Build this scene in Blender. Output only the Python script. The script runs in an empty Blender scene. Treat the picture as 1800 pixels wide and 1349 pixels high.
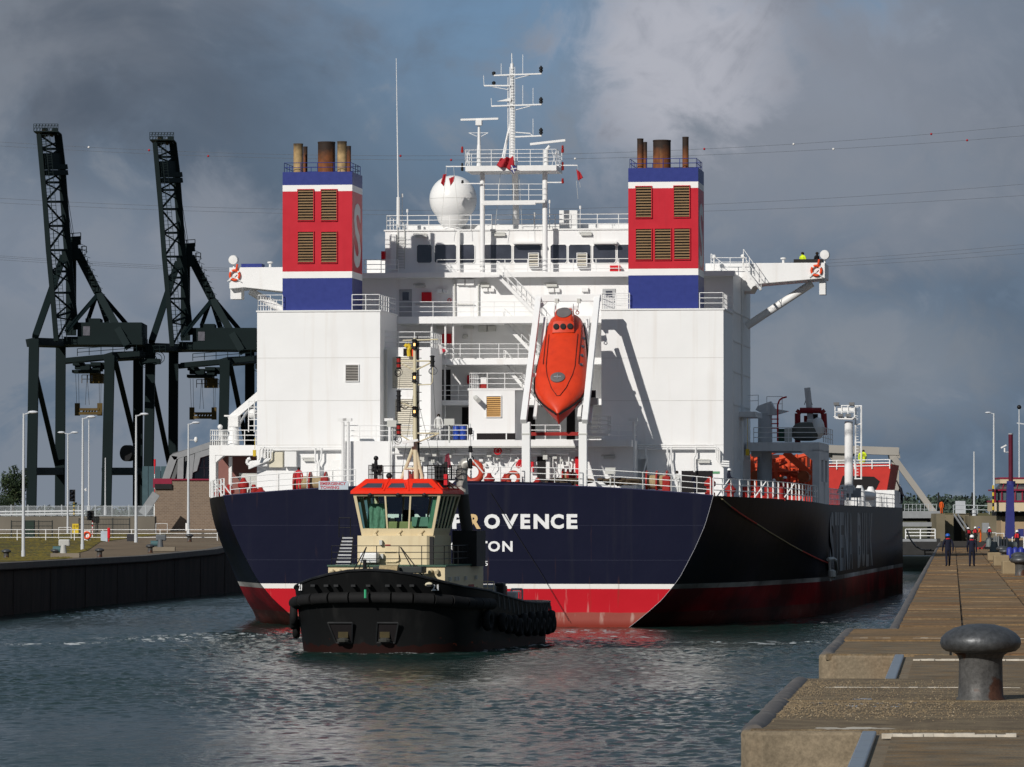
import bpy, bmesh, math, random
import numpy as np
from mathutils import Vector, Matrix
random.seed(7)
R = math.radians
scene = bpy.context.scene
COL = scene.collection

# ------------------------------------------------------------------ camera
FOC = 8800.0          # focal length in photograph pixels (long telephoto)
EYE = 6.7             # eye height over the water
TILT = 237.5 / FOC
cam = bpy.data.cameras.new('camera')
cam.sensor_width = 36.0
cam.sensor_fit = 'HORIZONTAL'
cam.lens = 36.0 * FOC / 1800.0
cam.clip_start = 1.0
cam.clip_end = 30000.0
cam_o = bpy.data.objects.new('camera', cam)
COL.objects.link(cam_o)
cam_o.location = (0, 0, EYE)
cam_o.rotation_euler = (math.pi / 2 + math.atan(TILT), 0, 0)
scene.camera = cam_o

# ------------------------------------------------------------------ sun, sky, exposure
SUN_EL = R(28.0)
SUN_AZ = R(32.5)      # behind the camera, to its left
to_sun = Vector((-math.sin(SUN_AZ) * math.cos(SUN_EL), -math.cos(SUN_AZ) * math.cos(SUN_EL), math.sin(SUN_EL)))
sun = bpy.data.lights.new('sun', 'SUN')
sun.energy = 3.9
sun.angle = R(0.5)
sun.color = (1.0, 0.955, 0.89)
sun_o = bpy.data.objects.new('sun', sun)
COL.objects.link(sun_o)
sun_o.rotation_euler = to_sun.to_track_quat('Z', 'Y').to_euler()

scene.view_settings.view_transform = 'Standard'
scene.view_settings.look = 'None'
scene.view_settings.exposure = 0.0
scene.view_settings.gamma = 1.0

world = bpy.data.worlds.new('World')
scene.world = world
world.use_nodes = True
wn, wl = world.node_tree.nodes, world.node_tree.links
wn.clear()
def wnode(t, **kw):
    n = wn.new(t)
    for k, v in kw.items():
        if k == 'ins':
            for a, b in v.items():
                if hasattr(b, 'is_output'):
                    wl.new(b, n.inputs[a])
                else:
                    n.inputs[a].default_value = b
        else:
            setattr(n, k, v)
    return n
def wmath(op, a, b=0.0, clamp=False):
    return wnode('ShaderNodeMath', operation=op, use_clamp=clamp, ins={0: a, 1: b}).outputs[0]
def wmix(f, a, b):
    n = wnode('ShaderNodeMix', data_type='RGBA')
    for s, v in ((0, f), (6, a), (7, b)):
        if hasattr(v, 'is_output'):
            wl.new(v, n.inputs[s])
        else:
            n.inputs[s].default_value = v
    return n.outputs[2]
def wramp(f, a, b):
    return wnode('ShaderNodeMapRange', interpolation_type='SMOOTHSTEP', ins={0: f, 1: a, 2: b}).outputs[0]
sky_tex = wnode('ShaderNodeTexSky', sky_type='NISHITA', sun_disc=False, sun_elevation=SUN_EL,
                sun_rotation=math.pi + SUN_AZ, air_density=1.0, dust_density=0.6, ozone_density=2.0)
clear = wnode('ShaderNodeVectorMath', operation='SCALE', ins={0: sky_tex.outputs[0], 'Scale': 0.062}).outputs[0]
tc = wnode('ShaderNodeTexCoord')
dirn = tc.outputs['Generated']
# cloud layers: noise over the direction of view, flattened as cloud banks are near the horizon
def cloud(scale, zs, det, rough, dist, off):
    m = wnode('ShaderNodeMapping', ins={'Vector': dirn, 'Location': off, 'Scale': (scale, scale, scale * zs)})
    return wnode('ShaderNodeTexNoise', ins={'Vector': m.outputs[0], 'Scale': 1.0, 'Detail': det, 'Roughness': rough, 'Distortion': dist}).outputs[0]
def spot(px, py, rad, sq=1.0):
    # a bank of cloud around one direction of the sky
    u, v = (px - 900) / FOC, (912 - py) / FOC
    s = wnode('ShaderNodeVectorMath', operation='SUBTRACT', ins={0: dirn, 1: Vector((u, 1, v)).normalized()})
    m = wnode('ShaderNodeVectorMath', operation='MULTIPLY', ins={0: s.outputs[0], 1: (1.0 / sq, 1, 1)})
    l = wnode('ShaderNodeVectorMath', operation='LENGTH', ins={0: m.outputs[0]})
    return wmath('DIVIDE', l.outputs[1], rad)
n_big = cloud(15, 1.25, 6, 0.55, 0.6, (3.1, 0.4, 1.7))
n_mid = cloud(38, 1.25, 8, 0.60, 0.8, (0.7, 2.2, 5.3))
n_fine = cloud(95, 1.1, 7, 0.58, 0.6, (4.2, 1.1, 0.2))
tone = wmath('ADD', wmath('MULTIPLY', n_big, 0.50), wmath('ADD', wmath('MULTIPLY', n_mid, 0.36), wmath('MULTIPLY', n_fine, 0.14)))
cl = wmix(wramp(tone, 0.41, 0.54), (0.096, 0.136, 0.192, 1), (0.136, 0.186, 0.255, 1))
cl = wmix(wmath('MULTIPLY', wramp(tone, 0.50, 0.575), 0.8), cl, (0.215, 0.245, 0.292, 1))
edge = wmath('MULTIPLY', wmath('SUBTRACT', n_mid, 0.5), 2.1)
edge2 = wmath('ADD', wmath('MULTIPLY', wmath('SUBTRACT', n_big, 0.5), 1.6), wmath('MULTIPLY', wmath('SUBTRACT', n_fine, 0.5), 1.0))
def bank(px, py, rad, sq, soft=0.5):
    return wmath('SUBTRACT', 1.0, wramp(wmath('ADD', wmath('ADD', spot(px, py, rad, sq), edge), edge2), 1.0 - soft, 1.0 + soft))
# open blue overhead, the heavy bank at the left, the sunlit heap at the right
blue_c = wmix(0.25, (0.110, 0.215, 0.385, 1), clear)
cl = wmix(wmath('MULTIPLY', bank(830, 20, 0.026, 1.9, 0.7), 0.95), cl, blue_c)
cl = wmix(wmath('MULTIPLY', bank(1480, 0, 0.019, 2.0, 0.7), 0.9), cl, blue_c)
cl = wmix(wmath('MULTIPLY', bank(150, 40, 0.027, 2.1, 0.9), 0.85), cl, wmix(wramp(n_big, 0.36, 0.64), (0.086, 0.106, 0.140, 1), (0.180, 0.200, 0.238, 1)))
cl = wmix(wmath('MULTIPLY', bank(1730, 110, 0.018, 2.4, 0.6), 0.8), cl, wmix(wramp(tone, 0.43, 0.58), (0.180, 0.205, 0.25, 1), (0.30, 0.318, 0.365, 1)))
cl = wmix(wmath('MULTIPLY', bank(1330, 180, 0.030, 1.1, 0.8), 0.75), cl, (0.245, 0.268, 0.318, 1))
cl = wmix(wmath('MULTIPLY', bank(1190, 80, 0.024, 0.85, 0.45), 0.9), cl, wmix(wramp(tone, 0.42, 0.57), (0.225, 0.245, 0.295, 1), (0.45, 0.46, 0.515, 1)))
cl = wmix(wmath('MULTIPLY', bank(60, 470, 0.016, 2.0, 0.6), 0.6), cl, (0.235, 0.265, 0.32, 1))
cl = wmix(wmath('MULTIPLY', bank(370, 430, 0.010, 1.0, 0.6), 0.6), cl, (0.275, 0.30, 0.35, 1))
cl = wmix(wmath('MULTIPLY', bank(1650, 350, 0.012, 2.4, 0.6), 0.55), cl, (0.235, 0.262, 0.31, 1))
cl = wmix(wmath('MULTIPLY', bank(1480, 640, 0.012, 2.4, 0.5), 0.6), cl, (0.235, 0.262, 0.30, 1))
# elsewhere in the vault: broken cloud with open sky between
far_cover = cloud(2.6, 1.6, 5, 0.5, 0.4, (9, 3, 2))
cl = wmix(wmath('MULTIPLY', wramp(far_cover, 0.56, 0.70), 0.5), cl, blue_c)
bgn = wnode('ShaderNodeBackground', ins={0: cl, 1: 1.0})
out = wnode('ShaderNodeOutputWorld', ins={0: bgn.outputs[0]})

# ------------------------------------------------------------------ picture rays -> places
_c = 1 / math.sqrt(1 + TILT * TILT)
_s = TILT * _c
def ray(px, py):
    u, v = (px - 900) / FOC, (674.5 - py) / FOC
    return Vector((u, _c - v * _s, _s + v * _c))
def at(px, py, Y):
    d = ray(px, py)
    k = Y / d.y
    return Vector((d.x * k, Y, EYE + d.z * k))
def onz(px, py, z):
    d = ray(px, py)
    k = (z - EYE) / d.z
    return Vector((d.x * k, d.y * k, z))
class Frame:
    """a thing's own axes: x across, y away, z up"""
    def __init__(self, px, Y, vp):
        o = at(px, 912, Y)
        d = ray(vp, 912)
        self.a = math.atan2(d.x, d.y)
        self.ey = Vector((math.sin(self.a), math.cos(self.a), 0))
        self.ex = Vector((math.cos(self.a), -math.sin(self.a), 0))
        self.o = Vector((o.x, o.y, 0))
    def __call__(self, px, py, sy):
        r = ray(px, py)
        k = (sy + self.o.dot(self.ey)) / r.dot(self.ey)
        p = r * k
        q = Vector((p.x, p.y, 0)) - self.o
        return Vector((q.dot(self.ex), sy, EYE + p.z))
    def world(self, p):
        return self.o + self.ex * p[0] + self.ey * p[1] + Vector((0, 0, p[2]))

# ------------------------------------------------------------------ materials
MATS = {}
def mat(name, col, rough=0.5, metal=0.0, var=0.10, scale=1.5, streak=0.0, streak_col=(0.10, 0.06, 0.035), bump=0.0, bscale=20.0,
        spec=0.22, sx=3.0, sz=0.25, coat=0.0, thr=(0.55, 0.75), speck=0.0, sscale=30.0, bdist=0.02):
    if name in MATS:
        return MATS[name]
    m = bpy.data.materials.new(name)
    m.use_nodes = True
    nt = m.node_tree
    N, L = nt.nodes, nt.links
    b = N['Principled BSDF']
    b.inputs['Roughness'].default_value = rough
    b.inputs['Metallic'].default_value = metal
    b.inputs['Specular IOR Level'].default_value = spec
    b.inputs['Coat Weight'].default_value = coat
    t = N.new('ShaderNodeTexCoord')
    no = N.new('ShaderNodeTexNoise')
    no.inputs['Scale'].default_value = scale
    no.inputs['Detail'].default_value = 6
    L.new(t.outputs['Object'], no.inputs['Vector'])
    mx = N.new('ShaderNodeMix')
    mx.data_type = 'RGBA'
    L.new(no.outputs[0], mx.inputs[0])
    mx.inputs[6].default_value = tuple(max(0, c * (1 - var * 2)) for c in col) + (1,)
    mx.inputs[7].default_value = tuple(min(1, c * (1 + var * 2)) for c in col) + (1,)
    last = mx.outputs[2]
    if streak > 0:
        mp = N.new('ShaderNodeMapping')
        mp.inputs['Scale'].default_value = (sx, sx, sz)
        L.new(t.outputs['Object'], mp.inputs[0])
        n2 = N.new('ShaderNodeTexNoise')
        n2.inputs['Scale'].default_value = 1.0
        n2.inputs['Detail'].default_value = 5
        L.new(mp.outputs[0], n2.inputs['Vector'])
        mr = N.new('ShaderNodeMapRange')
        mr.inputs[1].default_value = thr[0]
        mr.inputs[2].default_value = thr[1]
        mr.inputs[4].default_value = streak
        L.new(n2.outputs[0], mr.inputs[0])
        m2 = N.new('ShaderNodeMix')
        m2.data_type = 'RGBA'
        L.new(mr.outputs[0], m2.inputs[0])
        L.new(last, m2.inputs[6])
        m2.inputs[7].default_value = tuple(streak_col) + (1,)
        last = m2.outputs[2]
    if speck > 0:
        n4 = N.new('ShaderNodeTexNoise')
        n4.inputs['Scale'].default_value = sscale
        n4.inputs['Detail'].default_value = 4
        n4.inputs['Roughness'].default_value = 0.7
        L.new(t.outputs['Object'], n4.inputs['Vector'])
        m4 = N.new('ShaderNodeMapRange')
        m4.inputs[1].default_value, m4.inputs[2].default_value = 0.3, 0.7
        m4.inputs[3].default_value, m4.inputs[4].default_value = 1 - speck, 1 + speck
        L.new(n4.outputs[0], m4.inputs[0])
        v4 = N.new('ShaderNodeVectorMath')
        v4.operation = 'SCALE'
        L.new(last, v4.inputs[0])
        L.new(m4.outputs[0], v4.inputs['Scale'])
        last = v4.outputs[0]
    L.new(last, b.inputs['Base Color'])
    rr = N.new('ShaderNodeMapRange')
    rr.inputs[3].default_value = max(0.02, rough - 0.08)
    rr.inputs[4].default_value = min(1, rough + 0.08)
    L.new(no.outputs[0], rr.inputs[0])
    L.new(rr.outputs[0], b.inputs['Roughness'])
    if bump > 0:
        n3 = N.new('ShaderNodeTexNoise')
        n3.inputs['Scale'].default_value = bscale
        n3.inputs['Detail'].default_value = 5
        L.new(t.outputs['Object'], n3.inputs['Vector'])
        bp = N.new('ShaderNodeBump')
        bp.inputs['Strength'].default_value = bump
        bp.inputs['Distance'].default_value = bdist
        L.new(n3.outputs[0], bp.inputs['Height'])
        L.new(bp.outputs[0], b.inputs['Normal'])
    MATS[name] = m
    return m

WHITE = mat('white_ship_paint', (0.755, 0.755, 0.75), 0.42, var=0.025, scale=0.5, streak=0.26, streak_col=(0.47, 0.38, 0.29), sx=1.9, sz=0.10, thr=(.57, .80), bump=0.35, bscale=0.9, bdist=0.05)
WHITE2 = mat('white_fitting_paint', (0.72, 0.72, 0.71), 0.45, var=0.03, streak=0.12, streak_col=(0.45, 0.36, 0.28))
RAILW = mat('white_rail_paint', (0.78, 0.78, 0.77), 0.45, var=0.02)
GREYP = mat('grey_deck_paint', (0.30, 0.31, 0.33), 0.6, var=0.1)
DECKRED = mat('red_oxide_deck_paint', (0.30, 0.045, 0.03), 0.7, var=0.2)
REDM = mat('red_machinery_paint', (0.28, 0.016, 0.013), 0.45, var=0.15, streak=0.25, streak_col=(0.10, 0.02, 0.015))
REDB = mat('bright_red_paint', (0.55, 0.012, 0.02), 0.4, var=0.06)
ORNG = mat('lifeboat_orange', (0.60, 0.040, 0.007), 0.38, var=0.10, scale=1.5, streak=0.3, streak_col=(0.35, 0.02, 0.01), spec=0.5)
ORNGD = mat('orange_buoy_plastic', (0.70, 0.075, 0.02), 0.5, var=0.05)
FUNR = mat('funnel_red', (0.47, 0.012, 0.026), 0.42, var=0.05, streak=0.2, streak_col=(0.25, 0.01, 0.02))
FUNB = mat('funnel_blue', (0.022, 0.035, 0.19), 0.42, var=0.08, scale=3, streak=0.15, streak_col=(0.02, 0.03, 0.1))
LOUV = mat('tan_louvre_paint', (0.24, 0.155, 0.08), 0.6, var=0.1, streak=0.35, streak_col=(0.07, 0.05, 0.035), sz=3)
LOUVO = mat('ochre_louvre_paint', (0.60, 0.36, 0.14), 0.6, var=0.1, streak=0.3, streak_col=(0.2, 0.1, 0.05), sz=3)
LOUVC = mat('cream_louvre_paint', (0.62, 0.585, 0.50), 0.6, var=0.06, streak=0.3, streak_col=(0.35, 0.28, 0.2), sz=3)
BLACK = mat('black_paint', (0.013, 0.013, 0.014), 0.5, var=0.2)
DARK = mat('dark_opening', (0.012, 0.010, 0.011), 0.8, var=0.2)
RUST = mat('rusted_steel', (0.12, 0.045, 0.02), 0.8, var=0.3, scale=4, streak=0.5, streak_col=(0.03, 0.02, 0.015))
STEEL = mat('galvanised_steel', (0.42, 0.43, 0.44), 0.4, metal=0.7, var=0.1)
GREYB = mat('grey_box_paint', (0.50, 0.50, 0.47), 0.5, var=0.06)
BLUEB = mat('blue_drum_plastic', (0.02, 0.055, 0.30), 0.35, var=0.06)
YELL = mat('yellow_paint', (0.60, 0.42, 0.03), 0.5, var=0.1)
ROPE = mat('mooring_rope', (0.32, 0.25, 0.14), 0.9, var=0.25, scale=8)
ROPER = mat('red_mooring_rope', (0.45, 0.06, 0.04), 0.9, var=0.25, scale=8)

# ------------------------------------------------------------------ mesh builder
class MB:
    def __init__(self):
        self.v, self.f, self.cuts = [], [], []
    def cut(self):
        """what follows is a piece of its own"""
        if self.f: self.cuts.append((len(self.v), len(self.f)))
        return self
    def add(self, vs, fs):
        n = len(self.v)
        self.v += [tuple(p) for p in vs]
        self.f += [tuple(i + n for i in q) for q in fs]
        return self
    def box(self, x0, x1, y0, y1, z0, z1):
        if x0 > x1: x0, x1 = x1, x0
        if y0 > y1: y0, y1 = y1, y0
        if z0 > z1: z0, z1 = z1, z0
        return self.add([(x0, y0, z0), (x1, y0, z0), (x1, y1, z0), (x0, y1, z0), (x0, y0, z1), (x1, y0, z1), (x1, y1, z1), (x0, y1, z1)],
                 [(0, 3, 2, 1), (4, 5, 6, 7), (0, 1, 5, 4), (1, 2, 6, 5), (2, 3, 7, 6), (3, 0, 4, 7)])
    def cyl(self, p0, p1, r0, r1=None, n=8, cap=True):
        p0, p1 = Vector(p0), Vector(p1)
        r1 = r0 if r1 is None else r1
        d = (p1 - p0)
        if d.length < 1e-6: return self
        d.normalize()
        a = d.orthogonal().normalized()
        b = d.cross(a)
        vs = []
        for p, r in ((p0, r0), (p1, r1)):
            for i in range(n):
                t = 2 * math.pi * i / n
                vs.append(p + (a * math.cos(t) + b * math.sin(t)) * r)
        fs = [(i, (i + 1) % n, n + (i + 1) % n, n + i) for i in range(n)]
        if cap:
            fs += [tuple(range(n - 1, -1, -1)), tuple(range(n, 2 * n))]
        return self.add(vs, fs)
    def tube(self, pts, r, n=6):
        for p, q in zip(pts[:-1], pts[1:]):
            self.cyl(p, q, r, n=n)
        return self
    def bar(self, p0, p1, w, h, up=(0, 0, 1)):
        p0, p1 = Vector(p0), Vector(p1)
        d = (p1 - p0).normalized()
        up = Vector(up)
        s = d.cross(up)
        if s.length < 1e-4:
            s = d.cross(Vector((0, 1, 0)))
        s.normalize()
        t = s.cross(d).normalized()
        vs = []
        for p in (p0, p1):
            for a, b in ((-1, -1), (1, -1), (1, 1), (-1, 1)):
                vs.append(p + s * (a * w / 2) + t * (b * h / 2))
        return self.add(vs, [(0, 1, 2, 3), (7, 6, 5, 4), (0, 4, 5, 1), (1, 5, 6, 2), (2, 6, 7, 3), (3, 7, 4, 0)])
    def lathe(self, c, prof, n=16, axis=(0, 0, 1)):
        c = Vector(c)
        ax = Vector(axis).normalized()
        a = ax.orthogonal().normalized()
        b = ax.cross(a)
        vs, fs = [], []
        for r, h in prof:
            for i in range(n):
                t = 2 * math.pi * i / n
                vs.append(c + ax * h + (a * math.cos(t) + b * math.sin(t)) * r)
        for j in range(len(prof) - 1):
            for i in range(n):
                fs.append((j * n + i, j * n + (i + 1) % n, (j + 1) * n + (i + 1) % n, (j + 1) * n + i))
        fs.append(tuple(range(n - 1, -1, -1)))
        k = (len(prof) - 1) * n
        fs.append(tuple(range(k, k + n)))
        return self.add(vs, fs)
    def torus(self, c, Rr, r, axis=(0, 1, 0), n=18, m=8, sq=1.0):
        c = Vector(c)
        ax = Vector(axis).normalized()
        a = ax.orthogonal().normalized()
        b = ax.cross(a)
        vs, fs = [], []
        for i in range(n):
            t = 2 * math.pi * i / n
            d = a * math.cos(t) + b * math.sin(t)
            for j in range(m):
                u = 2 * math.pi * j / m
                vs.append(c + d * (Rr + r * math.cos(u)) + ax * (r * sq * math.sin(u)))
        for i in range(n):
            for j in range(m):
                fs.append((i * m + j, i * m + (j + 1) % m, ((i + 1) % n) * m + (j + 1) % m, ((i + 1) % n) * m + j))
        return self.add(vs, fs)
    def prism(self, poly, y0, y1):
        """poly of (x, z), extruded along y"""
        n = len(poly)
        vs = [(x, y0, z) for x, z in poly] + [(x, y1, z) for x, z in poly]
        fs = [(i, (i + 1) % n, n + (i + 1) % n, n + i) for i in range(n)]
        fs += [tuple(range(n - 1, -1, -1)), tuple(range(n, 2 * n))]
        return self.add(vs, fs)
    def slab(self, poly, z0, z1):
        """poly of (x, y), extruded along z"""
        n = len(poly)
        vs = [(x, y, z0) for x, y in poly] + [(x, y, z1) for x, y in poly]
        fs = [(i, (i + 1) % n, n + (i + 1) % n, n + i) for i in range(n)]
        fs += [tuple(range(n - 1, -1, -1)), tuple(range(n, 2 * n))]
        return self.add(vs, fs)
    def grid(self, rows, close=False):
        n = len(rows[0])
        vs = [p for r in rows for p in r]
        fs = []
        for j in range(len(rows) - 1):
            for i in range(n if close else n - 1):
                k = (i + 1) % n
                fs.append((j * n + i, j * n + k, (j + 1) * n + k, (j + 1) * n + i))
        return self.add(vs, fs)
    def ball(self, c, r, n=14, m=9, sc=(1, 1, 1)):
        c = Vector(c)
        rows = []
        for j in range(m + 1):
            t = math.pi * j / m
            rr = max(math.sin(t), 1e-3) * r
            rows.append([(c.x + rr * sc[0] * math.cos(2 * math.pi * i / n), c.y + rr * sc[1] * math.sin(2 * math.pi * i / n),
                          c.z + r * sc[2] * math.cos(t)) for i in range(n)])
        return self.grid(rows, True)
    def build(self, name, m, parent=None, smooth=None, bevel=0.0):
        if self.cuts:
            marks = [(0, 0)] + self.cuts + [(len(self.v), len(self.f))]
            first = None
            for (v0, f0), (v1, f1) in zip(marks[:-1], marks[1:]):
                q = MB()
                q.v = self.v[v0:v1]
                q.f = [tuple(i - v0 for i in f) for f in self.f[f0:f1]]
                if q.f:
                    o = q.build(name, m, parent, smooth, bevel)
                    first = first or o
            return first
        me = bpy.data.meshes.new(name)
        me.from_pydata(self.v, [], self.f)
        bm = bmesh.new()
        bm.from_mesh(me)
        bmesh.ops.recalc_face_normals(bm, faces=bm.faces)
        bm.to_mesh(me)
        bm.free()
        o = bpy.data.objects.new(name, me)
        COL.objects.link(o)
        if m is not None:
            me.materials.append(m)
        if parent is not None:
            o.parent = parent
        if smooth:
            me.shade_smooth()
            if smooth is not True:
                me.set_sharp_from_angle(angle=R(smooth))
        if bevel:
            b = o.modifiers.new('bevel', 'BEVEL')
            b.width = bevel
            b.segments = 2
            b.limit_method = 'ANGLE'
        return o

def tag(o, label, cat, group=None, kind=None):
    if label: o['label'] = label
    if cat: o['category'] = cat
    if group: o['group'] = group
    if kind: o['kind'] = kind
    return o
def struct(o, kind='structure'):
    o['kind'] = kind
    return o
def empty(name, loc=(0, 0, 0), rz=0.0):
    e = bpy.data.objects.new(name, None)
    e.empty_display_size = 0.5
    e.location = loc
    e.rotation_euler = (0, 0, rz)
    COL.objects.link(e)
    return e
def copy_tree(o, parent=None):
    c = o.copy()
    COL.objects.link(c)
    c.parent = parent
    for ch in o.children:
        copy_tree(ch, c)
    return c
def rail(mb, pts, h=1.0, n=3, gap=1.5, r=0.024, post=None):
    """handrail along a line of points: posts and n bars"""
    post = post or r * 1.15
    mb.cut()
    for a, b in zip(pts[:-1], pts[1:]):
        a, b = Vector(a), Vector(b)
        L = (b - a).length
        k = max(1, round(L / gap))
        for i in range(k + 1):
            p = a.lerp(b, i / k)
            mb.cyl(p, p + Vector((0, 0, h)), post, n=5)
        for j in range(n):
            z = Vector((0, 0, h * (j + 1) / n))
            mb.cyl(a + z, b + z, r, n=5)
    return mb
def glyph(ch, bold=0.035):
    cu = bpy.data.curves.new('glyph', 'FONT')
    cu.body = ch
    cu.size = 1.0
    cu.offset = bold
    cu.extrude = 0.01
    cu.resolution_u = 3
    o = bpy.data.objects.new('glyph', cu)
    COL.objects.link(o)
    dg = bpy.context.evaluated_depsgraph_get()
    me = bpy.data.meshes.new_from_object(o.evaluated_get(dg))
    bpy.data.objects.remove(o)
    return me
def lettering(name, ch, m, parent, o, ux, uz, w, h, bold=0.035):
    """characters fitted into a w x h rectangle that starts at o, running along ux and up uz"""
    me = glyph(ch, bold)
    co = np.array([v.co[:] for v in me.vertices])
    lo, hi = co.min(0), co.max(0)
    o, ux, uz = Vector(o), Vector(ux), Vector(uz)
    nn = ux.cross(uz)
    for v in me.vertices:
        a = (v.co.x - lo[0]) / max(1e-6, hi[0] - lo[0])
        b = (v.co.y - lo[1]) / max(1e-6, hi[1] - lo[1])
        v.co = o + ux * (a * w) + uz * (b * h) + nn * (v.co.z)
    me.materials.clear()
    me.materials.append(m)
    ob = bpy.data.objects.new(name, me)
    COL.objects.link(ob)
    ob.parent = parent
    return ob

# ================================================================== THE SETTING
SHIP = Frame(820, 310.0, 2010)
TUG = Frame(655, 249.0, 2420)
QZ = 4.1
QF = Frame(1566, 118.0, 1675)            # right quay: x inland from its edge, y along it
LF = Frame(-1, 345.0, 1675)              # left quay wall line
rng = np.random.default_rng(5)

# ------------------------------------------------------------------ water
def axis(dense0, dense1, step, lo, hi, grow=1.25):
    a = list(np.arange(dense0, dense1, step))
    s = step
    while a[-1] < hi:
        s *= grow
        a.append(a[-1] + s)
    s = step
    b = []
    x = dense0
    while x > lo:
        s *= grow
        x -= s
        b.append(x)
    return np.array(b[::-1] + a)
def make_water():
    xs = axis(-34, 24, 0.20, -2500, 2500)
    ys = np.concatenate([axis(118, 120, 0.5, -600, 119.9)[:-1], np.arange(120, 260, 0.25), np.arange(260, 420, 0.45), np.arange(420, 640, 2.5), [700, 900]])
    ys = np.unique(ys)
    X, Y = np.meshgrid(xs, ys)
    Z = np.zeros_like(X)
    r = np.random.default_rng(11)
    for lam, amp, n in ((7.0, 0.012, 6), (3.2, 0.014, 10), (1.6, 0.018, 18), (0.85, 0.012, 24)):
        for _ in range(n):
            l = lam * r.uniform(0.7, 1.4)
            th = r.normal(0.35, 0.75) + math.pi / 2
            k = 2 * math.pi / l
            ph = r.uniform(0, 6.28)
            g = 0.6 + 0.4 * np.sin(X * r.uniform(-.05, .05) + Y * r.uniform(-.03, .03) + r.uniform(0, 6))
            w = np.sin(k * (X * math.cos(th) + Y * math.sin(th)) + ph)
            Z += amp * g * (np.abs(w) * -1.2 + 0.76 + 0.5 * w)
    fade = np.clip((600 - np.abs(Y - 200)) / 300, 0, 1) * np.clip((90 - np.abs(X)) / 50, 0, 1)
    # churned patches and smooth slicks
    patch = 0.7 + 0.45 * np.sin(X * 0.11 + Y * 0.031 + 1.1) * np.sin(Y * 0.05 - X * 0.04)
    Z *= fade * patch
    nx, ny = len(xs), len(ys)
    co = np.stack([X, Y, Z], -1).reshape(-1, 3)
    i = np.arange((nx - 1) * (ny - 1))
    a = (i // (nx - 1)) * nx + i % (nx - 1)
    faces = np.stack([a, a + 1, a + nx + 1, a + nx], 1)
    me = bpy.data.meshes.new('water')
    me.vertices.add(len(co))
    me.vertices.foreach_set('co', co.ravel())
    me.loops.add(faces.size)
    me.loops.foreach_set('vertex_index', faces.ravel().astype(np.int32))
    me.polygons.add(len(faces))
    me.polygons.foreach_set('loop_start', np.arange(0, faces.size, 4, dtype=np.int32))
    me.update(calc_edges=True)
    me.shade_smooth()
    o = bpy.data.objects.new('water', me)
    COL.objects.link(o)
    m = bpy.data.materials.new('harbour_water')
    m.use_nodes = True
    N, L = m.node_tree.nodes, m.node_tree.links
    b = N['Principled BSDF']
    b.inputs['IOR'].default_value = 1.333
    b.inputs['Roughness'].default_value = 0.09
    b.inputs['Specular IOR Level'].default_value = 0.2
    t = N.new('ShaderNodeTexCoord')
    def noise(sc, scale, det, rough=0.5):
        mp = N.new('ShaderNodeMapping')
        mp.inputs['Scale'].default_value = sc
        L.new(t.outputs['Object'], mp.inputs[0])
        n = N.new('ShaderNodeTexNoise')
        n.inputs['Scale'].default_value = scale
        n.inputs['Detail'].default_value = det
        n.inputs['Roughness'].default_value = rough
        L.new(mp.outputs[0], n.inputs['Vector'])
        return n.outputs[0]
    def mth(op, a, bb, clamp=False):
        n = N.new('ShaderNodeMath')
        n.operation = op
        n.use_clamp = clamp
        for k, v in ((0, a), (1, bb)):
            if hasattr(v, 'is_output'): L.new(v, n.inputs[k])
            else: n.inputs[k].default_value = v
        return n.outputs[0]
    def rng_(f, a, bb, c=0.0, d=1.0):
        n = N.new('ShaderNodeMapRange')
        n.interpolation_type = 'SMOOTHSTEP'
        L.new(f, n.inputs[0])
        for k, v in ((1, a), (2, bb), (3, c), (4, d)): n.inputs[k].default_value = v
        return n.outputs[0]
    bn = mth('ADD', noise((1, 0.6, 1), 4.5, 6, 0.62), mth('MULTIPLY', noise((1, 0.6, 1), 0.5, 4), 0.9))
    bp = N.new('ShaderNodeBump')
    L.new(rng_(noise((0.05, 0.02, 1), 1.0, 3), 0.38, 0.62, 0.35, 1.0), bp.inputs['Strength'])
    bp.inputs['Distance'].default_value = 0.06
    L.new(bn, bp.inputs['Height'])
    L.new(bp.outputs[0], b.inputs['Normal'])
    cm = N.new('ShaderNodeMix')
    cm.data_type = 'RGBA'
    L.new(noise((0.05, 0.02, 1), 1.0, 4), cm.inputs[0])
    cm.inputs[6].default_value = (0.006, 0.023, 0.019, 1)
    cm.inputs[7].default_value = (0.014, 0.038, 0.031, 1)
    # foam: broken lines where the wakes run and along the hulls
    sx = N.new('ShaderNodeSeparateXYZ')
    L.new(t.outputs['Object'], sx.inputs[0])
    wob = mth('MULTIPLY', mth('SUBTRACT', noise((0.09, 0.09, 1), 1.0, 3), 0.5), 9.0)
    def line(x0, y0, x1, y1, wid):
        # distance across a foam line, cut to its length
        dx, dy = x1 - x0, y1 - y0
        ln = math.hypot(dx, dy)
        nx_, ny_ = -dy / ln, dx / ln
        d = mth('ADD', mth('MULTIPLY', mth('SUBTRACT', sx.outputs[0], x0), nx_), mth('MULTIPLY', mth('SUBTRACT', sx.outputs[1], y0), ny_))
        d = mth('ABSOLUTE', mth('ADD', d, wob), 0)
        s = mth('ADD', mth('MULTIPLY', mth('SUBTRACT', sx.outputs[0], x0), dx / ln), mth('MULTIPLY', mth('SUBTRACT', sx.outputs[1], y0), dy / ln))
        e = mth('MULTIPLY', rng_(s, 0, 4), rng_(s, ln - 4, ln, 1, 0))
        return mth('MULTIPLY', rng_(d, wid, 0.0), e)
    foam = None
    def W(px, py): return onz(px, py, 0)
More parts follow.
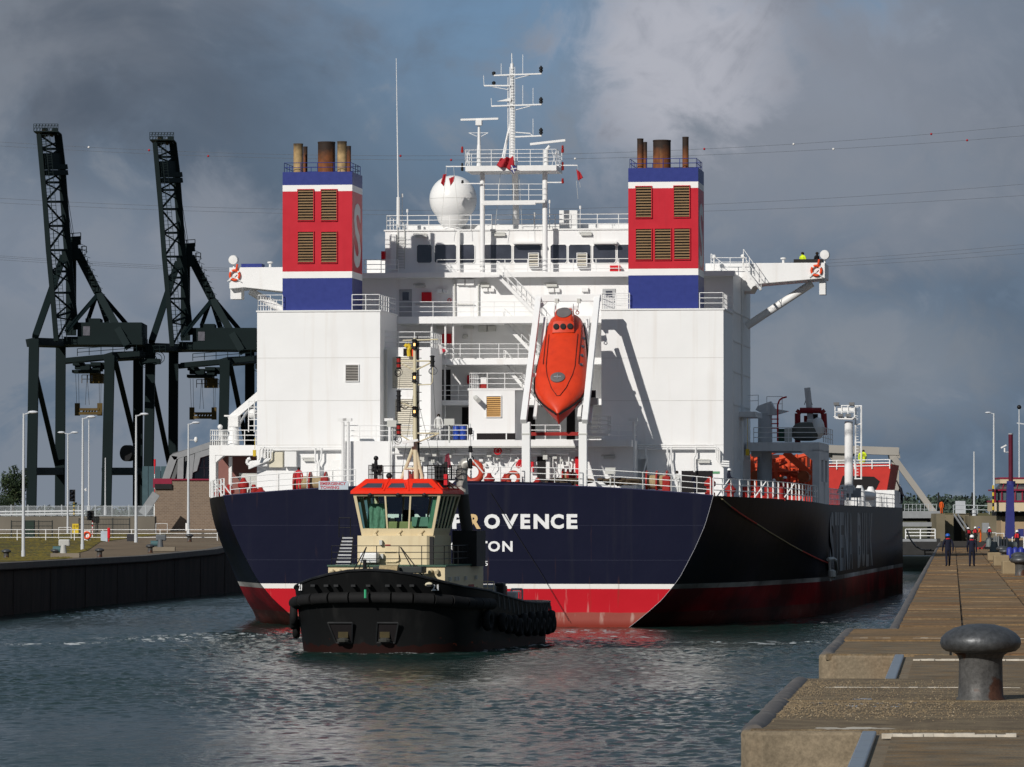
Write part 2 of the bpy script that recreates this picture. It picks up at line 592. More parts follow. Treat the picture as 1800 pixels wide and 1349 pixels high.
    for (a0, a1, b0, b1, wd) in ((-60, 1134, 260, 1130, 5.0), (230, 1130, 470, 1112, 6.0), (430, 1104, 520, 1106, 5), (960, 1115, 1130, 1106, 7),
                                 (980, 1118, 1200, 1122, 5), (1150, 1128, 1480, 1133, 4.5), (960, 1132, 1010, 1124, 4), (490, 1141, 800, 1152, 2.2), (780, 1149, 985, 1131, 2.4)):
        p, q = W(a0, a1), W(b0, b1)
        l_ = line(p.x, p.y, q.x, q.y, wd)
        foam = l_ if foam is None else mth('MAXIMUM', foam, l_)
    fleck = rng_(noise((1, 0.3, 1), 1.3, 6, 0.65), 0.50, 0.62)
    foam = mth('MULTIPLY', foam, fleck, True)
    fm = N.new('ShaderNodeMix')
    fm.data_type = 'RGBA'
    L.new(foam, fm.inputs[0])
    L.new(cm.outputs[2], fm.inputs[6])
    fm.inputs[7].default_value = (0.55, 0.57, 0.57, 1)
    L.new(fm.outputs[2], b.inputs['Base Color'])
    L.new(rng_(foam, 0, 1, 0.09, 0.8), b.inputs['Roughness'])
    me.materials.append(m)
    struct(o)
make_water()

# ------------------------------------------------------------------ land sheet to the horizon
LAND = mat('flat_polder_ground', (0.10, 0.095, 0.05), 0.95, var=0.25, scale=0.01)
MB().add([(-9000, 660, 3.4), (9000, 660, 3.4), (9000, 16000, 3.4), (-9000, 16000, 3.4)], [(0, 1, 2, 3)]).build('ground', LAND)
struct(bpy.data.objects['ground'])

# ------------------------------------------------------------------ right quay
CONC = mat('stained_concrete', (0.195, 0.155, 0.105), 0.9, var=0.18, scale=1.6, streak=0.5, streak_col=(0.16, 0.085, 0.04), bump=0.5, bscale=14, sx=1.6, sz=0.35, thr=(0.55, 0.74), speck=.28, sscale=16)
QTOP = []
for i, c in enumerate(((0.180, 0.122, 0.066), (0.215, 0.132, 0.060), (0.150, 0.118, 0.078), (0.170, 0.130, 0.078), (0.19, 0.108, 0.046))):
    QTOP.append(mat('rusty_quay_slab_' + 'abcde'[i], c, 0.88, var=0.42, scale=(.9, .9, 1.4, 1.6, .9)[i], streak=0.6, streak_col=((0.19, 0.085, 0.025), (0.10, 0.08, 0.055), (0.22, 0.13, 0.05), (0.09, 0.06, 0.04), (0.30, 0.22, 0.13))[i],
                    bump=0.7, bscale=9, sx=(.35, .35, 2.6, 3.0, .35)[i], sz=1, thr=(0.42, 0.66), speck=.42, sscale=(8, 8, 34, 38, 8)[i]))
JOINT = mat('dark_joint_fill', (0.045, 0.035, 0.025), 0.95, var=0.3, scale=3)
COPE = mat('worn_grey_fender_bar', (0.115, 0.105, 0.098), 0.65, var=0.25, scale=3, streak=0.4, streak_col=(0.30, 0.28, 0.25), sx=2, sz=2, bump=0.4, bscale=12)
LIPW = mat('whitened_lip', (0.50, 0.46, 0.39), 0.85, var=0.2, scale=6, streak=0.75, streak_col=(0.25, 0.18, 0.1), sx=2.5, sz=2)
STRIP = mat('worn_steel_strip', (0.30, 0.34, 0.38), 0.35, metal=0.5, var=0.2, scale=2, streak=0.5, streak_col=(0.13, 0.10, 0.07), sx=2, sz=2)

quay = empty('quay', (QF.o.x, QF.o.y, 0), -QF.a)
struct(quay)
Y_END = 470.0
qm = MB()
qm.slab([(0.36, -130), (40, -130), (40, Y_END), (0.0, Y_END), (0.0, -0.6), (0.36, -0.6)], -3.0, QZ - 0.05)
qm.build('quay_wall', CONC, quay)
for nm, (x0, y0, y1) in (('quay_pier', (-1.12, -22.0, -0.8)), ('quay_pier', (-1.16, -56.6, -37.0))):
    # rounded water-side corner
    poly = [(0.36, y0), (0.36, y1), (x0, y1), (x0, y0 + 0.28), (x0 + 0.08, y0 + 0.1), (x0 + 0.28, y0)]
    MB().slab(poly, -3.0, QZ - 0.012).build(nm, CONC, quay, bevel=0.05)
# surface slabs, one by one, as far as they can be told apart
def slab_piece(x0, x1, y0, y1, dz, k, tilt=0.0):
    m = MB()
    g = 0.016
    m.add([(x0 + g, y0 + g, QZ - 0.11), (x1 - g, y0 + g, QZ - 0.11), (x1 - g, y1 - g, QZ - 0.11), (x0 + g, y1 - g, QZ - 0.11),
           (x0 + g, y0 + g, QZ + dz), (x1 - g, y0 + g, QZ + dz + tilt), (x1 - g, y1 - g, QZ + dz + tilt * 0.4), (x0 + g, y1 - g, QZ + dz - 0.004)],
          [(4, 5, 6, 7), (0, 1, 5, 4), (1, 2, 6, 5), (2, 3, 7, 6), (3, 0, 4, 7)])
    return m.build('quay_slab', QTOP[k], quay)
cols = [(0.16, 1.67), (1.69, 3.57), (3.59, 5.7), (5.72, 9.2)]
for ci, (x0, x1) in enumerate(cols):
    y = -0.4 - ci * 1.3 if ci else -0.5
    step = 3.4
    while y < 330:
        st = (3.4 if y < 90 else 5.5 if y < 190 else 9.0) * random.uniform(0.75, 1.3)
        vis = 5.9 + (y - 0) * 0.0165 if y > -20 else 9
        if x0 < 3.6 + (y * 0.0125 if y > 0 else 0) + 1.2:
            slab_piece(x0, x1, y, y + st, random.choice((0, 0.004, 0.008, 0.014, 0.026, 0.04)), random.choice((0, 0, 1, 1, 2, 4, 4)), random.uniform(-.008, .008))
        y += st
# the two near piers: broad worn slabs
for x0, x1, y0, y1, dz, k in ((-1.0, 1.4, -22.0, -12.0, 0.004, 2), (1.44, 4.6, -22.0, -12.6, 0.0, 0), (-1.0, 1.4, -11.9, -0.9, 0.03, 1), (1.44, 4.6, -12.5, -1.8, 0.022, 4),
                              (0.70, 4.6, -37.0, -22.3, -0.005, 2), (4.64, 8.0, -37.0, -22.3, 0.0, 2), (4.64, 8.0, -22.2, -6.0, 0.006, 0),
                              (-1.05, 2.6, -56.5, -47.0, 0.004, 3), (2.64, 7.0, -56.5, -46.0, 0.0, 0), (-1.05, 2.6, -46.9, -37.1, 0.018, 3), (2.64, 7.0, -45.9, -37.2, 0.012, 2),
                              (0.70, 5.0, -80.0, -56.9, -0.004, 2), (5.04, 9.0, -80.0, -56.9, 0.0, 2)):
    slab_piece(x0, x1, y0, y1, dz, k)
JN = MB()
JN.slab([(0.05, -0.7), (12, -0.7), (22, Y_END), (0.05, Y_END)], QZ - 0.12, QZ - 0.02)
JN.build('joint_bed', JOINT, quay)
JN2 = MB()
JN2.slab([(5.5, 0), (39, 0), (39, Y_END), (18, Y_END)], QZ - 0.1, QZ - 0.004)
JN2.slab([(8.95, -130), (39, -130), (39, -.01), (8.95, -.01)], QZ - 0.1, QZ - 0.006)
JN2.build('quay_paving', QTOP[2], quay)
# whitened lips that catch the sun, and the steel edge strips beside the slots
for (x0, x1, y, h, w) in ((-0.7, 9.0, -10.2, 0.018, 0.12), (0.72, 8.5, -26.0, 0.010, 0.12), (-0.5, 8.0, -41.5, 0.008, 0.14), (0.60, 8.0, -58.2, 0.016, 0.16)):
    m = MB()
    n = 60
    for i in range(n):
        if random.random() < .02: continue
        a, b = x0 + (x1 - x0) * i / n, x0 + (x1 - x0) * (i + 1) / n
        hh = h * random.uniform(0.2, 1.3)
        m.box(a, b, y + random.uniform(-.03, .03), y + w, QZ - 0.03, QZ + 0.016 + hh)
    m.build('kerb_lip', LIPW, quay)
for y0, y1 in ((-36.9, -22.2), (-80, -56.9)):
    MB().box(0.342, 0.52, y0, y1, 0.5, QZ + 0.006).build('edge_strip', STRIP, quay, bevel=0.02)
m = MB()
for k in range(9):
    cx, cy, s0 = random.uniform(-.25, .6), random.uniform(-56.35, -56.0), random.uniform(.08, .2)
    m.add([(cx + math.cos(t) * s0 * random.uniform(.7, 1.3), max(-56.48, cy + math.sin(t) * s0 * random.uniform(.8, 2.0)), QZ + 0.0052 + k * .0002) for t in [i * math.pi / 6 for i in range(12)]], [tuple(range(12))])
m.build('whitewash_patch', LIPW, quay)
# grey bar along the water edge, length by length
def cope(x0, y0, x1, y1, n, r):
    for i in range(n):
        a = Vector((x0 + (x1 - x0) * i / n, y0 + (y1 - y0) * i / n + 0.03, QZ - 0.10))
        b = Vector((x0 + (x1 - x0) * (i + 1) / n, y0 + (y1 - y0) * (i + 1) / n - 0.03, QZ - 0.10))
        m = MB()
        rows = []
        for j in range(9):
            t = j / 8
            p = a.lerp(b, t)
            rr = r * (0.9 if j in (0, 8) else 1.0) * random.uniform(0.985, 1.015)
            dx = random.uniform(-.008, .008)
            rows.append([(p.x + dx + rr * math.cos(u), p.y, p.z + rr * 0.9 * math.sin(u) + random.uniform(-.008, .008)) for u in [k * math.pi / 9 for k in range(18)]])
        m.grid(rows, True)
        m.add(rows[0], [tuple(range(18))]).add(rows[-1], [tuple(range(18))])
        m.build('fender_bar', COPE, quay, smooth=True)
cope(-0.96, -21.6, -0.94, -0.9, 5, 0.17)
cope(-1.01, -56.2, -0.99, -37.2, 4, 0.18)
cope(0.06, 0.2, 0.06, 150, 26, 0.15)
cope(0.06, 150, 0.06, 420, 22, 0.15)
# loose stones and shells washed on to the near pier
GRIT = mat('scattered_shell_grit', (0.12, 0.09, 0.055), 0.9, var=0.75, scale=9, streak=.8, streak_col=(.34, .28, .19), sx=14, sz=14, thr=(.6, .64))
m = MB()
for i in range(11000):
    u = random.random()
    x = -0.85 + 5.5 * random.random() ** 1.35
    y = random.choice((-52, -50, -48.5, -46.4, -44.5, -43, -41.2, -39.5)) + random.gauss(0, 0.9)
    s = random.uniform(0.004, 0.016) * (1.2 if x < 1.5 else 0.8)
    z = QZ + 0.012
    m.add([(x - s, y, z), (x + s * 0.7, y - s * 0.6, z), (x + s * 0.4, y + s, z), (x + random.uniform(-.3, .3) * s, y, z + s * random.uniform(0.6, 1.3))], [(0, 1, 3), (1, 2, 3), (2, 0, 3)])
o = m.build('grit', GRIT)
o.parent = None
o.location = (QF.o.x, QF.o.y, 0)
o.rotation_euler = (0, 0, -QF.a)
tag(o, 'loose shells and grit strewn over the near quay surface', 'grit', kind='stuff')
# puddle
PUD = mat('puddle_water', (0.05, 0.05, 0.05), 0.04, var=0.2, scale=3)
c = onz(1525, 1236, QZ)
m = MB()
for k in range(26):
    cx, cy = c.x + random.gauss(0, .42), c.y + random.gauss(0, 1.0)
    s0 = random.uniform(.03, .13)
    ly = (Vector((cx, cy, 0)) - QF.o).dot(QF.ey)
    if abs(ly + 47) < s0 * 4: continue
    zp = QZ + (.0052 if ly < -47 else .0192) + k * 0.00008
    ring = [(cx + math.cos(t) * s0 * random.uniform(.5, 1.2), cy + math.sin(t) * s0 * 3 * random.uniform(.5, 1.2), zp) for t in [i * math.pi / 7 for i in range(14)]]
    m.add(ring, [tuple(range(14))])
o = m.build('puddle', PUD)
struct(o, 'stuff')
tag(o, 'small rain puddle reflecting the sky beside the large bollard', 'puddle')

# ------------------------------------------------------------------ left quay
WALLD = mat('dark_dock_wall', (0.050, 0.041, 0.036), 0.9, var=0.25, scale=0.8, streak=0.7, streak_col=(0.022, 0.02, 0.019), bump=0.5, bscale=3, sx=0.7, sz=0.12, thr=(0.45, 0.65))
PAVE = mat('left_quay_paving_concrete', (0.17, 0.125, 0.08), 0.9, var=0.2, scale=0.3, streak=0.5, streak_col=(0.25, 0.21, 0.15), sx=0.05, sz=1, bump=0.3)
GRASS = mat('dry_mown_grass', (0.105, 0.085, 0.022), 0.95, var=0.35, scale=0.25, streak=0.5, streak_col=(0.06, 0.075, 0.02), sx=0.12, sz=1, bump=1.0, bscale=3)
_gp = [(0, 3.5), (345, 3.5), (406, 3.55), (445, 3.85), (470, 4.5), (530, 4.95), (600, 5.1), (660, 5.3)]
def gz(Y):
    return float(np.interp(Y, [p[0] for p in _gp], [p[1] for p in _gp]))
lq = empty('left_quay')
struct(lq)
def wall_x(Y):
    return LF.o.x + (Y - LF.o.y) * math.tan(LF.a)
Ys = [150, 250, 300, 330, 345, 370, 390, 406, 420, 432, 445, 458, 470, 490, 510, 530, 560, 600, 640, 700]
rows = []
for Y in Ys:
    wx = wall_x(Y)
    rows.append([(wx, Y, gz(Y))] + [(wx - d, Y, gz(Y)) for d in (0.8, 4, 10, 30, 80, 300)])
MB().grid(rows).build('left_quay_paving', PAVE, lq)
wt = []
for Y in Ys:
    wx = wall_x(Y)
    wt.append([(wx + 0.25, Y, gz(Y) + 0.12), (wx + 0.3, Y, gz(Y) - 0.35), (wx + 0.12, Y, gz(Y) - 0.4), (wx, Y, -3.0)])
MB().grid(wt).build('left_quay_wall', WALLD, lq)
ct = []
for Y in Ys:
    wx = wall_x(Y)
    ct.append([(wx + 0.32, Y, gz(Y) - 0.28), (wx + 0.26, Y, gz(Y) + 0.14), (wx - 0.7, Y, gz(Y) + 0.15), (wx - 0.7, Y, gz(Y) - 0.2)])
MB().grid(ct).build('left_quay_coping', mat('grey_coping', (0.12, 0.11, 0.10), 0.85, var=0.2), lq)
for i in range(14):                       # construction joints of the dock wall
    Y = 335 + i * 14.5
    wx = wall_x(Y)
    MB().box(wx + 0.10, wx + 0.15, Y, Y + 0.05, -1, gz(Y) - 0.38).build('wall_joint', WALLD, lq)
gr = []
for Y in (300, 345, 370, 390, 406, 425, 445, 470, 500, 530, 556):
    e = float(np.interp(Y, (300, 345, 392, 430, 470, 520, 556), (3.2, 3.2, 3.6, 9.5, 14.5, 18, 20)))
    wx = wall_x(Y)
    gr.append([(wx - e - d + random.uniform(-.2, .2), Y, gz(Y) + 0.03 + (0.05 if d else 0)) for d in (0, 1.2, 5, 12, 25, 60, 200)])
o = MB().grid(gr).build('grass', GRASS)
tag(o, 'dry mown grass bank along the far lock side', 'grass', kind='stuff')
m = MB()
for i in range(9000):                     # tufts so that the lawn is not a flat sheet
    Y = random.uniform(372, 550)
    e = float(np.interp(Y, (300, 345, 392, 430, 470, 520, 556), (3.2, 3.2, 3.6, 9.5, 14.5, 18, 20)))
    x = wall_x(Y) - e - random.random() ** 1.3 * 45
    h = random.uniform(0.03, 0.13)
    w = random.uniform(0.1, 0.35)
    z = gz(Y) + 0.05
    m.add([(x - w, Y, z), (x + w, Y, z), (x + random.uniform(-w, w), Y + 0.05, z + h)], [(0, 1, 2)])
o = m.build('grass_tufts', GRASS)
tag(o, 'ragged tufts of longer grass on the bank', 'grass', kind='stuff')

# ------------------------------------------------------------------ trees
LEAF = [mat('leaf_dark', (0.020, 0.034, 0.016), 0.8, var=0.35, scale=0.5), mat('leaf_mid', (0.040, 0.060, 0.025), 0.8, var=0.35, scale=0.5)]
BARK = mat('tree_bark', (0.06, 0.045, 0.03), 0.9, var=0.25)
def leaves(mb, c, rx, ry, rz, n, s, seed, clumps=14):
    r = random.Random(seed)
    cs = []
    for _ in range(clumps):
        while True:
            p = Vector((r.uniform(-1, 1), r.uniform(-1, 1), r.uniform(-1, 1)))
            if 0.25 < p.length < 1: break
        cs.append((Vector((c[0] + p.x * rx * 0.8, c[1] + p.y * ry * 0.8, c[2] + p.z * rz * 0.8)), r.uniform(0.25, 0.45)))
    for _ in range(n):
        cc, k = r.choice(cs)
        q = Vector((r.gauss(0, 1), r.gauss(0, 1), r.gauss(0, 1))).normalized() * r.uniform(0.3, 1.0) ** 0.6
        p = cc + Vector((q.x * rx * k, q.y * ry * k, q.z * rz * k))
        a = Vector((r.gauss(0, 1), r.gauss(0, 1), r.gauss(0, 1))).normalized()
        b = a.orthogonal().normalized()
        t = s * r.uniform(0.6, 1.4)
        mb.add([p - a * t - b * t * 0.5, p + a * t - b * t * 0.4, p + a * t * 0.7 + b * t * 0.6, p - a * t * 0.6 + b * t * 0.6], [(0, 1, 2, 3)])
def tree(px, py_top, py_base, half, Y, label, seed):
    b, t = at(px, py_base, Y), at(px, py_top, Y)
    h = t.z - b.z
    hw = half / FOC * Y
    e = empty('tree', (b.x, b.y, b.z - 1))
    tr = MB()
    tr.cyl((0, 0, 0), (0.1, 0, h * 0.45), h * 0.03, h * 0.02, 8)
    rr = random.Random(seed)
    for k in range(7):
        a = rr.uniform(0, 6.28)
        z0 = h * rr.uniform(0.25, 0.5)
        tr.cyl((0.05, 0, z0), (math.cos(a) * hw * 0.6, math.sin(a) * hw * 0.6, z0 + h * rr.uniform(0.15, 0.35)), h * 0.014, h * 0.005, 6)
    tr.build('trunk', BARK, e, smooth=True)
    lv = MB()
    leaves(lv, (0, 0, h * 0.60 + 1), hw, hw * 0.8, h * 0.44, 2600, h * 0.018, seed, 20)
    lv.build('crown', LEAF[0], e)
    lv = MB()
    leaves(lv, (0, 0, h * 0.64 + 1), hw, hw * 0.8, h * 0.42, 1300, h * 0.016, seed + 50, 16)
    lv.build('crown', LEAF[1], e)
    tag(e, label, 'tree', 'trees by the fence at the left edge')
tree(22, 822, 912, 26, 720, 'dark broad tree rising highest beside the leftmost crane leg', 3)
tree(-22, 838, 912, 26, 700, 'dark tree cut by the left edge of the picture', 4)
tree(4, 868, 915, 26, 690, 'lower bushy dark tree in front of the taller tree', 9)
m = MB()
for i in range(230):
    px = random.choice((random.uniform(-40, 420), random.uniform(1560, 1880)))
    Y = random.uniform(1500, 1800)
    top = random.uniform(868, 884) if px > 1000 else random.uniform(886, 898)
    c = at(px, top + 14, Y)
    leaves(m, (c.x, c.y, c.z), random.uniform(4, 8), 5, random.uniform(2, 3.6), 60, 0.55, i, 6)
o = m.build('distant_wood', mat('far_wood_leaves', (0.050, 0.072, 0.055), 0.9, var=0.35, scale=0.06))
tag(o, 'far off belt of woodland along the horizon', 'woodland', kind='stuff')

# ================================================================== THE TANKER
S = SHIP
ship = empty('tanker_ship', (S.o.x, S.o.y, 0), -S.a)
tag(ship, 'large navy and red tanker with white superstructure and two red and blue funnels', 'ship')
def PB(name, x0, y0, x1, y1, sy, dep, m, parent=None, bevel=0.0):
    a, b = S(x0, y0, sy), S(x1, y1, sy)
    return MB().box(a.x, b.x, sy, sy + dep, b.z, a.z).build(name, m, parent or ship, bevel=bevel)
def pts(sy, *l):
    return [S(x, y, sy) for x, y in l]
GLASS = mat('dark_wheelhouse_glass', (0.046, 0.050, 0.066), 0.08, var=0.35, scale=0.8, spec=0.8)
WHITES = mat('white_line_paint', (0.78, 0.77, 0.75), 0.5, var=0.03)

# ------------------------------------------------------------------ hull
hm = bpy.data.materials.new('hull_paint')
hm.use_nodes = True
N, L = hm.node_tree.nodes, hm.node_tree.links
b = N['Principled BSDF']
b.inputs['Roughness'].default_value = 0.42
b.inputs['Specular IOR Level'].default_value = 0.07
t = N.new('ShaderNodeTexCoord')
sp = N.new('ShaderNodeSeparateXYZ')
L.new(t.outputs['Object'], sp.inputs[0])
def hnoise(sc, det=5):
    mp = N.new('ShaderNodeMapping')
    mp.inputs['Scale'].default_value = sc
    L.new(t.outputs['Object'], mp.inputs[0])
    n = N.new('ShaderNodeTexNoise')
    n.inputs['Scale'].default_value = 1.0
    n.inputs['Detail'].default_value = det
    L.new(mp.outputs[0], n.inputs['Vector'])
    return n.outputs[0]
def hmix(f, a, c):
    n = N.new('ShaderNodeMix')
    n.data_type = 'RGBA'
    for s_, v in ((0, f), (6, a), (7, c)):
        if hasattr(v, 'is_output'): L.new(v, n.inputs[s_])
        else: n.inputs[s_].default_value = v
    return n.outputs[2]
def hramp(f, a, c, hi=1.0):
    n = N.new('ShaderNodeMapRange')
    L.new(f, n.inputs[0])
    n.inputs[1].default_value, n.inputs[2].default_value, n.inputs[4].default_value = a, c, hi
    return n.outputs[0]
zz = sp.outputs[2]
navy = hmix(hnoise((.4, .4, .4)), (0.0050, 0.0062, 0.0185, 1), (0.0080, 0.0092, 0.025, 1))
navy = hmix(hramp(hnoise((1.3, 1.3, .07)), 0.58, 0.78, 0.25), navy, (0.035, 0.035, 0.04, 1))
red = hmix(hnoise((.3, .3, .6)), (0.40, 0.008, 0.016, 1), (0.50, 0.014, 0.024, 1))
red = hmix(hramp(hnoise((3, 3, .35)), 0.62, 0.74, 0.45), red, (0.55, 0.33, 0.30, 1))
pink = hmix(hnoise((.6, .6, 1.5)), (0.23, 0.05, 0.04, 1), (0.33, 0.09, 0.07, 1))
pink = hmix(hramp(hnoise((2.2, 2.2, .6)), 0.58, 0.72, 0.6), pink, (0.50, 0.36, 0.31, 1))
pink = hmix(hramp(zz, 0.45, 0.1), pink, (0.20, 0.03, 0.02, 1))
wobz = N.new('ShaderNodeMath'); wobz.operation = 'MULTIPLY_ADD'
L.new(hnoise((.9, .9, .2)), wobz.inputs[0]); wobz.inputs[1].default_value = 0.10; L.new(zz, wobz.inputs[2])
hc = hmix(hramp(wobz.outputs[0], 0.93, 0.99), pink, red)
whit = hmix(hramp(hnoise((2, 2, .5)), 0.6, 0.72, 0.35), (0.74, 0.72, 0.69, 1), (0.38, 0.24, 0.12, 1))
hc = hmix(hramp(zz, 2.365, 2.372), hc, whit)
hc = hmix(hramp(zz, 2.665, 2.672), hc, navy)
# near-black over both sides: their shade put into the colour, with some soot
shade_grime = N.new('ShaderNodeMath'); shade_grime.operation = 'MULTIPLY'; shade_grime.use_clamp = True
L.new(hramp(sp.outputs[1], 0.02, 0.05), shade_grime.inputs[0])
L.new(hramp(hnoise((.12, .12, .3)), 0.22, 0.58, 0.84), shade_grime.inputs[1])
hc = hmix(shade_grime.outputs[0], hc, hmix(hramp(hnoise((.08, .05, .2)), .45, .65), (0.0045, 0.0045, 0.005, 1), (0.012, 0.0095, 0.007, 1)))
rust = hramp(hnoise((2.4, 2.4, .16)), .66, .78, .55)
hc = hmix(rust, hc, (0.10, 0.045, 0.025, 1))
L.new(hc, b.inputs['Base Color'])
dent = N.new('ShaderNodeBump'); dent.inputs['Strength'].default_value = .5; dent.inputs['Distance'].default_value = .06
L.new(hnoise((.55, .55, .4), 3), dent.inputs['Height']); L.new(dent.outputs[0], b.inputs['Normal'])
HULL = hm

kn = [S(*q, 0.0) for q in ((1253.5, 872.7), (1246, 900), (1238.7, 924.6), (1222, 963), (1210.5, 985.5), (1195.7, 1013.6), (1185, 1028.5), (1163, 1055), (1136, 1079), (1106.7, 1102.6))]
kz = [p.z for p in kn][::-1]
kx = [p.x for p in kn][::-1]
def hwT(z):
    if z < kz[0]: return kx[0] + (z - kz[0]) * 2.0
    return float(np.interp(z, kz, kx))
HW_TOP = kx[-1]
def wgt(sy): return 1 - (1 - min(max(sy, 0) / 36.0, 1)) ** 2.7
def zdeck(sy, u):
    """deck height at share u of the half width"""
    k = max(0.0, 1 - sy / 14.0)
    base = 8.10 - 0.42 * min(sy / 36.0, 1)
    return base + 0.72 * k * (1 - u * u)
def hw(sy, z):
    f_ = min(1.0, max(0.0, (z - 2.2) / 5.8))
    f_ = f_ * f_ * (3 - 2 * f_)
    w = wgt(sy) * f_ + float(np.interp(sy, (0, 10, 20, 36, 46), (0, .46, .67, .93, 1))) * (1 - f_)
    h = hwT(z) * (1 - w) + 20.0 * w
    if z < 0: h -= (1 - w) * 0.0
    if sy > 146:                           # the bow closes
        f = (sy - 146) / 37.0
        h *= max(0.02, math.sqrt(max(0.0, 1 - f * f)))
    return max(h, 0.05)
sys_ = [0, 1.5, 3, 5, 7.5, 10, 13, 16, 20, 24, 28, 32, 36, 41, 46, 60, 90, 120, 146, 155, 163, 170, 176, 180, 182.5]
tz = [1 - i / 22 for i in range(23)]
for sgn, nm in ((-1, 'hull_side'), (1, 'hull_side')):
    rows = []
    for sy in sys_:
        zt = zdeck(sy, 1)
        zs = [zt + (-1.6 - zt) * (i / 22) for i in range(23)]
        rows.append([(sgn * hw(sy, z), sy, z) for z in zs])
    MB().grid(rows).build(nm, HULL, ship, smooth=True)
rows = []
for i in range(24):                        # transom
    row = []
    for j in range(33):
        u = -1 + 2 * j / 32
        zt = zdeck(0, u)
        z = zt + (-1.6 - zt) * (i / 23)
        zk = zdeck(0, 1) + (-1.6 - zdeck(0, 1)) * (i / 23)
        row.append((u * hwT(zk), 0.0, z))
    rows.append(row)
MB().grid(rows).build('transom', HULL, ship)
for sgn in (1,):                           # bright weld along the knuckle
    m = MB()
    m.tube([(sgn * (hwT(z) + 0.005), -0.01, z) for z in np.linspace(0.0, 8.1, 26)], 0.013, 5)
    m.build('knuckle_weld', mat('knuckle_weld_paint', (0.35, 0.35, 0.38), 0.5), ship)
rows = []
for sy in sys_:
    rows.append([(u * hw(sy, zdeck(sy, 1)), sy, zdeck(sy, u) - 0.03) for u in np.linspace(-1, 1, 13)])
MB().grid(rows).build('main_deck', GREYP, ship)
m = MB()                                   # gunwale lip
m.tube([(u * HW_TOP, 0.05, zdeck(0, u) + 0.02) for u in np.linspace(-1, 1, 25)], 0.05, 5)
m.build('gunwale', mat('gunwale_navy', (0.02, 0.022, 0.06), 0.4), ship)
for zpx in (985, 924):                     # plate seams on the transom
    z = S(820, zpx, 0).z
    MB().box(-hwT(z) + 0.05, hwT(z) - 0.05, -0.006, 0.0, z, z + 0.016).build('plate_seam', mat('seam_paint', (0.03, 0.033, 0.06), 0.4), ship)
# raised bulwark piece at the centre of the transom
m = MB()
m.prism([(S(790, 0, 0).x, 8.7), (S(1005, 0, 0).x, 8.7), (S(1003, 0, 0).x, S(0, 850, 0).z), (S(800, 0, 0).x, S(0, 846, 0).z)], 0.02, 0.12)
m.build('bulwark', HULL, ship)

# name and port on the transom, letter by letter
LETW = mat('white_lettering', (0.74, 0.74, 0.74), 0.5, var=0.04)
LETT = mat('tan_lettering', (0.62, 0.44, 0.22), 0.5, var=0.06)
def tletter(ch, x0, x1, y0, y1, m=LETW, bold=0.045):
    a, c = S(x0, y1, -0.012), S(x1, y0, -0.012)
    o_ = lettering('letter', ch, m, ship, (a.x, -0.012, a.z), (1, 0, 0), (0, 0, 1), c.x - a.x, c.z - a.z, bold)
for ch, x0, x1 in (('S', 655, 675), ('T', 679, 701), ('E', 706, 724), ('N', 729, 755), ('A', 758, 784), ('P', 795, 815), ('O', 851, 879), ('V', 882, 911), ('E', 915, 932),
                   ('N', 938, 965), ('C', 968, 991), ('E', 996, 1015)):
    tletter(ch, x0, x1, 904, 930)
tletter('R', 825, 845, 904, 930, LETT)
for ch, x0, x1 in (('H', 741, 757), ('A', 760, 778), ('M', 781, 801), ('I', 805, 809), ('L', 813, 824), ('T', 842, 857), ('O', 858, 879), ('N', 883, 901)):
    tletter(ch, x0, x1, 951.5, 970, bold=0.03)
for ch, x0, x1 in (('3', 845, 850), ('5', 851.5, 857.5)):
    tletter(ch, x0, x1, 986.5, 995, bold=0.01)
SIDEL = mat('weathered_side_lettering', (0.30, 0.30, 0.30), 0.5, var=0.2, streak=0.9, streak_col=(0.03, 0.03, 0.03), sx=.9, sz=.12, thr=(.42, .6))
for i, ch in enumerate('STENA BULK'):
    if ch != ' ':
        lettering('letter', ch, SIDEL, ship, (20.012, 40 + i * 5.6, 2.95), (0, 1, 0), (0, 0, 1), 4.6, 4.2, 0.04)

# ------------------------------------------------------------------ side blocks and funnels
SY_B = 11.3
def louvre(x0, y0, x1, y1, sy, m, parent, nsl=11, frame=None, back=None, bl=0.0):
    """recessed dark box, frame and angled blades"""
    a, c = S(x0, y1, sy), S(x1, y0, sy)
    e = MB().box(a.x, c.x, sy - 0.012, sy - 0.004, a.z, c.z).build('louvre', back or DARK, parent)
    w = 0.05
    f = MB()
    for q in ((a.x - w, a.x, a.z - w, c.z + w), (c.x, c.x + w, a.z - w, c.z + w), (a.x, c.x, a.z - w, a.z), (a.x, c.x, c.z, c.z + w)):
        f.box(q[0], q[1], sy - 0.09, sy - 0.003, q[2], q[3])
    f.build('frame', frame or m, e)
    h = (c.z - a.z) / nsl
    me = None
    for i in range(nsl):
        z = a.z + (i + 0.5) * h
        mb = MB().add([(a.x, sy - 0.10, z - h * (.30 + bl)), (c.x, sy - 0.10, z - h * (.30 + bl)), (c.x, sy - 0.014, z + h * 0.12), (a.x, sy - 0.014, z + h * 0.12),
                       (a.x, sy - 0.10, z - h * (.22 + bl)), (c.x, sy - 0.10, z - h * (.22 + bl)), (c.x, sy - 0.014, z + h * 0.20), (a.x, sy - 0.014, z + h * 0.20)],
                      [(0, 1, 5, 4), (4, 5, 6, 7), (3, 2, 1, 0), (2, 3, 7, 6)])
        mb.build('blade', m, e)
    return e
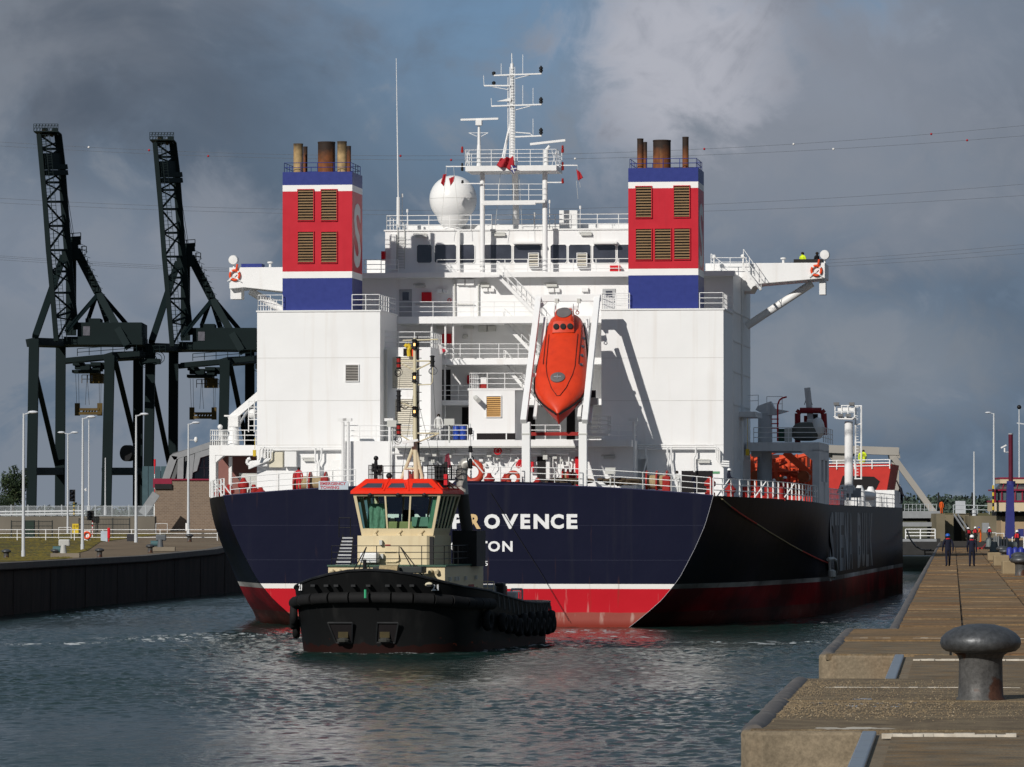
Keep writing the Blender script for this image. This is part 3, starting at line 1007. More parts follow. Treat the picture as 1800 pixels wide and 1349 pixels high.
for (x0, x1, yt) in ((452, 668, 549), (1057, 1272, 546)):
    blk = PB('casing_block', x0, yt, x1, 872, SY_B, 7.3, WHITE)
    for ys in (630, 705, 783):
        a, c = S(x0, ys, SY_B), S(x1, ys, SY_B)
        MB().box(a.x, c.x, SY_B - 0.012, SY_B - 0.001, a.z, a.z + 0.02).build('plate_seam', mat('white_seam', (0.50, 0.49, 0.47), 0.6), blk)
    a, c = S(x0, yt, SY_B), S(x1, yt, SY_B)
    MB().box(a.x - 0.06, c.x + 0.06, SY_B - 0.06, SY_B + 7.35, a.z, a.z + 0.10).build('top_plate', WHITE2, blk)
    r_ = MB()
    fx0, fx1 = (S(497, 0, SY_B).x, S(619, 0, SY_B).x) if x0 < 800 else (S(1106, 0, SY_B).x, S(1229, 0, SY_B).x)
    z = a.z + 0.1
    rail(r_, [(a.x + .05, SY_B + 7, z), (a.x + .05, SY_B + .1, z), (fx0, SY_B + .1, z)], 1.0, 3, 1.0)
    rail(r_, [(fx1, SY_B + .1, z), (c.x - .05, SY_B + .1, z), (c.x - .05, SY_B + 7, z)], 1.0, 3, 1.0)
    r_.build('railing', RAILW, blk)
louvre(608, 642, 630, 670, SY_B, mat('grey_louvre', (0.40, 0.38, 0.35), 0.6), ship, 10, WHITE2)

def funnel(x0, x1, bands, lv, pipes, side):
    sy = SY_B + 0.35
    e = empty('funnel', (0, 0, 0))
    e.parent = ship
    D = 4.2
    a, c = S(x0, 548, sy), S(x1, 548, sy)
    tops = [S(x0, y, sy).z for y in bands]
    for k, (mm, nm) in enumerate(((FUNB, 'blue_band'), (WHITES, 'white_band'), (FUNR, 'red_band'), (WHITES, 'white_band'), (FUNB, 'blue_band'))):
        z1, z0 = tops[k], tops[k + 1]
        # a slight taper towards the top
        t0 = 0.0012
        m_ = MB()
        i0, i1 = 0.0, 0.0
        m_.add([(a.x + i0, sy, z0), (c.x - i0, sy, z0), (c.x - i0, sy + D - i0, z0), (a.x + i0, sy + D - i0, z0),
                (a.x + i1, sy, z1), (c.x - i1, sy, z1), (c.x - i1, sy + D - i1, z1), (a.x + i1, sy + D - i1, z1)],
               [(0, 1, 5, 4), (1, 2, 6, 5), (2, 3, 7, 6), (3, 0, 4, 7), (4, 5, 6, 7), (3, 2, 1, 0)])
        m_.build(nm, mm, e)
    for q in lv:
        louvre(*q, sy, LOUV, e, 11, FUNR)
    z = tops[0]
    r_ = MB()
    rail(r_, [(a.x + .1, sy + D - .1, z), (a.x + .1, sy + .08, z), (c.x - .12, sy + .08, z), (c.x - .12, sy + D - .1, z), (a.x + .1, sy + D - .1, z)], 0.6, 2, 1.1, 0.02)
    r_.build('railing', FUNB, e)
    for (p0, p1, pt, dy, mm) in pipes:
        q0, q1 = S(p0, pt, sy + dy), S(p1, pt, sy + dy)
        r0 = (q1.x - q0.x) / 2
        cx = (q0.x + q1.x) / 2
        m_ = MB().lathe((cx, sy + dy, z - 0.1), [(r0 * 1.02, 0), (r0, 0.2), (r0, q0.z - z), (r0 * 1.03, q0.z - z), (r0 * 1.03, q0.z - z + 0.1), (r0 * 0.9, q0.z - z + 0.1), (r0 * 0.85, q0.z - z - 0.3)], 18)
        m_.build('exhaust_pipe', mm, e, smooth=40)
    # the emblem letter on the side
    zc = S(x1, 478, sy).z
    h = S(x1, 352, sy).z - S(x1, 466, sy).z
    lettering('letter', 'S', mat('grey_emblem_paint', (0.62, 0.62, 0.61), 0.5, var=0.05), e, (c.x + 0.004, sy + 0.7, zc + 0.35), (0, 1, 0), (0, 0, 1), 2.8, h, 0.02)
    return e
TANP = mat('tan_exhaust_steel', (0.36, 0.26, 0.14), 0.6, var=0.15, scale=2, streak=0.6, streak_col=(0.10, 0.065, 0.035), sx=4, sz=0.4)
def sooty(name, col, z0, z1):
    """pipe steel, soot burnt on towards its mouth"""
    m_ = mat(name, col, 0.75, var=0.3, scale=3, streak=0.6, streak_col=(0.33, 0.15, 0.05), sx=5, sz=0.3)
    N_, L_ = m_.node_tree.nodes, m_.node_tree.links
    b_ = N_['Principled BSDF']
    src = b_.inputs['Base Color'].links[0].from_socket
    t_ = N_.new('ShaderNodeTexCoord'); s_ = N_.new('ShaderNodeSeparateXYZ'); L_.new(t_.outputs['Object'], s_.inputs[0])
    n_ = N_.new('ShaderNodeTexNoise'); n_.inputs['Scale'].default_value = 2.5; L_.new(t_.outputs['Object'], n_.inputs['Vector'])
    a_ = N_.new('ShaderNodeMath'); a_.operation = 'MULTIPLY_ADD'; L_.new(n_.outputs[0], a_.inputs[0]); a_.inputs[1].default_value = 0.9; L_.new(s_.outputs[2], a_.inputs[2])
    r_ = N_.new('ShaderNodeMapRange'); L_.new(a_.outputs[0], r_.inputs[0]); r_.inputs[1].default_value = z0; r_.inputs[2].default_value = z1; r_.inputs[4].default_value = 0.93
    x_ = N_.new('ShaderNodeMix'); x_.data_type = 'RGBA'; L_.new(r_.outputs[0], x_.inputs[0]); L_.new(src, x_.inputs[6]); x_.inputs[7].default_value = (0.02, 0.017, 0.015, 1)
    L_.new(x_.outputs[2], b_.inputs['Base Color'])
    return m_
zt_ = S(560, 302, SY_B).z
RUSTP = sooty('rust_exhaust_steel', (0.17, 0.06, 0.022), zt_ + 1.2, zt_ + 2.1)
TANS = sooty('sooty_tan_exhaust_steel', (0.36, 0.25, 0.12), zt_ + 1.6, zt_ + 2.5)
funnel(496.5, 619, (303, 326, 337, 478, 489.5, 549), ((524, 334, 551, 388), (565, 334, 592, 388), (524, 408, 551, 462), (565, 408, 592, 462)),
       ((516, 532.5, 253, 1.0, TANS), (533, 540.5, 258, 2.4, RUSTP), (559, 589, 250, 1.6, RUSTP), (593, 609.5, 249, 1.0, TANS), (609.5, 617, 257, 2.6, RUSTP)), 1)
funnel(1104.5, 1227.5, (296, 320.5, 331.5, 473, 484.5, 546), ((1118, 328.5, 1145, 383), (1185, 327.5, 1212, 382), (1118, 403, 1145, 457), (1151.5, 402.5, 1179, 457), (1185.5, 402, 1212.5, 456)),
       ((1120, 1131, 244, 1.0, RUSTP), (1131, 1137.5, 250, 2.4, RUSTP), (1148, 1179, 247, 1.6, RUSTP), (1199.5, 1210.5, 241, 1.0, RUSTP)), 1)

# ------------------------------------------------------------------ accommodation house
SY_W = 22.4                                  # its after wall
SY_D = 18.7                                  # after edge of its decks
e1 = S(1289, 700, SY_W).x
e0 = 2 * S(902, 700, SY_W).x - e1
zr = S(900, 482, SY_W).z
house = MB().box(e0, e1, SY_W, SY_W + 14.5, 8.0, zr).build('accommodation_house', WHITE, ship)
PB('bridge_deck', 513, 481, 1291, 485, SY_W - 0.9, 0.92, WHITE2, house)
# shell ribs on the side wall
for ys in (548, 600, 654, 712):
    z = S(1290, ys, SY_W).z
    MB().box(e1, e1 + 0.05, SY_W + 0.2, SY_W + 14, z, z + 0.09).build('belt_rib', WHITE2, house)
MB().box(e1, e1 + 0.10, SY_W + 6.5, SY_W + 6.8, 9, zr).build('corner_rib', WHITE2, house)
# wheelhouse
SY_H = 23.2
wh0, wh1 = S(677, 440, SY_H).x, S(1127, 440, SY_H).x
zh0, zh1 = zr, S(900, 405.5, SY_H).z
whs = MB().box(wh0, wh1, SY_H, SY_H + 10, zh0 + 0.004, zh1).build('wheelhouse', WHITE, ship)
MB().box(wh0 - 0.08, wh1 + 0.08, SY_H - 0.08, SY_H + 10.1, zh1, zh1 + 0.10).build('roof_plate', WHITE2, whs)
for (x0, x1) in ((733, 759), (764, 802), (807, 834), (851, 899), (903.5, 951), (968, 996), (1000, 1038.5), (1043, 1082), (1086, 1124)):
    a, c = S(x0, 462.5, SY_H), S(x1, 430.5, SY_H)
    k = 0.10
    # pane with rounded corners in a raised frame
    def rr(ax, az, cx, cz, q):
        return [(ax + q, az), (cx - q, az), (cx, az + q), (cx, cz - q), (cx - q, cz), (ax + q, cz), (ax, cz - q), (ax, az + q)]
    w_ = MB().prism(rr(a.x, a.z, c.x, c.z, k), SY_H - 0.02, SY_H - 0.004).build('window', GLASS, whs)
    o_, i_ = rr(a.x - .05, a.z - .05, c.x + .05, c.z + .05, k * 1.3), rr(a.x, a.z, c.x, c.z, k)
    f_ = MB().grid([[(p[0], SY_H - 0.055, p[1]) for p in o_ + o_[:1]], [(p[0], SY_H - 0.055, p[1]) for p in i_ + i_[:1]], [(p[0], SY_H - 0.021, p[1]) for p in i_ + i_[:1]]])
    f_.grid([[(p[0], SY_H - 0.055, p[1]) for p in o_ + o_[:1]], [(p[0], SY_H - 0.001, p[1]) for p in o_ + o_[:1]]])
    f_.build('window_frame', WHITE2, w_)
for (x0, x1) in ((901, 954), (1042, 1084)):  # sun shades over two windows
    PB('sun_shade', x0, 425, x1, 428.5, SY_H - 0.7, 0.69, WHITE2, whs)
for (x0, x1) in ((930, 946), (1015, 1031)):
    louvre(x0, 446, x1, 468, SY_H - 0.35, LOUVC, whs, 5, WHITE2)
    PB('vent_box', x0 - 1, 445, x1 + 1, 469, SY_H - 0.33, 0.32, WHITE2, whs)
def lamp_strip(x0, x1, y, sy, parent=None):
    o_ = PB('lamp_fitting', x0, y - 2, x1, y + 2.2, sy - 0.22, 0.2, GREYB, parent or ship)
    a_, c_ = S(x0 - 3, y - 4, sy - 0.12), S(x1, y - 4, sy - 0.12)
    MB().tube([a_ + Vector((0, 0, -.1)), a_, c_], 0.025, 5).build('cable', GREYB, o_)
for x0, x1, y in ((730, 750, 415), (868, 888, 413), (1021, 1040, 412)):
    lamp_strip(x0, x1, y, SY_H, whs)
# roof rail and monkey island fittings
r_ = MB()
rail(r_, [(wh0 + .1, SY_H + 9, zh1 + .1), (wh0 + .1, SY_H + .1, zh1 + .1), (wh1 - .1, SY_H + .1, zh1 + .1), (wh1 - .1, SY_H + 9, zh1 + .1)], 0.95, 3, 1.45)
r_.build('railing', RAILW, whs)
PB('roof_coaming', 716, 397, 1110, 405.4, SY_H + 2.5, 0.2, WHITE2, whs)
PB('roof_locker', 983, 370, 1015, 404.5, SY_H + 1.2, 1.2, WHITE2, whs, 0.03)
rl = MB()
for x in (699, 711):
    rl.cyl(S(x, 473, SY_H - .12), S(x, 395, SY_H - .12), 0.03, n=6)
for i in range(12):
    y = 417 + i * 4.9
    rl.cyl(S(699, y, SY_H - .12), S(711, y, SY_H - .12), 0.018, n=5)
rl.build('ladder', GREYB, whs)
PB('pipe_stand', 687, 412, 696, 474, SY_H - 0.3, 0.28, WHITE2, whs)
PB('pipe_stand', 803.5, 404, 808, 476, SY_H - 0.45, 0.15, WHITE2, whs)
lr = MB()
rail(lr, [S(768, 482, SY_W - .8), S(1128, 480, SY_W - .8)], 0.95, 3, 1.5)
rail(lr, [S(640, 482, SY_W - .8), S(700, 482, SY_W - .8)], 0.95, 3, 1.1)
lr.build('railing', RAILW, house)
for x0, y0, x1, y1 in ((1072, 467, 1090, 477), (670, 442, 676.5, 458)):
    PB('fire_box', x0, y0, x1, y1, SY_H - 0.5, 0.4, REDB, whs)

# radome
rc = S(796.5, 350.5, SY_H + 2)
rr_ = (S(838, 350, SY_H + 2).x - S(755, 350, SY_H + 2).x) / 2
rd = MB().ball(rc, rr_, 28, 18).build('radome', mat('radome_gelcoat', (0.77, 0.77, 0.76), 0.28, var=0.02), whs, smooth=True)
m = MB().lathe((rc.x, rc.y, zh1 + .1), [(0.75, 0), (0.75, 0.05), (0.66, 0.1), (0.62, 0.25), (0.98, 0.6), (1.1, 0.95)], 22)
m.build('radome_foot', WHITE2, rd, smooth=40)
MB().torus(rc, rr_, 0.012, (0, 0, 1), 40, 5).build('radome_seam', GREYB, rd)

# goal-post mast: two columns, platforms, topmast with yards
mast = empty('signal_mast', (0, 0, 0))
mast.parent = ship
SY_M = SY_W - 0.45
zc0 = S(900, 482, SY_M).z
for x, w in ((848, 4.4), (958, 4.6)):
    a = S(x, 480, SY_M)
    rr0 = w / 26.6
    MB().cyl((a.x, SY_M, zc0), (a.x, SY_M, S(x, 300, SY_M).z), rr0, n=16).build('mast_column', WHITE, mast, smooth=40)
PB('mast_platform', 818, 292, 978, 300, SY_M - 1.1, 3.4, WHITE2, mast)
PB('platform_lip', 848, 353, 958, 356.5, SY_M - 0.7, 0.9, WHITE2, mast)
PB('platform_lip', 846, 357.5, 941, 360, SY_M - 0.72, 0.3, WHITE2, mast)
r_ = MB()
a, c = S(818, 292, SY_M - 1), S(978, 292, SY_M - 1)
rail(r_, [(a.x, SY_M + 2.1, a.z), (a.x, SY_M - 1, a.z), (c.x, SY_M - 1, a.z), (c.x, SY_M + 2.1, a.z)], 1.05, 4, 0.9, 0.02)
for (x0, x1) in ((818, 825), (970, 978)):
    r_.cyl(S(x0, 264, SY_M - 1), S(x1, 292, SY_M - 1), 0.02, n=5)
    r_.cyl(S(x1, 264, SY_M - 1), S(x0, 292, SY_M - 1), 0.02, n=5)
rail(r_, [S(850, 353, SY_M - .65), S(956, 353, SY_M - .65)], 1.1, 3, 1.05, 0.02)
r_.build('railing', RAILW, mast)
tm = MB()
tm.cyl(S(900, 300, SY_M + .6), S(900.5, 206, SY_M + .6), 0.22, 0.17, 12)
tm.cyl(S(900.5, 206, SY_M + .6), S(900, 112, SY_M + .6), 0.16, 0.11, 10)
tm.cyl(S(900, 112, SY_M + .6), S(899.5, 94, SY_M + .6), 0.035, 0.03, 6)
tm.cyl(S(893, 232, SY_M + .5), S(893, 134, SY_M + .5), 0.035, n=6)
tm.cyl(S(893, 232, SY_M + .5), S(880, 292, SY_M - .3), 0.06, n=6)
tm.cyl(S(898, 210, SY_M + .5), S(884, 292, SY_M + .5), 0.06, n=6)
tm.cyl(S(905, 296, SY_M + .9), S(908, 404, SY_H + 3), 0.22, n=12)
tm.build('topmast', WHITE, mast, smooth=40)
lad = MB()
for x in (896, 905):
    lad.cyl(S(x, 290, SY_M + .32), S(x, 118, SY_M + .32), 0.018, n=5)
for i in range(34):
    y = 120 + i * 5
    lad.cyl(S(896, y, SY_M + .32), S(905, y, SY_M + .32), 0.014, n=4)
lad.build('ladder', RAILW, mast)
def yard(y0, xa, xb, ya=None, yb=None, r=0.06):
    m_ = MB()
    m_.bar(S(xa, ya or y0, SY_M + .4), S(xb, yb or y0, SY_M + .4), 0.16, 0.09)
    return m_
yd = yard(132, 868, 952, 133, 130); yd.cyl(S(905, 139, SY_M + .4), S(932, 132, SY_M + .4), 0.03, n=5); yd.build('yard', WHITE2, mast)
yd = yard(151, 851, 897); yd.cyl(S(866, 153, SY_M + .4), S(893, 158, SY_M + .4), 0.025, n=5); yd.cyl(S(851, 152, SY_M + .4), S(850, 133, SY_M + .4), 0.02, n=5); yd.build('yard', WHITE2, mast)
yd = yard(186, 864, 952, 187, 184); yd.cyl(S(905, 194, SY_M + .4), S(932, 187, SY_M + .4), 0.03, n=5)
yd.cyl(S(864, 187, SY_M + .4), S(863.5, 173, SY_M + .4), 0.02, n=5); yd.prism([(S(872, 0, SY_M).x, S(0, 187, SY_M).z), (S(897, 0, SY_M).x, S(0, 187, SY_M).z), (S(897, 0, SY_M).x, S(0, 181, SY_M).z)], SY_M + .3, SY_M + .5); yd.build('yard', WHITE2, mast)
yd = yard(240, 905, 952, 241, 239); yd.cyl(S(905, 233, SY_M + .4), S(932, 235, SY_M + .4), 0.04, n=5); yd.cyl(S(932, 235, SY_M + .4), S(936, 239, SY_M + .4), 0.03, n=5); yd.build('yard', WHITE2, mast)
for x0, x1, y in ((784, 820, 293), (978, 1015, 291), (848, 812, 323), (962, 990, 321)):
    MB().bar(S(x0, y, SY_M - .3), S(x1, y, SY_M - .3), 0.12, 0.07).build('signal_yard', WHITE2, mast)
for x, y0, y1 in ((919, 96, 130), (937, 155, 186), (919, 150, 184), (937, 209, 239), (881, 112, 131)):
    MB().cyl(S(x, y1, SY_M + .4), S(x, y0, SY_M + .4), 0.018, n=5).build('whip_antenna', RAILW, mast)
for x, y0, y1 in ((951, 116, 129), (951, 171, 184), (951, 225, 238), (868, 126, 133), (868, 143, 150)):
    c0, c1 = S(x, y1, SY_M + .4), S(x, y0, SY_M + .4)
    h = c1.z - c0.z
    MB().lathe(c0, [(0.07, 0), (0.07, h * .2), (0.13, h * .22), (0.13, h * .45), (0.07, h * .5), (0.13, h * .55), (0.13, h * .8), (0.07, h * .85), (0.06, h)], 10).build('navigation_light', BLACK, mast, smooth=40)
for x, y0, y1, mm in ((812.5, 258, 269, REDM), (989, 256, 269, REDM), (812.5, 287, 301, BLACK), (989, 285, 300, REDM), (989, 314, 323, REDM), (813, 317, 323, BLACK)):
    c0, c1 = S(x, y1, SY_M - .3), S(x, y0, SY_M - .3)
    MB().lathe(c0, [(0.04, 0), (0.09, 0.02), (0.09, (c1.z - c0.z) * .5), (0.05, (c1.z - c0.z) * .55), (0.08, (c1.z - c0.z) * .6), (0.06, c1.z - c0.z)], 8).build('navigation_light', mm, mast, smooth=40)
# radar scanners
rs = MB()
rs.cyl(S(842, 294, SY_M), S(842, 256, SY_M), 0.17, 0.13, 12); rs.cyl(S(842, 256, SY_M), S(842, 222, SY_M), 0.11, 0.08, 10)
rs.build('scanner_post', WHITE, mast, smooth=40)
rs = MB()
a = S(842, 216, SY_M)
rs.box(a.x - .2, a.x + .2, SY_M - .25, SY_M + .25, a.z - .18, a.z + .15)
rs.bar(S(810, 211, SY_M), S(876, 209, SY_M), 0.22, 0.13)
rs.build('radar_scanner', WHITE2, mast)
rs = MB()
rs.cyl(S(824, 234, SY_M), S(858, 234, SY_M), 0.02, n=5); rs.cyl(S(824, 234, SY_M), S(838, 240, SY_M), 0.02, n=5); rs.cyl(S(858, 234, SY_M), S(846, 240, SY_M), 0.02, n=5)
rs.build('scanner_guard', RAILW, mast)
rs = MB()
rs.cyl(S(960, 294, SY_M), S(960, 264, SY_M), 0.16, n=12)
rs.cyl(S(960, 264, SY_M), S(966, 257, SY_M), 0.1, n=8)
rs.bar(S(932, 254, SY_M), S(994, 247, SY_M), 0.24, 0.15)
rs.build('radar_scanner', WHITE2, mast)
# tall whip at the port corner
m = MB()
a = S(699, 395, SY_H + .2)
m.cyl(S(700, 400, SY_H + .2), S(700, 347, SY_H + .2), 0.12, 0.11, 10)
m.cyl(S(700, 347, SY_H + .2), S(698, 206, SY_H + .2), 0.05, 0.035, 6)
m.cyl(S(698, 206, SY_H + .2), S(696.5, 103, SY_H + .2), 0.03, 0.018, 5)
m.build('long_whip_antenna', WHITE2, whs)
for x, y0, y1 in ((707, 341, 404), (716, 368, 404), (1020, 362, 404), (940, 374, 404), (966, 352, 404)):
    m = MB().cyl(S(x, y1, SY_H + .6), S(x, y0, SY_H + .6), 0.035, 0.02, 5)
    m.cyl(S(x, y0 + 6, SY_H + .6), S(x, y0, SY_H + .6), 0.07, n=6)
    m.build('antenna', WHITE2, whs)

# bridge wings
SY_G = 29.5
wing = MB()
for (xa, xb, y0, y1) in ((403, 560, 469.5, 503), (1240, 1450, 462, 506)):
    a, c = S(xa, y1, SY_G), S(xb, y0, SY_G)
    if xa < 800:
        poly = [(a.x, S(403, 508, SY_G).z), (S(430, 0, SY_G).x, S(0, 508, SY_G).z), (S(500, 0, SY_G).x, S(0, 516, SY_G).z), (c.x, S(0, 516, SY_G).z), (c.x, c.z), (a.x, c.z)]
    else:
        poly = [(a.x, S(0, 520, SY_G).z), (S(1318, 0, SY_G).x, S(0, 520, SY_G).z), (S(1323, 0, SY_G).x, S(0, 512, SY_G).z), (S(1335, 0, SY_G).x, S(0, 507, SY_G).z), (c.x, S(0, 498, SY_G).z), (c.x, c.z), (a.x, c.z)]
    w_ = MB().prism(poly, SY_G, SY_G + 4.0).build('bridge_wing', WHITE, ship, bevel=0.03)
    x = (405, 424) if xa < 800 else (1440, 1451)
    PB('wing_foot', x[0], 505 if xa < 800 else 490, x[1], 526 if xa < 800 else 518, SY_G + 0.5, 1.2, WHITE2, w_)
    # searchlight
    x = 411 if xa < 800 else 1450
    q = S(x, 459 if xa < 800 else 450, SY_G + .6)
    s_ = MB().lathe(q + Vector((0, -0.35, 0.05)), [(0.06, 0), (0.30, 0.02), (0.33, 0.1), (0.33, 0.5), (0.22, 0.7)], 16, (0, 1, 0.05))
    s_.cyl(q - Vector((0, 0, .6)), q - Vector((0, 0, .25)), 0.06, n=8)
    s_.build('searchlight', WHITE2, w_, smooth=40)
    x = 475 if xa < 800 else 1377
    q = S(x, 470 if xa < 800 else 463, SY_G + .4)
    MB().lathe(q, [(0.09, 0), (0.09, 0.25), (0.2, 0.27), (0.2, 0.36), (0.05, 0.4)], 12).build('vent_cowl', WHITE2, w_)
PB('wing_console', 424, 464, 460, 470, SY_G + .4, 1.2, FUNB)
PB('wing_console', 1395, 456, 1446, 462.5, SY_G + .6, 1.0, BLACK)
m = MB().cyl(S(1312, 574, SY_G + 1.5), S(1428, 498, SY_G + 1.5), 0.26, n=16)
m.build('wing_strut', WHITE, ship, smooth=40)
m = MB().cyl(S(440, 512, SY_G + 1.5), S(520, 560, SY_G + 1.5), 0.26, n=16)
m.build('wing_strut', WHITE, ship, smooth=40)
r_ = MB()
for x0, x1, y0, y1 in ((1250, 1292, 470, 505), (1270, 1307, 495, 525), (1307, 1338, 462, 506)):
    rail(r_, [S(x0, y0, SY_G - 1.2), S(x1, y1, SY_G - 1.2)], 0.9, 2, 0.8, 0.022)
rail(r_, [S(1255, 469, SY_G - 1), S(1312, 469, SY_G - 1)], 0.6, 2, 1.0, 0.022)
r_.build('stair_railing', RAILW, ship)
for x0, y0, x1, y1 in ((1262, 480, 1300, 516), (1307, 470, 1338, 510)):
    MB().bar(S(x0, y0, SY_G - 1), S(x1, y1, SY_G - 1), 0.5, 0.16).build('stair', WHITE2, ship)
for x, y in ((1255, 452), (1306, 451)):
    q = S(x, y, SY_G - 1)
    m = MB().cyl(q - Vector((0, 0, .9)), q, 0.05, n=6)
    m.ball(q, 0.16, 10, 7)
    m.build('deck_lamp', WHITE2, ship, smooth=40)
PB('wing_top_box', 645, 458, 677, 481, SY_G - 2, 1.5, WHITE2)

# ------------------------------------------------------------------ recess between the casings: decks, houses, stairs
for i, (y0, y1, xa, xb) in enumerate(((557, 567.5, 692, 1057), (631.5, 640.5, 773, 1057), (704, 712, 757, 1057))):
    PB('house_deck', xa, y0, xb, y1, SY_D, SY_W - SY_D, WHITE, house)
r_ = MB()
rail(r_, [S(690, 557, SY_D + .1), S(940, 557, SY_D + .1)], 0.98, 3, 1.45, 0.02)
rail(r_, [S(1060, 546, SY_D + .1), S(1104, 546, SY_D + .1)], 0.98, 3, .8, 0.02)
rail(r_, [S(775, 631, SY_D + .1), S(945, 631, SY_D + .1)], 0.98, 3, 1.3, 0.022)
rail(r_, [S(757, 704, SY_D + .1), S(830, 704, SY_D + .1)], 0.98, 3, 1.0, 0.022)
r_.build('railing', RAILW, house)
m = MB()
for x in (783, 797, 759):
    m.cut().cyl(S(x, 567, SY_D + .4), S(x, 632, SY_D + .4), 0.07, n=8)
for x in (782,):
    m.cut().cyl(S(x, 640, SY_D + .4), S(x, 775, SY_D + .4), 0.07, n=8)
m.build('deck_pillar', WHITE2, house)
def stair(x0, y0, x1, y1, sy, parent, w=0.75):
    a, c = S(x0, y0, sy), S(x1, y1, sy)
    e_ = MB()
    for d in (0, w):
        o2 = Vector((0, d, 0))
        e_.bar(a + o2, c + o2, 0.05, 0.22)
    e_ = e_.build('stair', WHITE2, parent)
    n = max(3, int((a.z - c.z) / 0.22))
    t_ = MB()
    for i in range(1, n):
        p = a.lerp(c, i / n)
        t_.box(p.x - .12, p.x + .12, p.y + .03, p.y + w - .03, p.z - .015, p.z + .015)
    t_.build('treads', GREYB, e_)
    r2 = MB()
    for d in (0, w):
        o2 = Vector((0, d, 0))
        rail(r2, [a + o2, c + o2], 0.95, 2, 0.9, 0.02)
    r2.build('handrail', RAILW, e_)
stair(874, 484, 945, 557, SY_W - 1.6, house)
stair(886, 568, 947, 632, SY_D + 1.2, house)
stair(886, 641, 940, 704, SY_D + 1.2, house)
PB('stair_landing', 850, 483, 878, 487, SY_W - 1.9, 1.0, WHITE2, house)
# wall fittings of the upper house wall (tier under the bridge)
def door(x0, y0, x1, y1, sy, parent, m=None, opened=False):
    o_ = PB('door', x0, y0, x1, y1, sy - 0.06, 0.055, m or mat('grey_door_paint', (0.36, 0.37, 0.38), 0.5), parent, 0.015)
    w_, h_ = x1 - x0, y1 - y0
    PB('window', x0 + w_ * .25, y0 + h_ * .1, x1 - w_ * .25, y0 + h_ * .4, sy - 0.075, 0.012, GLASS, o_)
    q = S(x0 + w_ * .85, y0 + h_ * .55, sy - 0.09)
    MB().box(q.x - .03, q.x + .03, sy - 0.12, sy - 0.06, q.z - .09, q.z + .09).build('handle', STEEL, o_)
    return o_
door(702, 509, 724, 557, SY_W, house)
door(1059, 508, 1082, 546, SY_W, house)
def wallbox(x0, y0, x1, y1, sy, m, parent=None, nm='cabinet', dep=0.28):
    o_ = PB(nm, x0, y0, x1, y1, sy - dep, dep - 0.003, m, parent or house, 0.02)
    return o_
wallbox(741, 514, 758, 530, SY_W, REDB, nm='fire_box')
for q in ((767, 508, 777, 515), (778, 508.5, 787, 515), (803, 490.5, 816.5, 501.5), (818, 491, 833, 502), (848, 507, 857, 513), (859, 507, 868.5, 513), (963, 507, 974, 514), (976, 507, 984, 514), (1022, 506, 1034, 513)):
    wallbox(*q, SY_W, WHITE2, nm='junction_box', dep=0.25)
for x0, x1, y in ((730, 747, 503), (845, 860, 503), (960, 979, 502)):
    lamp_strip(x0, x1, y, SY_W, house)
pp = MB()
pp.tube(pts(SY_W - .15, (670, 488), (794, 489), (799, 492), (800, 557)), 0.05)
pp.tube(pts(SY_W - .15, (856, 497), (845, 497.5), (841, 501), (841, 557)), 0.05)
pp.tube(pts(SY_W - .15, (730, 535), (792, 535.5)), 0.035)
pp.tube(pts(SY_W - .15, (802, 535), (834, 535)), 0.035)
pp.build('wall_pipes', GREYB, house)
q = S(790, 528, SY_W - .12)
MB().torus(q, 0.11, 0.03, (0, 1, 0), 12, 5).build('valve_wheel', REDB, house)
# second tier, under the deck
wallbox(777, 587, 793, 604, SY_W, REDB, nm='fire_box')
for q in ((767, 568.5, 781, 578), (841, 572.5, 855.5, 583.5), (857, 573, 871, 582.5), (813, 589, 821, 595)):
    wallbox(*q, SY_W, GREYB, nm='junction_box')
lamp_strip(814, 832, 575.5, SY_W, house)
for q in ((821, 660, 826, 675), (842, 659, 855, 672)):
    wallbox(*q, SY_W, REDB if q[0] < 830 else WHITE2, nm='locker')
PB('door_opening', 770, 650, 792, 704, SY_W - 0.01, 0.008, DARK, house)
for x in (812, 833, 926, 996):
    PB('door_opening', x, 716, x + 15, 773, SY_W - 0.01, 0.008, DARK, house)

# small fan house at the port side of the recess
SY_F = 13.2
fh = PB('fan_house', 672, 611, 757, 782, SY_F, 5.3, WHITE)
louvre(690, 628, 727, 683, SY_F, LOUVC, fh, 16, WHITE2, LOUVC, .2)
louvre(695, 702, 728, 766, SY_F, LOUVC, fh, 18, WHITE2, LOUVC, .2)
PB('door_opening', 709, 613, 725, 626, SY_F - .02, 0.015, DARK, fh)
r_ = MB()
a, c = S(672, 611, SY_F + .1), S(757, 611, SY_F + .1)
rail(r_, [a, c, (c.x, SY_F + 5, c.z)], 1.0, 3, 1.0)
r_.build('railing', RAILW, fh)
m = MB()
for x in (675, 679):
    m.cyl(S(x, 615, SY_F - .3), S(x, 790, SY_F - .3), 0.06, n=6)
m.build('down_pipe', GREYB, fh)

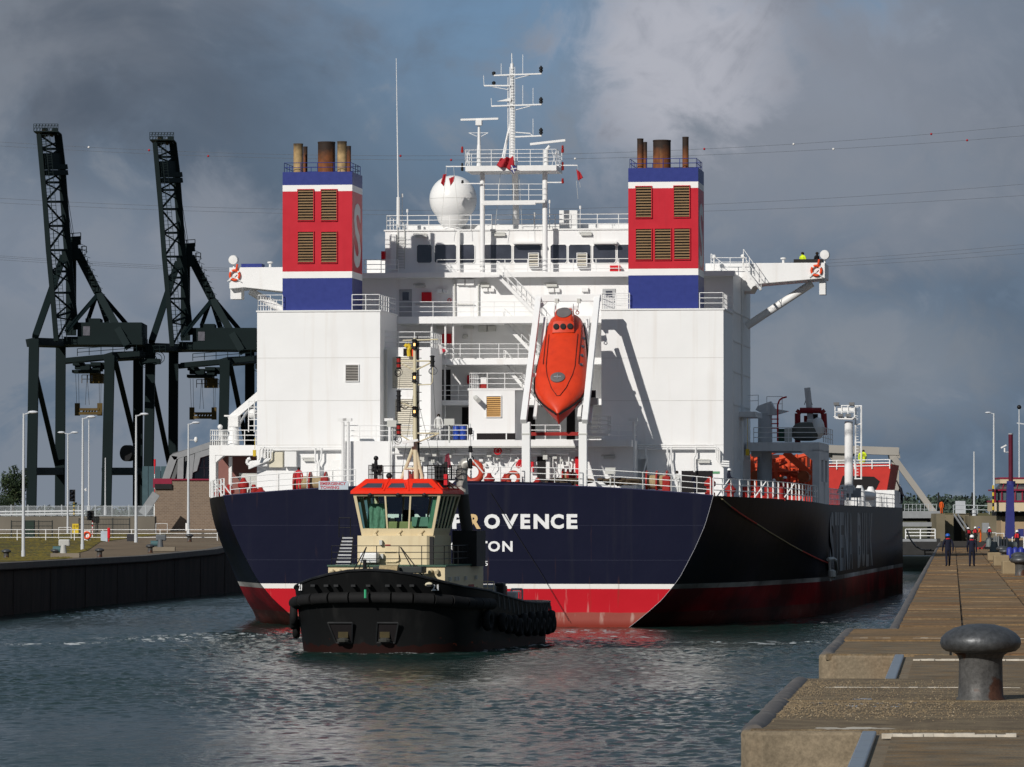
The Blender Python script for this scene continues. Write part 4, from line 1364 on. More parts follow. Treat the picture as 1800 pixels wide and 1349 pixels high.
# centre tier with overhanging deck
SY_C = 9.4
ct_ = PB('after_deckhouse', 601.5, 776, 1116, 880, SY_C, 9.0, WHITE)
PB('deckhouse_deck', 690, 774.5, 1110, 785, SY_C - 1.5, 1.52, WHITE, ct_)
PB('deck_edge_bar', 690, 785, 1020, 787, SY_C - 1.5, 0.12, GREYB, ct_)
r_ = MB()
z = S(0, 774.5, SY_C - 1.4).z
zc = S(0, 776, SY_C).z
rail(r_, [S(603, 775.8, SY_C + .1), S(690, 775.5, SY_C + .1)], 1.0, 3, 1.1)
rail(r_, [S(690, 774, SY_C - 1.4), S(822, 774, SY_C - 1.4)], 0.95, 3, 1.2)
rail(r_, [S(932, 774, SY_C - 1.4), S(985, 774, SY_C - 1.4)], 0.95, 3, 1.0)
rail(r_, [S(1035, 775.5, SY_C + .1), S(1114, 775.5, SY_C + .1), (S(1114, 775.5, SY_C + .1).x, SY_C + 2, zc)], 1.0, 3, 1.0)
r_.build('railing', RAILW, ct_)
# engine vent house on top of it
SY_V = 8.6
vh = PB('vent_house', 824, 684, 905, 774, SY_V, 5.0, WHITE)
louvre(855.5, 697, 880.5, 733, SY_V, LOUVO, vh, 10, WHITE2, RUST, .16)
PB('slot_opening', 838, 762, 906, 773, SY_V - .015, 0.01, DARK, vh)
PB('slot_post', 889, 762.2, 891, 772.8, SY_V - .05, 0.03, WHITE2, vh)
m = MB().cyl(S(836, 699, SY_V), S(841, 704, SY_V - .8), 0.16, n=12)
m.build('vent_spout', GREYB, vh, smooth=40)
r_ = MB()
a, c = S(826, 684, SY_V + .1), S(918, 684, SY_V + .1)
rail(r_, [(a.x, SY_V + 4, a.z), a, c, (c.x, SY_V + 4, c.z)], 1.0, 3, 1.0)
r_.build('railing', RAILW, vh)
PB('vent_house_deck', 822, 683, 919, 686, SY_V - .02, 5.1, WHITE2, vh)
PB('white_locker', 845, 664, 855, 678, SY_V + 1.5, 0.5, WHITE2, vh)
PB('red_locker', 843, 675, 855, 684, SY_V + 1.2, 0.5, REDM, vh)

# walls under the overhang: pipes, valves, doors
PB('door', 944, 803, 959, 848, SY_C - .06, 0.05, DARK, ct_)
PB('door_leaf', 960, 804, 966, 848, SY_C - .75, 0.7, WHITE2, ct_)
PB('hose_locker', 931, 812, 937.5, 830, SY_C - .4, 0.38, REDB, ct_)
PB('wall_panel', 1011, 803, 1018, 856, SY_C - .3, 0.28, REDB, ct_)
PB('door', 752, 804, 778, 850, SY_C - .05, 0.045, mat('grey_door_paint', (0.36, 0.37, 0.38), 0.5), ct_, 0.015)
PB('dark_opening', 1198, 828, 1253, 866, SY_B - .02, 0.015, DARK)
pp = MB()
for y, x0, x1, r0 in ((790, 700, 1015, .08), (793.5, 720, 1010, .06), (797, 690, 1000, .10)):
    pp.cyl(S(x0, y, SY_C - .5), S(x1, y, SY_C - .5), r0, n=8)
for x, y1 in ((735, 850), (868, 830), (898, 822), (908, 812), (972, 850), (985, 850), (1000, 830), (882, 806), (862, 812)):
    pp.tube([S(x, 792, SY_C - .5), S(x, (792 + y1) / 2, SY_C - .45), S(x + random.uniform(-6, 6), (792 + y1) / 2 + 8, SY_C - .4), S(x + random.uniform(-5, 5), y1, SY_C - .3)], random.uniform(.025, .05), 7)
pp.build('pipe_run', WHITE2, ct_)
pp = MB()
for i in range(26):
    x, y = random.uniform(700, 1005), random.uniform(789, 812)
    q = S(x, y, SY_C - random.uniform(.3, .9))
    s = random.uniform(.05, .16)
    pp.cut().box(q.x - s, q.x + s, q.y - .1, q.y + .1, q.z - s, q.z + s)
pp.build('pipe_brackets', GREYB, ct_)
for x, y, s in ((875, 793, .22), (912, 818, .16), (914, 812, .10)):
    q = S(x, y, SY_C - .9)
    MB().torus(q, s, .05, (0, 1, 0), 12, 6).ball(q, s * .6, 8, 6).build('valve_wheel', REDB, ct_)
for x, y, w_, h_ in ((850, 815, 5, 5), (760, 812, 8, 9), (842, 806, 7, 6), (905, 806, 6, 6), (990, 812, 9, 8), (1002, 806, 6, 5)):
    wallbox(x, y, x + w_, y + h_, SY_C, WHITE2, ct_, nm='junction_box')
lamp_strip(1061, 1081, 804, SY_C, ct_)
for x in (603, 612, 1114, 685):
    m = MB().cyl(S(x, 850, SY_C - .4), S(x, 742, SY_C - .4), 0.11, 0.09, 8)
    q = S(x - 1, 739, SY_C - .4)
    m.box(q.x - .28, q.x + .28, q.y - .2, q.y + .15, q.z - .06, q.z + .12)
    m.build('floodlight_post', WHITE2, ct_)
# port casing wall: pipes and lockers
pp = MB()
pp.cyl(S(458, 787, SY_B - .3), S(603, 787, SY_B - .3), 0.05, n=6)
pp.cyl(S(476, 791, SY_B - .3), S(603, 790, SY_B - .3), 0.09, n=8)
for k in range(5):
    pp.tube(pts(SY_B - .3 - .08 * k, (458 + 5 * k, 789), (456 + 5 * k, 792), (456 + 5 * k, 806), (452 + 4 * k, 811), (437, 812 + 3 * k)), 0.06, 7)
pp.tube(pts(SY_B - .4, (554, 788), (554, 812), (557, 816), (557, 868)), 0.06)
pp.tube(pts(SY_B - .4, (565, 788), (565, 806), (561, 813), (561, 868)), 0.06)
pp.tube(pts(SY_B - .4, (440, 806), (435, 808), (434, 815), (440, 818), (470, 818)), 0.1, 8)
pp.build('pipe_run', WHITE2, ship)
PB('wall_cabinet', 473, 795, 497, 822, SY_B - .35, 0.34, mat('cream_cabinet', (0.60, 0.56, 0.44), 0.5), None, 0.02)
PB('wall_cabinet', 500, 794, 521, 821, SY_B - .45, 0.44, WHITE2, None, 0.02)
PB('door', 582, 809, 602, 852, SY_B - .05, 0.045, WHITE2, None, 0.015)
lamp_strip(534, 553, 809, SY_B)
# starboard casing wall
pp = MB()
for k, y in enumerate((782.5, 786, 789.5)):
    pp.cyl(S(1116, y, SY_B - .3), S(1255 + 3 * k, y, SY_B - .3), 0.06, n=7)
    pp.tube(pts(SY_B - .3 - .1 * k, (1255 + 3 * k, y), (1259 + 3 * k, y + 3), (1259 + 3 * k, 806 + 4 * k), (1264 + 2 * k, 811 + 4 * k), (1282, 812 + 4 * k)), 0.06, 7)
for x in (1135, 1173, 1180, 1223):
    pp.tube(pts(SY_B - .35, (x, 787), (x, 800), (x + random.uniform(-5, 5), 806), (x + random.uniform(-4, 4), 830)), 0.06, 7)
pp.build('pipe_run', WHITE2, ship)
lamp_strip(1227, 1248, 812, SY_B)
PB('door', 1119, 807, 1137, 852, SY_C + 1.9, 0.045, WHITE2, None, 0.015)
PB('notice_plate', 1253, 829, 1265, 833, SY_B - .03, 0.02, mat('green_sign', (0.10, 0.28, 0.14), 0.5))
for y in (812, 822, 832, 842):
    a = S(1085, y, SY_C - .05)
r_ = MB()
m = PB('deck_cage', 1031, 762, 1069, 766, 6.5, 1.3, WHITE2)
a, c = S(1034, 762, 6.5), S(1069, 762, 6.5)
rail(r_, [(a.x, 7.8, a.z), (a.x, 6.5, a.z), (c.x, 6.5, a.z), (c.x, 7.8, a.z), (a.x, 7.8, a.z)], 1.1, 4, 0.7, 0.025)
r_.build('railing', RAILW, m)
m = MB().cyl(S(1027, 693, 5.0), S(1047, 693, 5.0), 0.24, n=14)
m.build('winch_drum', BLACK, ship, smooth=40)
PB('winch_frame', 1025, 700, 1050, 712, 5.0, 0.8, GREYB)
MB().bar(S(1040, 712, 5.4), S(1036, 745, 4), 0.25, 0.2).build('winch_bracket', WHITE2, ship)

# ------------------------------------------------------------------ lifeboat davit
dv = empty('lifeboat_davit', (0, 0, 0))
dv.parent = ship
for xf, xt in ((921, 947), (1029, 1050)):
    yt = 526
    a, c = S(xf, 742, 0.7), S(xt, yt, 8.6)
    MB().bar(a - Vector((0, .25, 0)), c - Vector((0, .1, 0)), 0.38, 0.42, (0, 1, 0)).build('davit_leg', WHITE, dv, bevel=0.03)
    x0 = xf - 4 if xf < 1000 else xf - 12
    PB('davit_post', x0, 742, x0 + 14.5, 862, 0.55, 0.5, WHITE, dv, 0.03)
    PB('post_band', x0 - 0.6, 762, x0 + 15, 764.5, 0.52, 0.56, GREYB, dv)
a, c = S(942, 525, 8.6), S(1056, 524, 8.6)
MB().bar(a, c, 0.5, 0.42).build('davit_crossbar', WHITE, dv, bevel=0.03)
for x0, x1 in ((950, 962), (1047, 1035)):
    MB().bar(S(x0, 540, 8.5), S(x1, 527, 8.5), 0.2, 0.2).build('davit_knee', WHITE2, dv)
MB().bar(S(974, 548, 8.2), S(1016, 541, 8.2), 0.2, 0.25).build('spreader_bar', WHITE2, dv)
for x, y in ((976, 549), (1014, 542)):
    m = MB().cyl(S(x, y, 8.2), S(x + .5, y + 5, 8.2), 0.05, n=6)
    m.torus(S(x + 1, y + 8, 8.2), 0.1, 0.03, (0, 1, 0), 10, 5)
    m.build('hook', REDM, dv)
for x in (978, 1017):
    PB('sheave', x - 3, 525, x + 3, 533, 8.2, 0.3, GREYB, dv)
    MB().cyl(S(x, 533, 8.3), S(x - 1, 545, 8.2), 0.02, n=4).build('fall_wire', BLACK, dv)
MB().bar(S(930, 660, 3.9), S(1036, 658, 3.9), 0.25, 0.25).build('davit_tie', WHITE2, dv)
PB('davit_tie', 925, 760, 1020, 766, 2.5, .3, REDM, dv)
for x0, x1 in ((940, 959), (1018, 1034)):   # launching rails the boat lies on
    MB().bar(S(x0, 735, 1.6), S(x1, 560, 8.2), 0.22, 0.25, (0, 1, 0)).build('launch_rail', WHITE2, dv)

# ------------------------------------------------------------------ stern deck: rails, winches, people-side gear
r_ = MB()
def edge(px):
    x = S(px, 870, 0.12).x
    return Vector((x, 0.12, zdeck(0, min(1, abs(x) / HW_TOP))))
rail(r_, [edge(x) for x in (1030, 1080, 1130, 1180, 1225, 1249)], 1.1, 3, 1.6, 0.026, 0.035)
rail(r_, [edge(x) for x in (935, 975, 1018)], 1.1, 3, 1.4, 0.026, 0.035)
rail(r_, [edge(x) for x in (850, 880, 915)], 1.1, 3, 1.4, 0.026, 0.03)
rail(r_, [edge(x) for x in (405, 440, 490, 540, 585, 625)], 1.1, 3, 1.6, 0.026, 0.035)
r_.build('stern_railing', RAILW, ship)
for sgn in (-1, 1):
    r_ = MB()
    pl = [Vector((sgn * (hw(sy, 8) - .1), sy, zdeck(sy, 1))) for sy in ((0.3, 3, 6, 10, 14, 18, 22) if sgn < 0 else (0.3, 3, 6, 10, 14, 18, 22, 26, 29))]
    rail(r_, pl, 1.1, 3, 1.5, 0.026, 0.05)
    for p in pl[1::2]:
        r_.cyl(p + Vector((-sgn * .1, 0, 1.1)), p + Vector((sgn * -.9, 0.2, 0)), 0.045, n=5)
    r_.build('side_railing', RAILW, ship)
def winch(x0, x1, y0, y1, sy, m=REDM):
    """mooring winch: drum with flanges on a frame"""
    a, c = S(x0, y1, sy), S(x1, y0, sy)
    cx, cz, h = (a.x + c.x) / 2, (a.z + c.z) / 2, c.z - a.z
    e_ = empty('mooring_winch', (0, 0, 0))
    e_.parent = ship
    MB().cyl((a.x + .15, sy + .6, cz), (c.x - .15, sy + .6, cz), h * 0.3, n=16).build('drum', ROPE, e_, smooth=40)
    for x in (a.x + .1, cx, c.x - .1):
        MB().cyl((x - .05, sy + .6, cz), (x + .05, sy + .6, cz), h * 0.5, n=20).build('drum_flange', m, e_, smooth=40)
    MB().box(a.x, c.x, sy, sy + 1.3, a.z - .4, a.z + h * .15).build('bed', m, e_)
    MB().box(c.x - .35, c.x + .15, sy - .1, sy + .7, a.z, c.z - h * .25).build('gearbox', m, e_, bevel=0.08)
def roller(px, y0, y1, sy, rad=0.45, m=REDM):
    """mushroom topped roller fairlead"""
    a, c = S(px, y1, sy), S(px, y0, sy)
    h = c.z - a.z
    MB().lathe((a.x, sy, a.z - .3), [(rad * .9, 0), (rad * .9, .35), (rad * .62, .4), (rad * .6, h * .65), (rad, h * .75), (rad, h * .95), (rad * .5, h + .12), (rad * .3, h + .3)], 16).build('roller_fairlead', m, ship, smooth=40)
winch(513, 573, 829, 870, 4.5)
winch(1133, 1174, 827, 868, 4.0)
winch(985, 1008, 824, 852, 6.0)
winch(708, 728, 828, 852, 6.0)
for px, y0, y1, sy in ((428, 840, 872, 3), (446, 852, 874, 3.5), (458, 856, 872, 3), (1248, 838, 868, 2.2), (403, 852, 876, 9), (396, 855, 878, 11), (384, 858, 880, 15), (1284, 850, 876, 5), (860, 832, 852, 4), (889, 833, 852, 3), (945, 840, 856, 3), (968, 842, 856, 4)):
    roller(px, y0, y1, sy, 0.36)
for px in (1316, 1338, 1362):
    a = S(px, 880, 14)
    m = MB()
    m.cyl((a.x - .2, 14, 7.9), (a.x - .2, 14, 8.75), 0.2, n=12)
    m.cyl((a.x + .4, 14, 7.9), (a.x + .4, 14, 8.75), 0.2, n=12)
    m.box(a.x - .5, a.x + .7, 13.7, 14.3, 7.85, 8.05)
    m.build('mooring_bitts', REDM, ship, smooth=40)
for px, y in ((831, 830), (902, 841)):       # ring fairleads standing on the transom edge
    q = S(px, y, 0.3)
    rad = 0.58 if px < 850 else 0.36
    MB().torus(q, rad, rad * 0.36, (0.15, 1, 0), 22, 10).build('ring_fairlead', mat('orange_red_fairlead', (0.42, 0.05, 0.025), 0.45, var=0.15, streak=0.3), ship, smooth=True)
    MB().box(q.x - rad * .7, q.x + rad * .7, 0.15, .6, q.z - rad * 1.7, q.z - rad * .9).build('fairlead_seat', REDM, ship)
for q in ((950, 1028, 845), (1045, 1125, 846)):  # heaps of dark hawser on deck
    m = MB()
    for k in range(14):
        c_ = S(random.uniform(q[0] + 20, q[1]), q[2] + random.uniform(0, 3), 2.5 + random.uniform(0, 2.5))
        m.torus(c_, random.uniform(.3, .6), 0.07, (random.uniform(-.3, .3), random.uniform(-.4, .4), 1), 14, 6)
    o = m.build('coiled_hawser', mat('dark_hawser', (0.075, 0.055, 0.035), 0.95, var=0.3, scale=8), ship)
m = MB().prism([(S(1048, 0, 1.2).x, S(0, 848, 1.2).z), (S(1058, 0, 1.2).x, S(0, 848, 1.2).z), (S(1082, 0, 1.2).x, S(0, 866, 1.2).z), (S(1071, 0, 1.2).x, S(0, 866, 1.2).z)], 1.1, 1.25)
m.build('deck_plate_bracket', WHITE2, ship)
for px, y in ((690, 745), (790, 742), (1073, 828)):
    q = S(px, y, 1.0)
    m = MB().box(q.x - .32, q.x + .32, .85, 1.15, q.z - .2, q.z + .2)
    m.cyl((q.x, 1.0, q.z - 1.3), (q.x, 1.0, q.z - .2), 0.05, n=6)
    m.build('floodlight', GREYB, ship)
# banner on the rail
bn = PB('banner', 560, 846, 612, 861, -0.02, 0.02, mat('pale_banner_cloth', (0.46, 0.52, 0.58), 0.8))
BRED = mat('banner_red_print', (0.45, 0.05, 0.07), 0.7)
for s_, y0, y1 in (('EMERGENCY', 847.5, 853), ('TOWING', 854.5, 860)):
    a, c = S(563, y1, -.03), S(608 if s_[0] == 'E' else 596, y0, -.03)
    lettering('banner_print', s_, BRED, bn, (a.x, -.025, a.z), (1, 0, 0), (0, 0, 1), c.x - a.x, c.z - a.z, 0.02)

# ------------------------------------------------------------------ port side platform with its small crane
SY_P = 21.0
pl = PB('port_platform', 368, 783, 470, 801, SY_P, 8.0, WHITE)
PB('platform_post', 368, 801, 379, 874, SY_P, 1.0, WHITE, pl)
m = MB().prism([(S(379, 0, SY_P).x, S(0, 801, SY_P).z), (S(395, 0, SY_P).x, S(0, 801, SY_P).z), (S(379, 0, SY_P).x, S(0, 815, SY_P).z)], SY_P, SY_P + .8)
m.build('platform_gusset', WHITE, pl)
PB('inner_wall', 384, 801, 470, 880, SY_P + 4, 0.3, mat('brown_bulkhead', (0.22, 0.10, 0.085), 0.7), pl)  # plain brown wall set back under the platform
PB('platform_post', 402, 803, 407, 872, SY_P + 1, 0.3, WHITE2, pl)
PB('locker', 420, 832, 452, 866, SY_P + 2, 0.8, GREYB, pl)
r_ = MB()
a, c = S(370, 783, SY_P + .1), S(470, 783, SY_P + .1)
rail(r_, [(a.x, SY_P + 7, a.z), a, c], 1.0, 3, 0.75, 0.028)
r_.build('railing', RAILW, pl)
cr = empty('provision_crane', (0, 0, 0))
cr.parent = ship
MB().cyl(S(410, 783, SY_P + 2), S(410, 735, SY_P + 2), 0.42, 0.34, 14).build('crane_post', WHITE, cr, smooth=40)
PB('crane_housing', 402, 731, 419, 751, SY_P + 1.6, 0.9, WHITE2, cr, 0.05)
MB().bar(S(404, 738, SY_P + 2), S(456, 694, SY_P + 2), 0.4, 0.45).build('crane_jib', WHITE, cr)
MB().cyl(S(416, 752, SY_P + 1.8), S(440, 716, SY_P + 2), 0.09, n=8).build('luffing_ram', STEEL, cr)
PB('crane_arm_plate', 394, 730, 414, 732.5, SY_P + 1.7, 0.6, WHITE2, cr)
q = S(387, 751, SY_P + 1)
MB().ball(q, 0.18, 10, 7).cyl(q - Vector((0, 0, .8)), q, 0.05, n=6).build('deck_lamp', WHITE2, pl)
m = MB()
for x in (437, 447):
    m.cyl(S(x, 760, SY_P), S(x, 703, SY_P), 0.04, n=6)
for i in range(5):
    m.cyl(S(437, 705 + i * 11, SY_P), S(452, 705 + i * 11, SY_P), 0.03, n=5)
m.build('platform_ladder', RAILW, pl)
MB().ball(S(445, 728, SY_P + 1), 0.35, 12, 8).build('float_free_drum', WHITE2, pl, smooth=True)
m = MB()
m.cyl(S(448, 770, 10), S(448, 790, 10), 0.02, n=4); m.box(S(446, 0, 10).x, S(451, 0, 10).x, 9.9, 10.1, S(0, 803, 10).z, S(0, 792, 10).z)
m.build('tackle_block', YELL, ship)
# ------------------------------------------------------------------ starboard platform
SY_S = 30.0
pl = PB('starboard_platform', 1312, 778, 1440, 793, SY_S, 10.5, mat('platform_grey_white', (0.62, 0.63, 0.64), 0.5, streak=0.2))
GW = MATS['platform_grey_white']
MB().cyl(S(1344, 793, SY_S + 3), S(1344, 870, SY_S + 3), 0.50, n=18).build('platform_column', GW, pl, smooth=40)
a, c = S(1428, 793, SY_S), S(1440, 793, SY_S)
m = MB()
for y0, y1 in ((SY_S, SY_S + 2.2), (SY_S + 4.6, SY_S + 6.2), (SY_S + 8.6, SY_S + 10.5)):
    m.box(a.x, c.x, y0, y1, 7.6, S(0, 793, SY_S).z)
m.box(a.x, c.x, SY_S + 2.2, SY_S + 8.6, S(0, 810, SY_S).z, S(0, 793, SY_S).z)
m.box(a.x, c.x, SY_S + 2.2, SY_S + 8.6, 7.6, 9.2)
m.build('platform_leg', GW, pl)
m = MB().prism([(a.x, S(0, 793, SY_S).z), (a.x - .9, S(0, 793, SY_S).z), (a.x, S(0, 812, SY_S).z)], SY_S + .02, SY_S + .6)
m.build('platform_gusset', GW, pl)
r_ = MB()
a, c = S(1325, 778, SY_S + .1), S(1456, 778, SY_S + .1)
c = Vector((20.2, SY_S + .1, a.z))
rail(r_, [a, c, (c.x, SY_S + 10, a.z)], 1.0, 3, 2.0, 0.024)
r_.build('railing', RAILW, pl)
PB('platform_sign', 1320, 793, 1338, 803, SY_S + 1, 0.1, GREYB, pl)
# covered rescue boat and its davit
rb = MB()
for k, (sx_, sz_) in enumerate(((0.75, 0.6), (1, 0.95), (1, 1), (0.95, 0.95), (0.55, 0.5))):
    pass
a0, a1 = S(1392, 760, SY_S + 4), S(1441, 760, SY_S + 4)
rows = []
for k in range(9):
    t_ = k / 8
    x = a0.x + (a1.x - a0.x) * t_
    w_ = 0.85 * (1 - (2 * t_ - 1) ** 4 * .4)
    hh = 0.78 * (1 - (2 * t_ - 1) ** 4 * .5)
    rows.append([(x, SY_S + 4 + w_ * math.cos(u), a0.z - 0.1 + hh * (1 if math.sin(u) > 0 else .65) * math.sin(u)) for u in [i * math.pi / 8 for i in range(16)]])
rb = MB().grid(rows, True)
rb.add(rows[0], [tuple(range(16))]).add(rows[-1], [tuple(range(16))])
CANV = mat('grey_green_canvas', (0.105, 0.11, 0.10), 0.9, var=0.2, bump=0.5, bscale=4)
o = rb.build('rescue_boat', CANV, ship, smooth=50)
m = MB().ball(S(1438, 753, SY_S + 4), .75, 14, 9, (0.6, 1, 1)).build('boat_nose', WHITE2, o, smooth=True)
m = MB()
m.tube([S(1402, 778, SY_S + 5), S(1402, 727, SY_S + 5), S(1406, 722, SY_S + 5), S(1444, 722, SY_S + 5), S(1448, 727, SY_S + 5), S(1450, 765, SY_S + 5)], 0.2, 8)
m.build('boat_davit_frame', mat('maroon_davit_paint', (0.25, 0.02, 0.025), 0.45, var=0.1), ship, smooth=40)
m = MB().bar(S(1426, 748, SY_S + 5.4), S(1419, 682, SY_S + 5.4), 0.45, 0.4).build('boat_davit_jib', GW, ship)
MB().box(S(1417, 0, SY_S + 5).x, S(1445, 0, SY_S + 5).x, SY_S + 4.9, SY_S + 6, S(0, 752, SY_S + 5).z, S(0, 740, SY_S + 5).z).build('jib_seat', WHITE2, m, bevel=.1)
PB('jib_winch', 1429, 728, 1437, 740, SY_S + 5.2, .6, BLACK, m)
PB('jib_box', 1413, 731, 1421, 742, SY_S + 5.6, .5, REDM, m)
for x in (1414, 1428):
    MB().cyl(S(1420, 691, SY_S + 5.2), S(x, 712, SY_S + 5.2), 0.03, n=4).build('fall_wire', BLACK, m)
PB('drum_store', 1368, 754, 1378, 776, SY_S + 2, .7, mat('green_drum', (0.02, 0.06, 0.04), .5))
PB('grey_bin', 1379, 753, 1391, 777, SY_S + 2, .7, GREYB)
# stubby crane with walkway at the forward end of the house
sc = empty('deck_crane', (0, 0, 0))
sc.parent = ship
MB().lathe(S(1345, 778, SY_S + 5), [(0.5, 0), (0.48, S(0, 732, SY_S + 5).z - S(0, 778, SY_S + 5).z), (0.6, S(0, 728, SY_S + 5).z - S(0, 778, SY_S + 5).z)], 16).build('crane_post', GW, sc, smooth=40)
m = MB().prism([(S(1318, 0, SY_S).x, S(0, 722, SY_S).z), (S(1322, 0, SY_S).x, S(0, 715, SY_S).z), (S(1345, 0, SY_S).x, S(0, 707, SY_S).z), (S(1352, 0, SY_S).x, S(0, 720, SY_S).z), (S(1376, 0, SY_S).x, S(0, 724, SY_S).z), (S(1352, 0, SY_S).x, S(0, 731, SY_S).z), (S(1335, 0, SY_S).x, S(0, 731, SY_S).z)], SY_S + 4.5, SY_S + 5.8)
m.build('crane_head', GW, sc)
r_ = MB()
rail(r_, [S(1311, 715, SY_S + 4.5), S(1333, 714, SY_S + 4.5)], 0.75, 2, .9, 0.022)
rail(r_, [S(1348, 723, SY_S + 4.5), S(1375, 723, SY_S + 4.5)], 1.0, 2, 1.0, 0.022)
r_.build('railing', RAILW, sc)
m = MB()
m.tube([S(1367, 776, SY_S + 4), S(1367, 712, SY_S + 4), S(1370, 704, SY_S + 4), S(1375, 700, SY_S + 4), S(1383, 698, SY_S + 4)], 0.06, 6)
for y in (737, 745, 753, 761):
    m.cyl(S(1356, y, SY_S + 4), S(1369, y, SY_S + 4), 0.04, n=5)
m.build('vent_gooseneck', REDB, ship)
PB('tier_ledge', 1296, 724, 1328, 733, SY_S - 3, 6, GW)
m = MB()
for x in (1297, 1305):
    m.cyl(S(x, 740, SY_S - 4), S(x, 810, SY_S - 4), 0.09, n=7)
m.build('side_pipe', WHITE2, ship)
m = MB()
m.cyl(S(1314, 800, 20), S(1314, 735, 20), 0.02, n=4); m.box(S(1310, 0, 20).x, S(1316, 0, 20).x, 19.8, 20.2, S(0, 803, 20).z, S(0, 792, 20).z)
m.build('tackle_block', YELL, ship)
# red pipework and machinery under the starboard platform
rdm = empty('cargo_pipework', (0, 0, 0))
rdm.parent = ship
CARG = mat('cargo_gear_red', (0.60, 0.07, 0.022), 0.5, var=0.2, streak=0.3, streak_col=(0.15, 0.03, 0.02))
for k in range(44):
    x, sy = random.uniform(1318, 1428), random.uniform(57, 68)
    y1 = random.uniform(796, 830)
    MB().cyl(S(x, 872, sy), S(x + random.choice((0, 0, 0, 8, -10)), y1, sy), random.uniform(.06, .22), n=7).build('pipe', CARG, rdm)
for k in range(24):
    y, sy = random.uniform(796, 868), random.uniform(57, 68)
    MB().cyl(S(random.uniform(1312, 1360), y, sy), S(random.uniform(1380, 1430), y + random.choice((0, 0, 20, -24)), sy), random.uniform(.06, .2), n=7).build('pipe', CARG, rdm)
for x, y, r0 in ((1412, 838, .95), (1370, 846, .7), (1328, 836, .8), (1395, 856, .7)):
    MB().cyl(S(x, y, 56), S(x + 4, y, 58), r0 * .45, n=18).build('hose_reel', mat('grimy_red_reel', (0.28, 0.06, 0.02), .6, var=.4, scale=3, streak=.5, streak_col=(.4, .25, .05)), rdm, smooth=40)
MB().bar(S(1380, 795, 57), S(1425, 835, 57), 0.35, 0.5).build('brace', CARG, rdm)
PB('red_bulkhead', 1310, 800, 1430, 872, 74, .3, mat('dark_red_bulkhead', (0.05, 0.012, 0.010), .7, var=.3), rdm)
# ------------------------------------------------------------------ floodlight column further forward
SY_L = 62.0
fl = empty('floodlight_column', (0, 0, 0))
fl.parent = ship
MB().cyl(S(1492, 868, SY_L), S(1492, 741, SY_L), 0.31, n=18).build('column', WHITE, fl, smooth=40)
m = MB().prism([(S(1464, 0, SY_L).x, S(0, 736, SY_L).z), (S(1502, 0, SY_L).x, S(0, 738, SY_L).z), (S(1498, 0, SY_L).x, S(0, 742, SY_L).z), (S(1470, 0, SY_L).x, S(0, 741, SY_L).z)], SY_L - .7, SY_L + .7)
m.build('head_platform', WHITE, fl)
m = MB()
rail(m, [S(1468, 736, SY_L - .6), S(1502, 736, SY_L - .6)], 0.95, 2, .5, 0.04)
m.box(S(1472, 0, SY_L).x, S(1500, 0, SY_L).x, SY_L - .55, SY_L - .5, S(0, 727, SY_L).z, S(0, 721, SY_L).z)
m.build('head_railing', RAILW, fl)
for x, y in ((1470, 710), (1497, 710), (1477, 730), (1491, 730)):
    q = S(x, y, SY_L - .9)
    MB().box(q.x - .2, q.x + .2, q.y, q.y + .25, q.z - .1, q.z + .1).build('floodlight', mat('grey_lamp_case', (.16, .16, .16), .4), fl)
m = MB()
for x in (1504, 1514):
    m.cyl(S(x, 843, SY_L), S(x, 714, SY_L), 0.06, n=5)
for i in range(5):
    y = 714 + i * 32
    m.cyl(S(1502, y, SY_L), S(1515, y, SY_L), 0.05, n=5)
for i in range(24):
    y = 716 + i * 5.2
    m.cyl(S(1504, y, SY_L), S(1509, y, SY_L), 0.025, n=4)
m.build('caged_ladder', RAILW, fl)
PB('foot_machinery', 1482, 858, 1512, 875, SY_L, 1.5, GREYP, fl)
m = MB()
for x in (1477, 1486, 1494):
    m.tube(pts(SY_L - 1, (x, 880), (x, 856), (x + 6, 854), (x + 8, 862)), 0.09, 6)
m.build('foot_pipes', WHITE2, fl)
# red forecastle break with rails, and gear along the side
SY_K = 138.0
xr0, xr1 = S(1440, 0, SY_K).x, 20.0
fc = MB().prism([(-18, 8.0), (S(1553, 880, SY_K).x, 7.6), (S(1567, 822, SY_K).x, S(0, 818, SY_K).z), (-18, S(0, 815, SY_K).z)], SY_K, SY_K + 14).build('forecastle', mat('forecastle_red', (0.42, 0.025, 0.018), .5, var=.12), ship)
m = MB().prism([(S(1500, 0, SY_K).x, S(0, 868, SY_K).z), (S(1538, 0, SY_K).x, S(0, 862, SY_K).z), (S(1545, 0, SY_K).x, S(0, 848, SY_K).z), (S(1535, 0, SY_K).x, S(0, 840, SY_K).z), (S(1480, 0, SY_K).x, S(0, 838, SY_K).z), (S(1470, 0, SY_K).x, S(0, 868, SY_K).z)], SY_K - .03, SY_K - .005)
m.build('dark_recess', DARK, fc)
r_ = MB()
rail(r_, [S(1440, 826, SY_K - .1), S(1564, 824, SY_K - .1)], 0.8, 3, 1.6, 0.04)
r_.build('railing', RAILW, fc)
r_ = MB()
pl_ = [Vector((19.9, sy, 7.7)) for sy in (41, 50, 58, 66, 76, 90, 110, 130, 145)]
rail(r_, pl_, 1.1, 3, 1.6, 0.03)
r_.build('side_railing', RAILW, ship)
for sy, w_ in ((74, .5), (78, .5), (110, .6), (118, .5)):
    MB().box(19.0, 19.7, sy, sy + 2.0, 7.6, 8.8).build('bulwark_plate', WHITE2, ship)
m = MB()
for sy in (84, 100):
    m.lathe((19.6, sy, 7.6), [(.45, 0), (.45, 1.2), (.2, 1.7)], 12)
m.cyl((19.6, 84, 8.5), (19.6, 100, 8.5), .42, n=14)
m.build('roller_fairlead', WHITE2, ship, smooth=40)
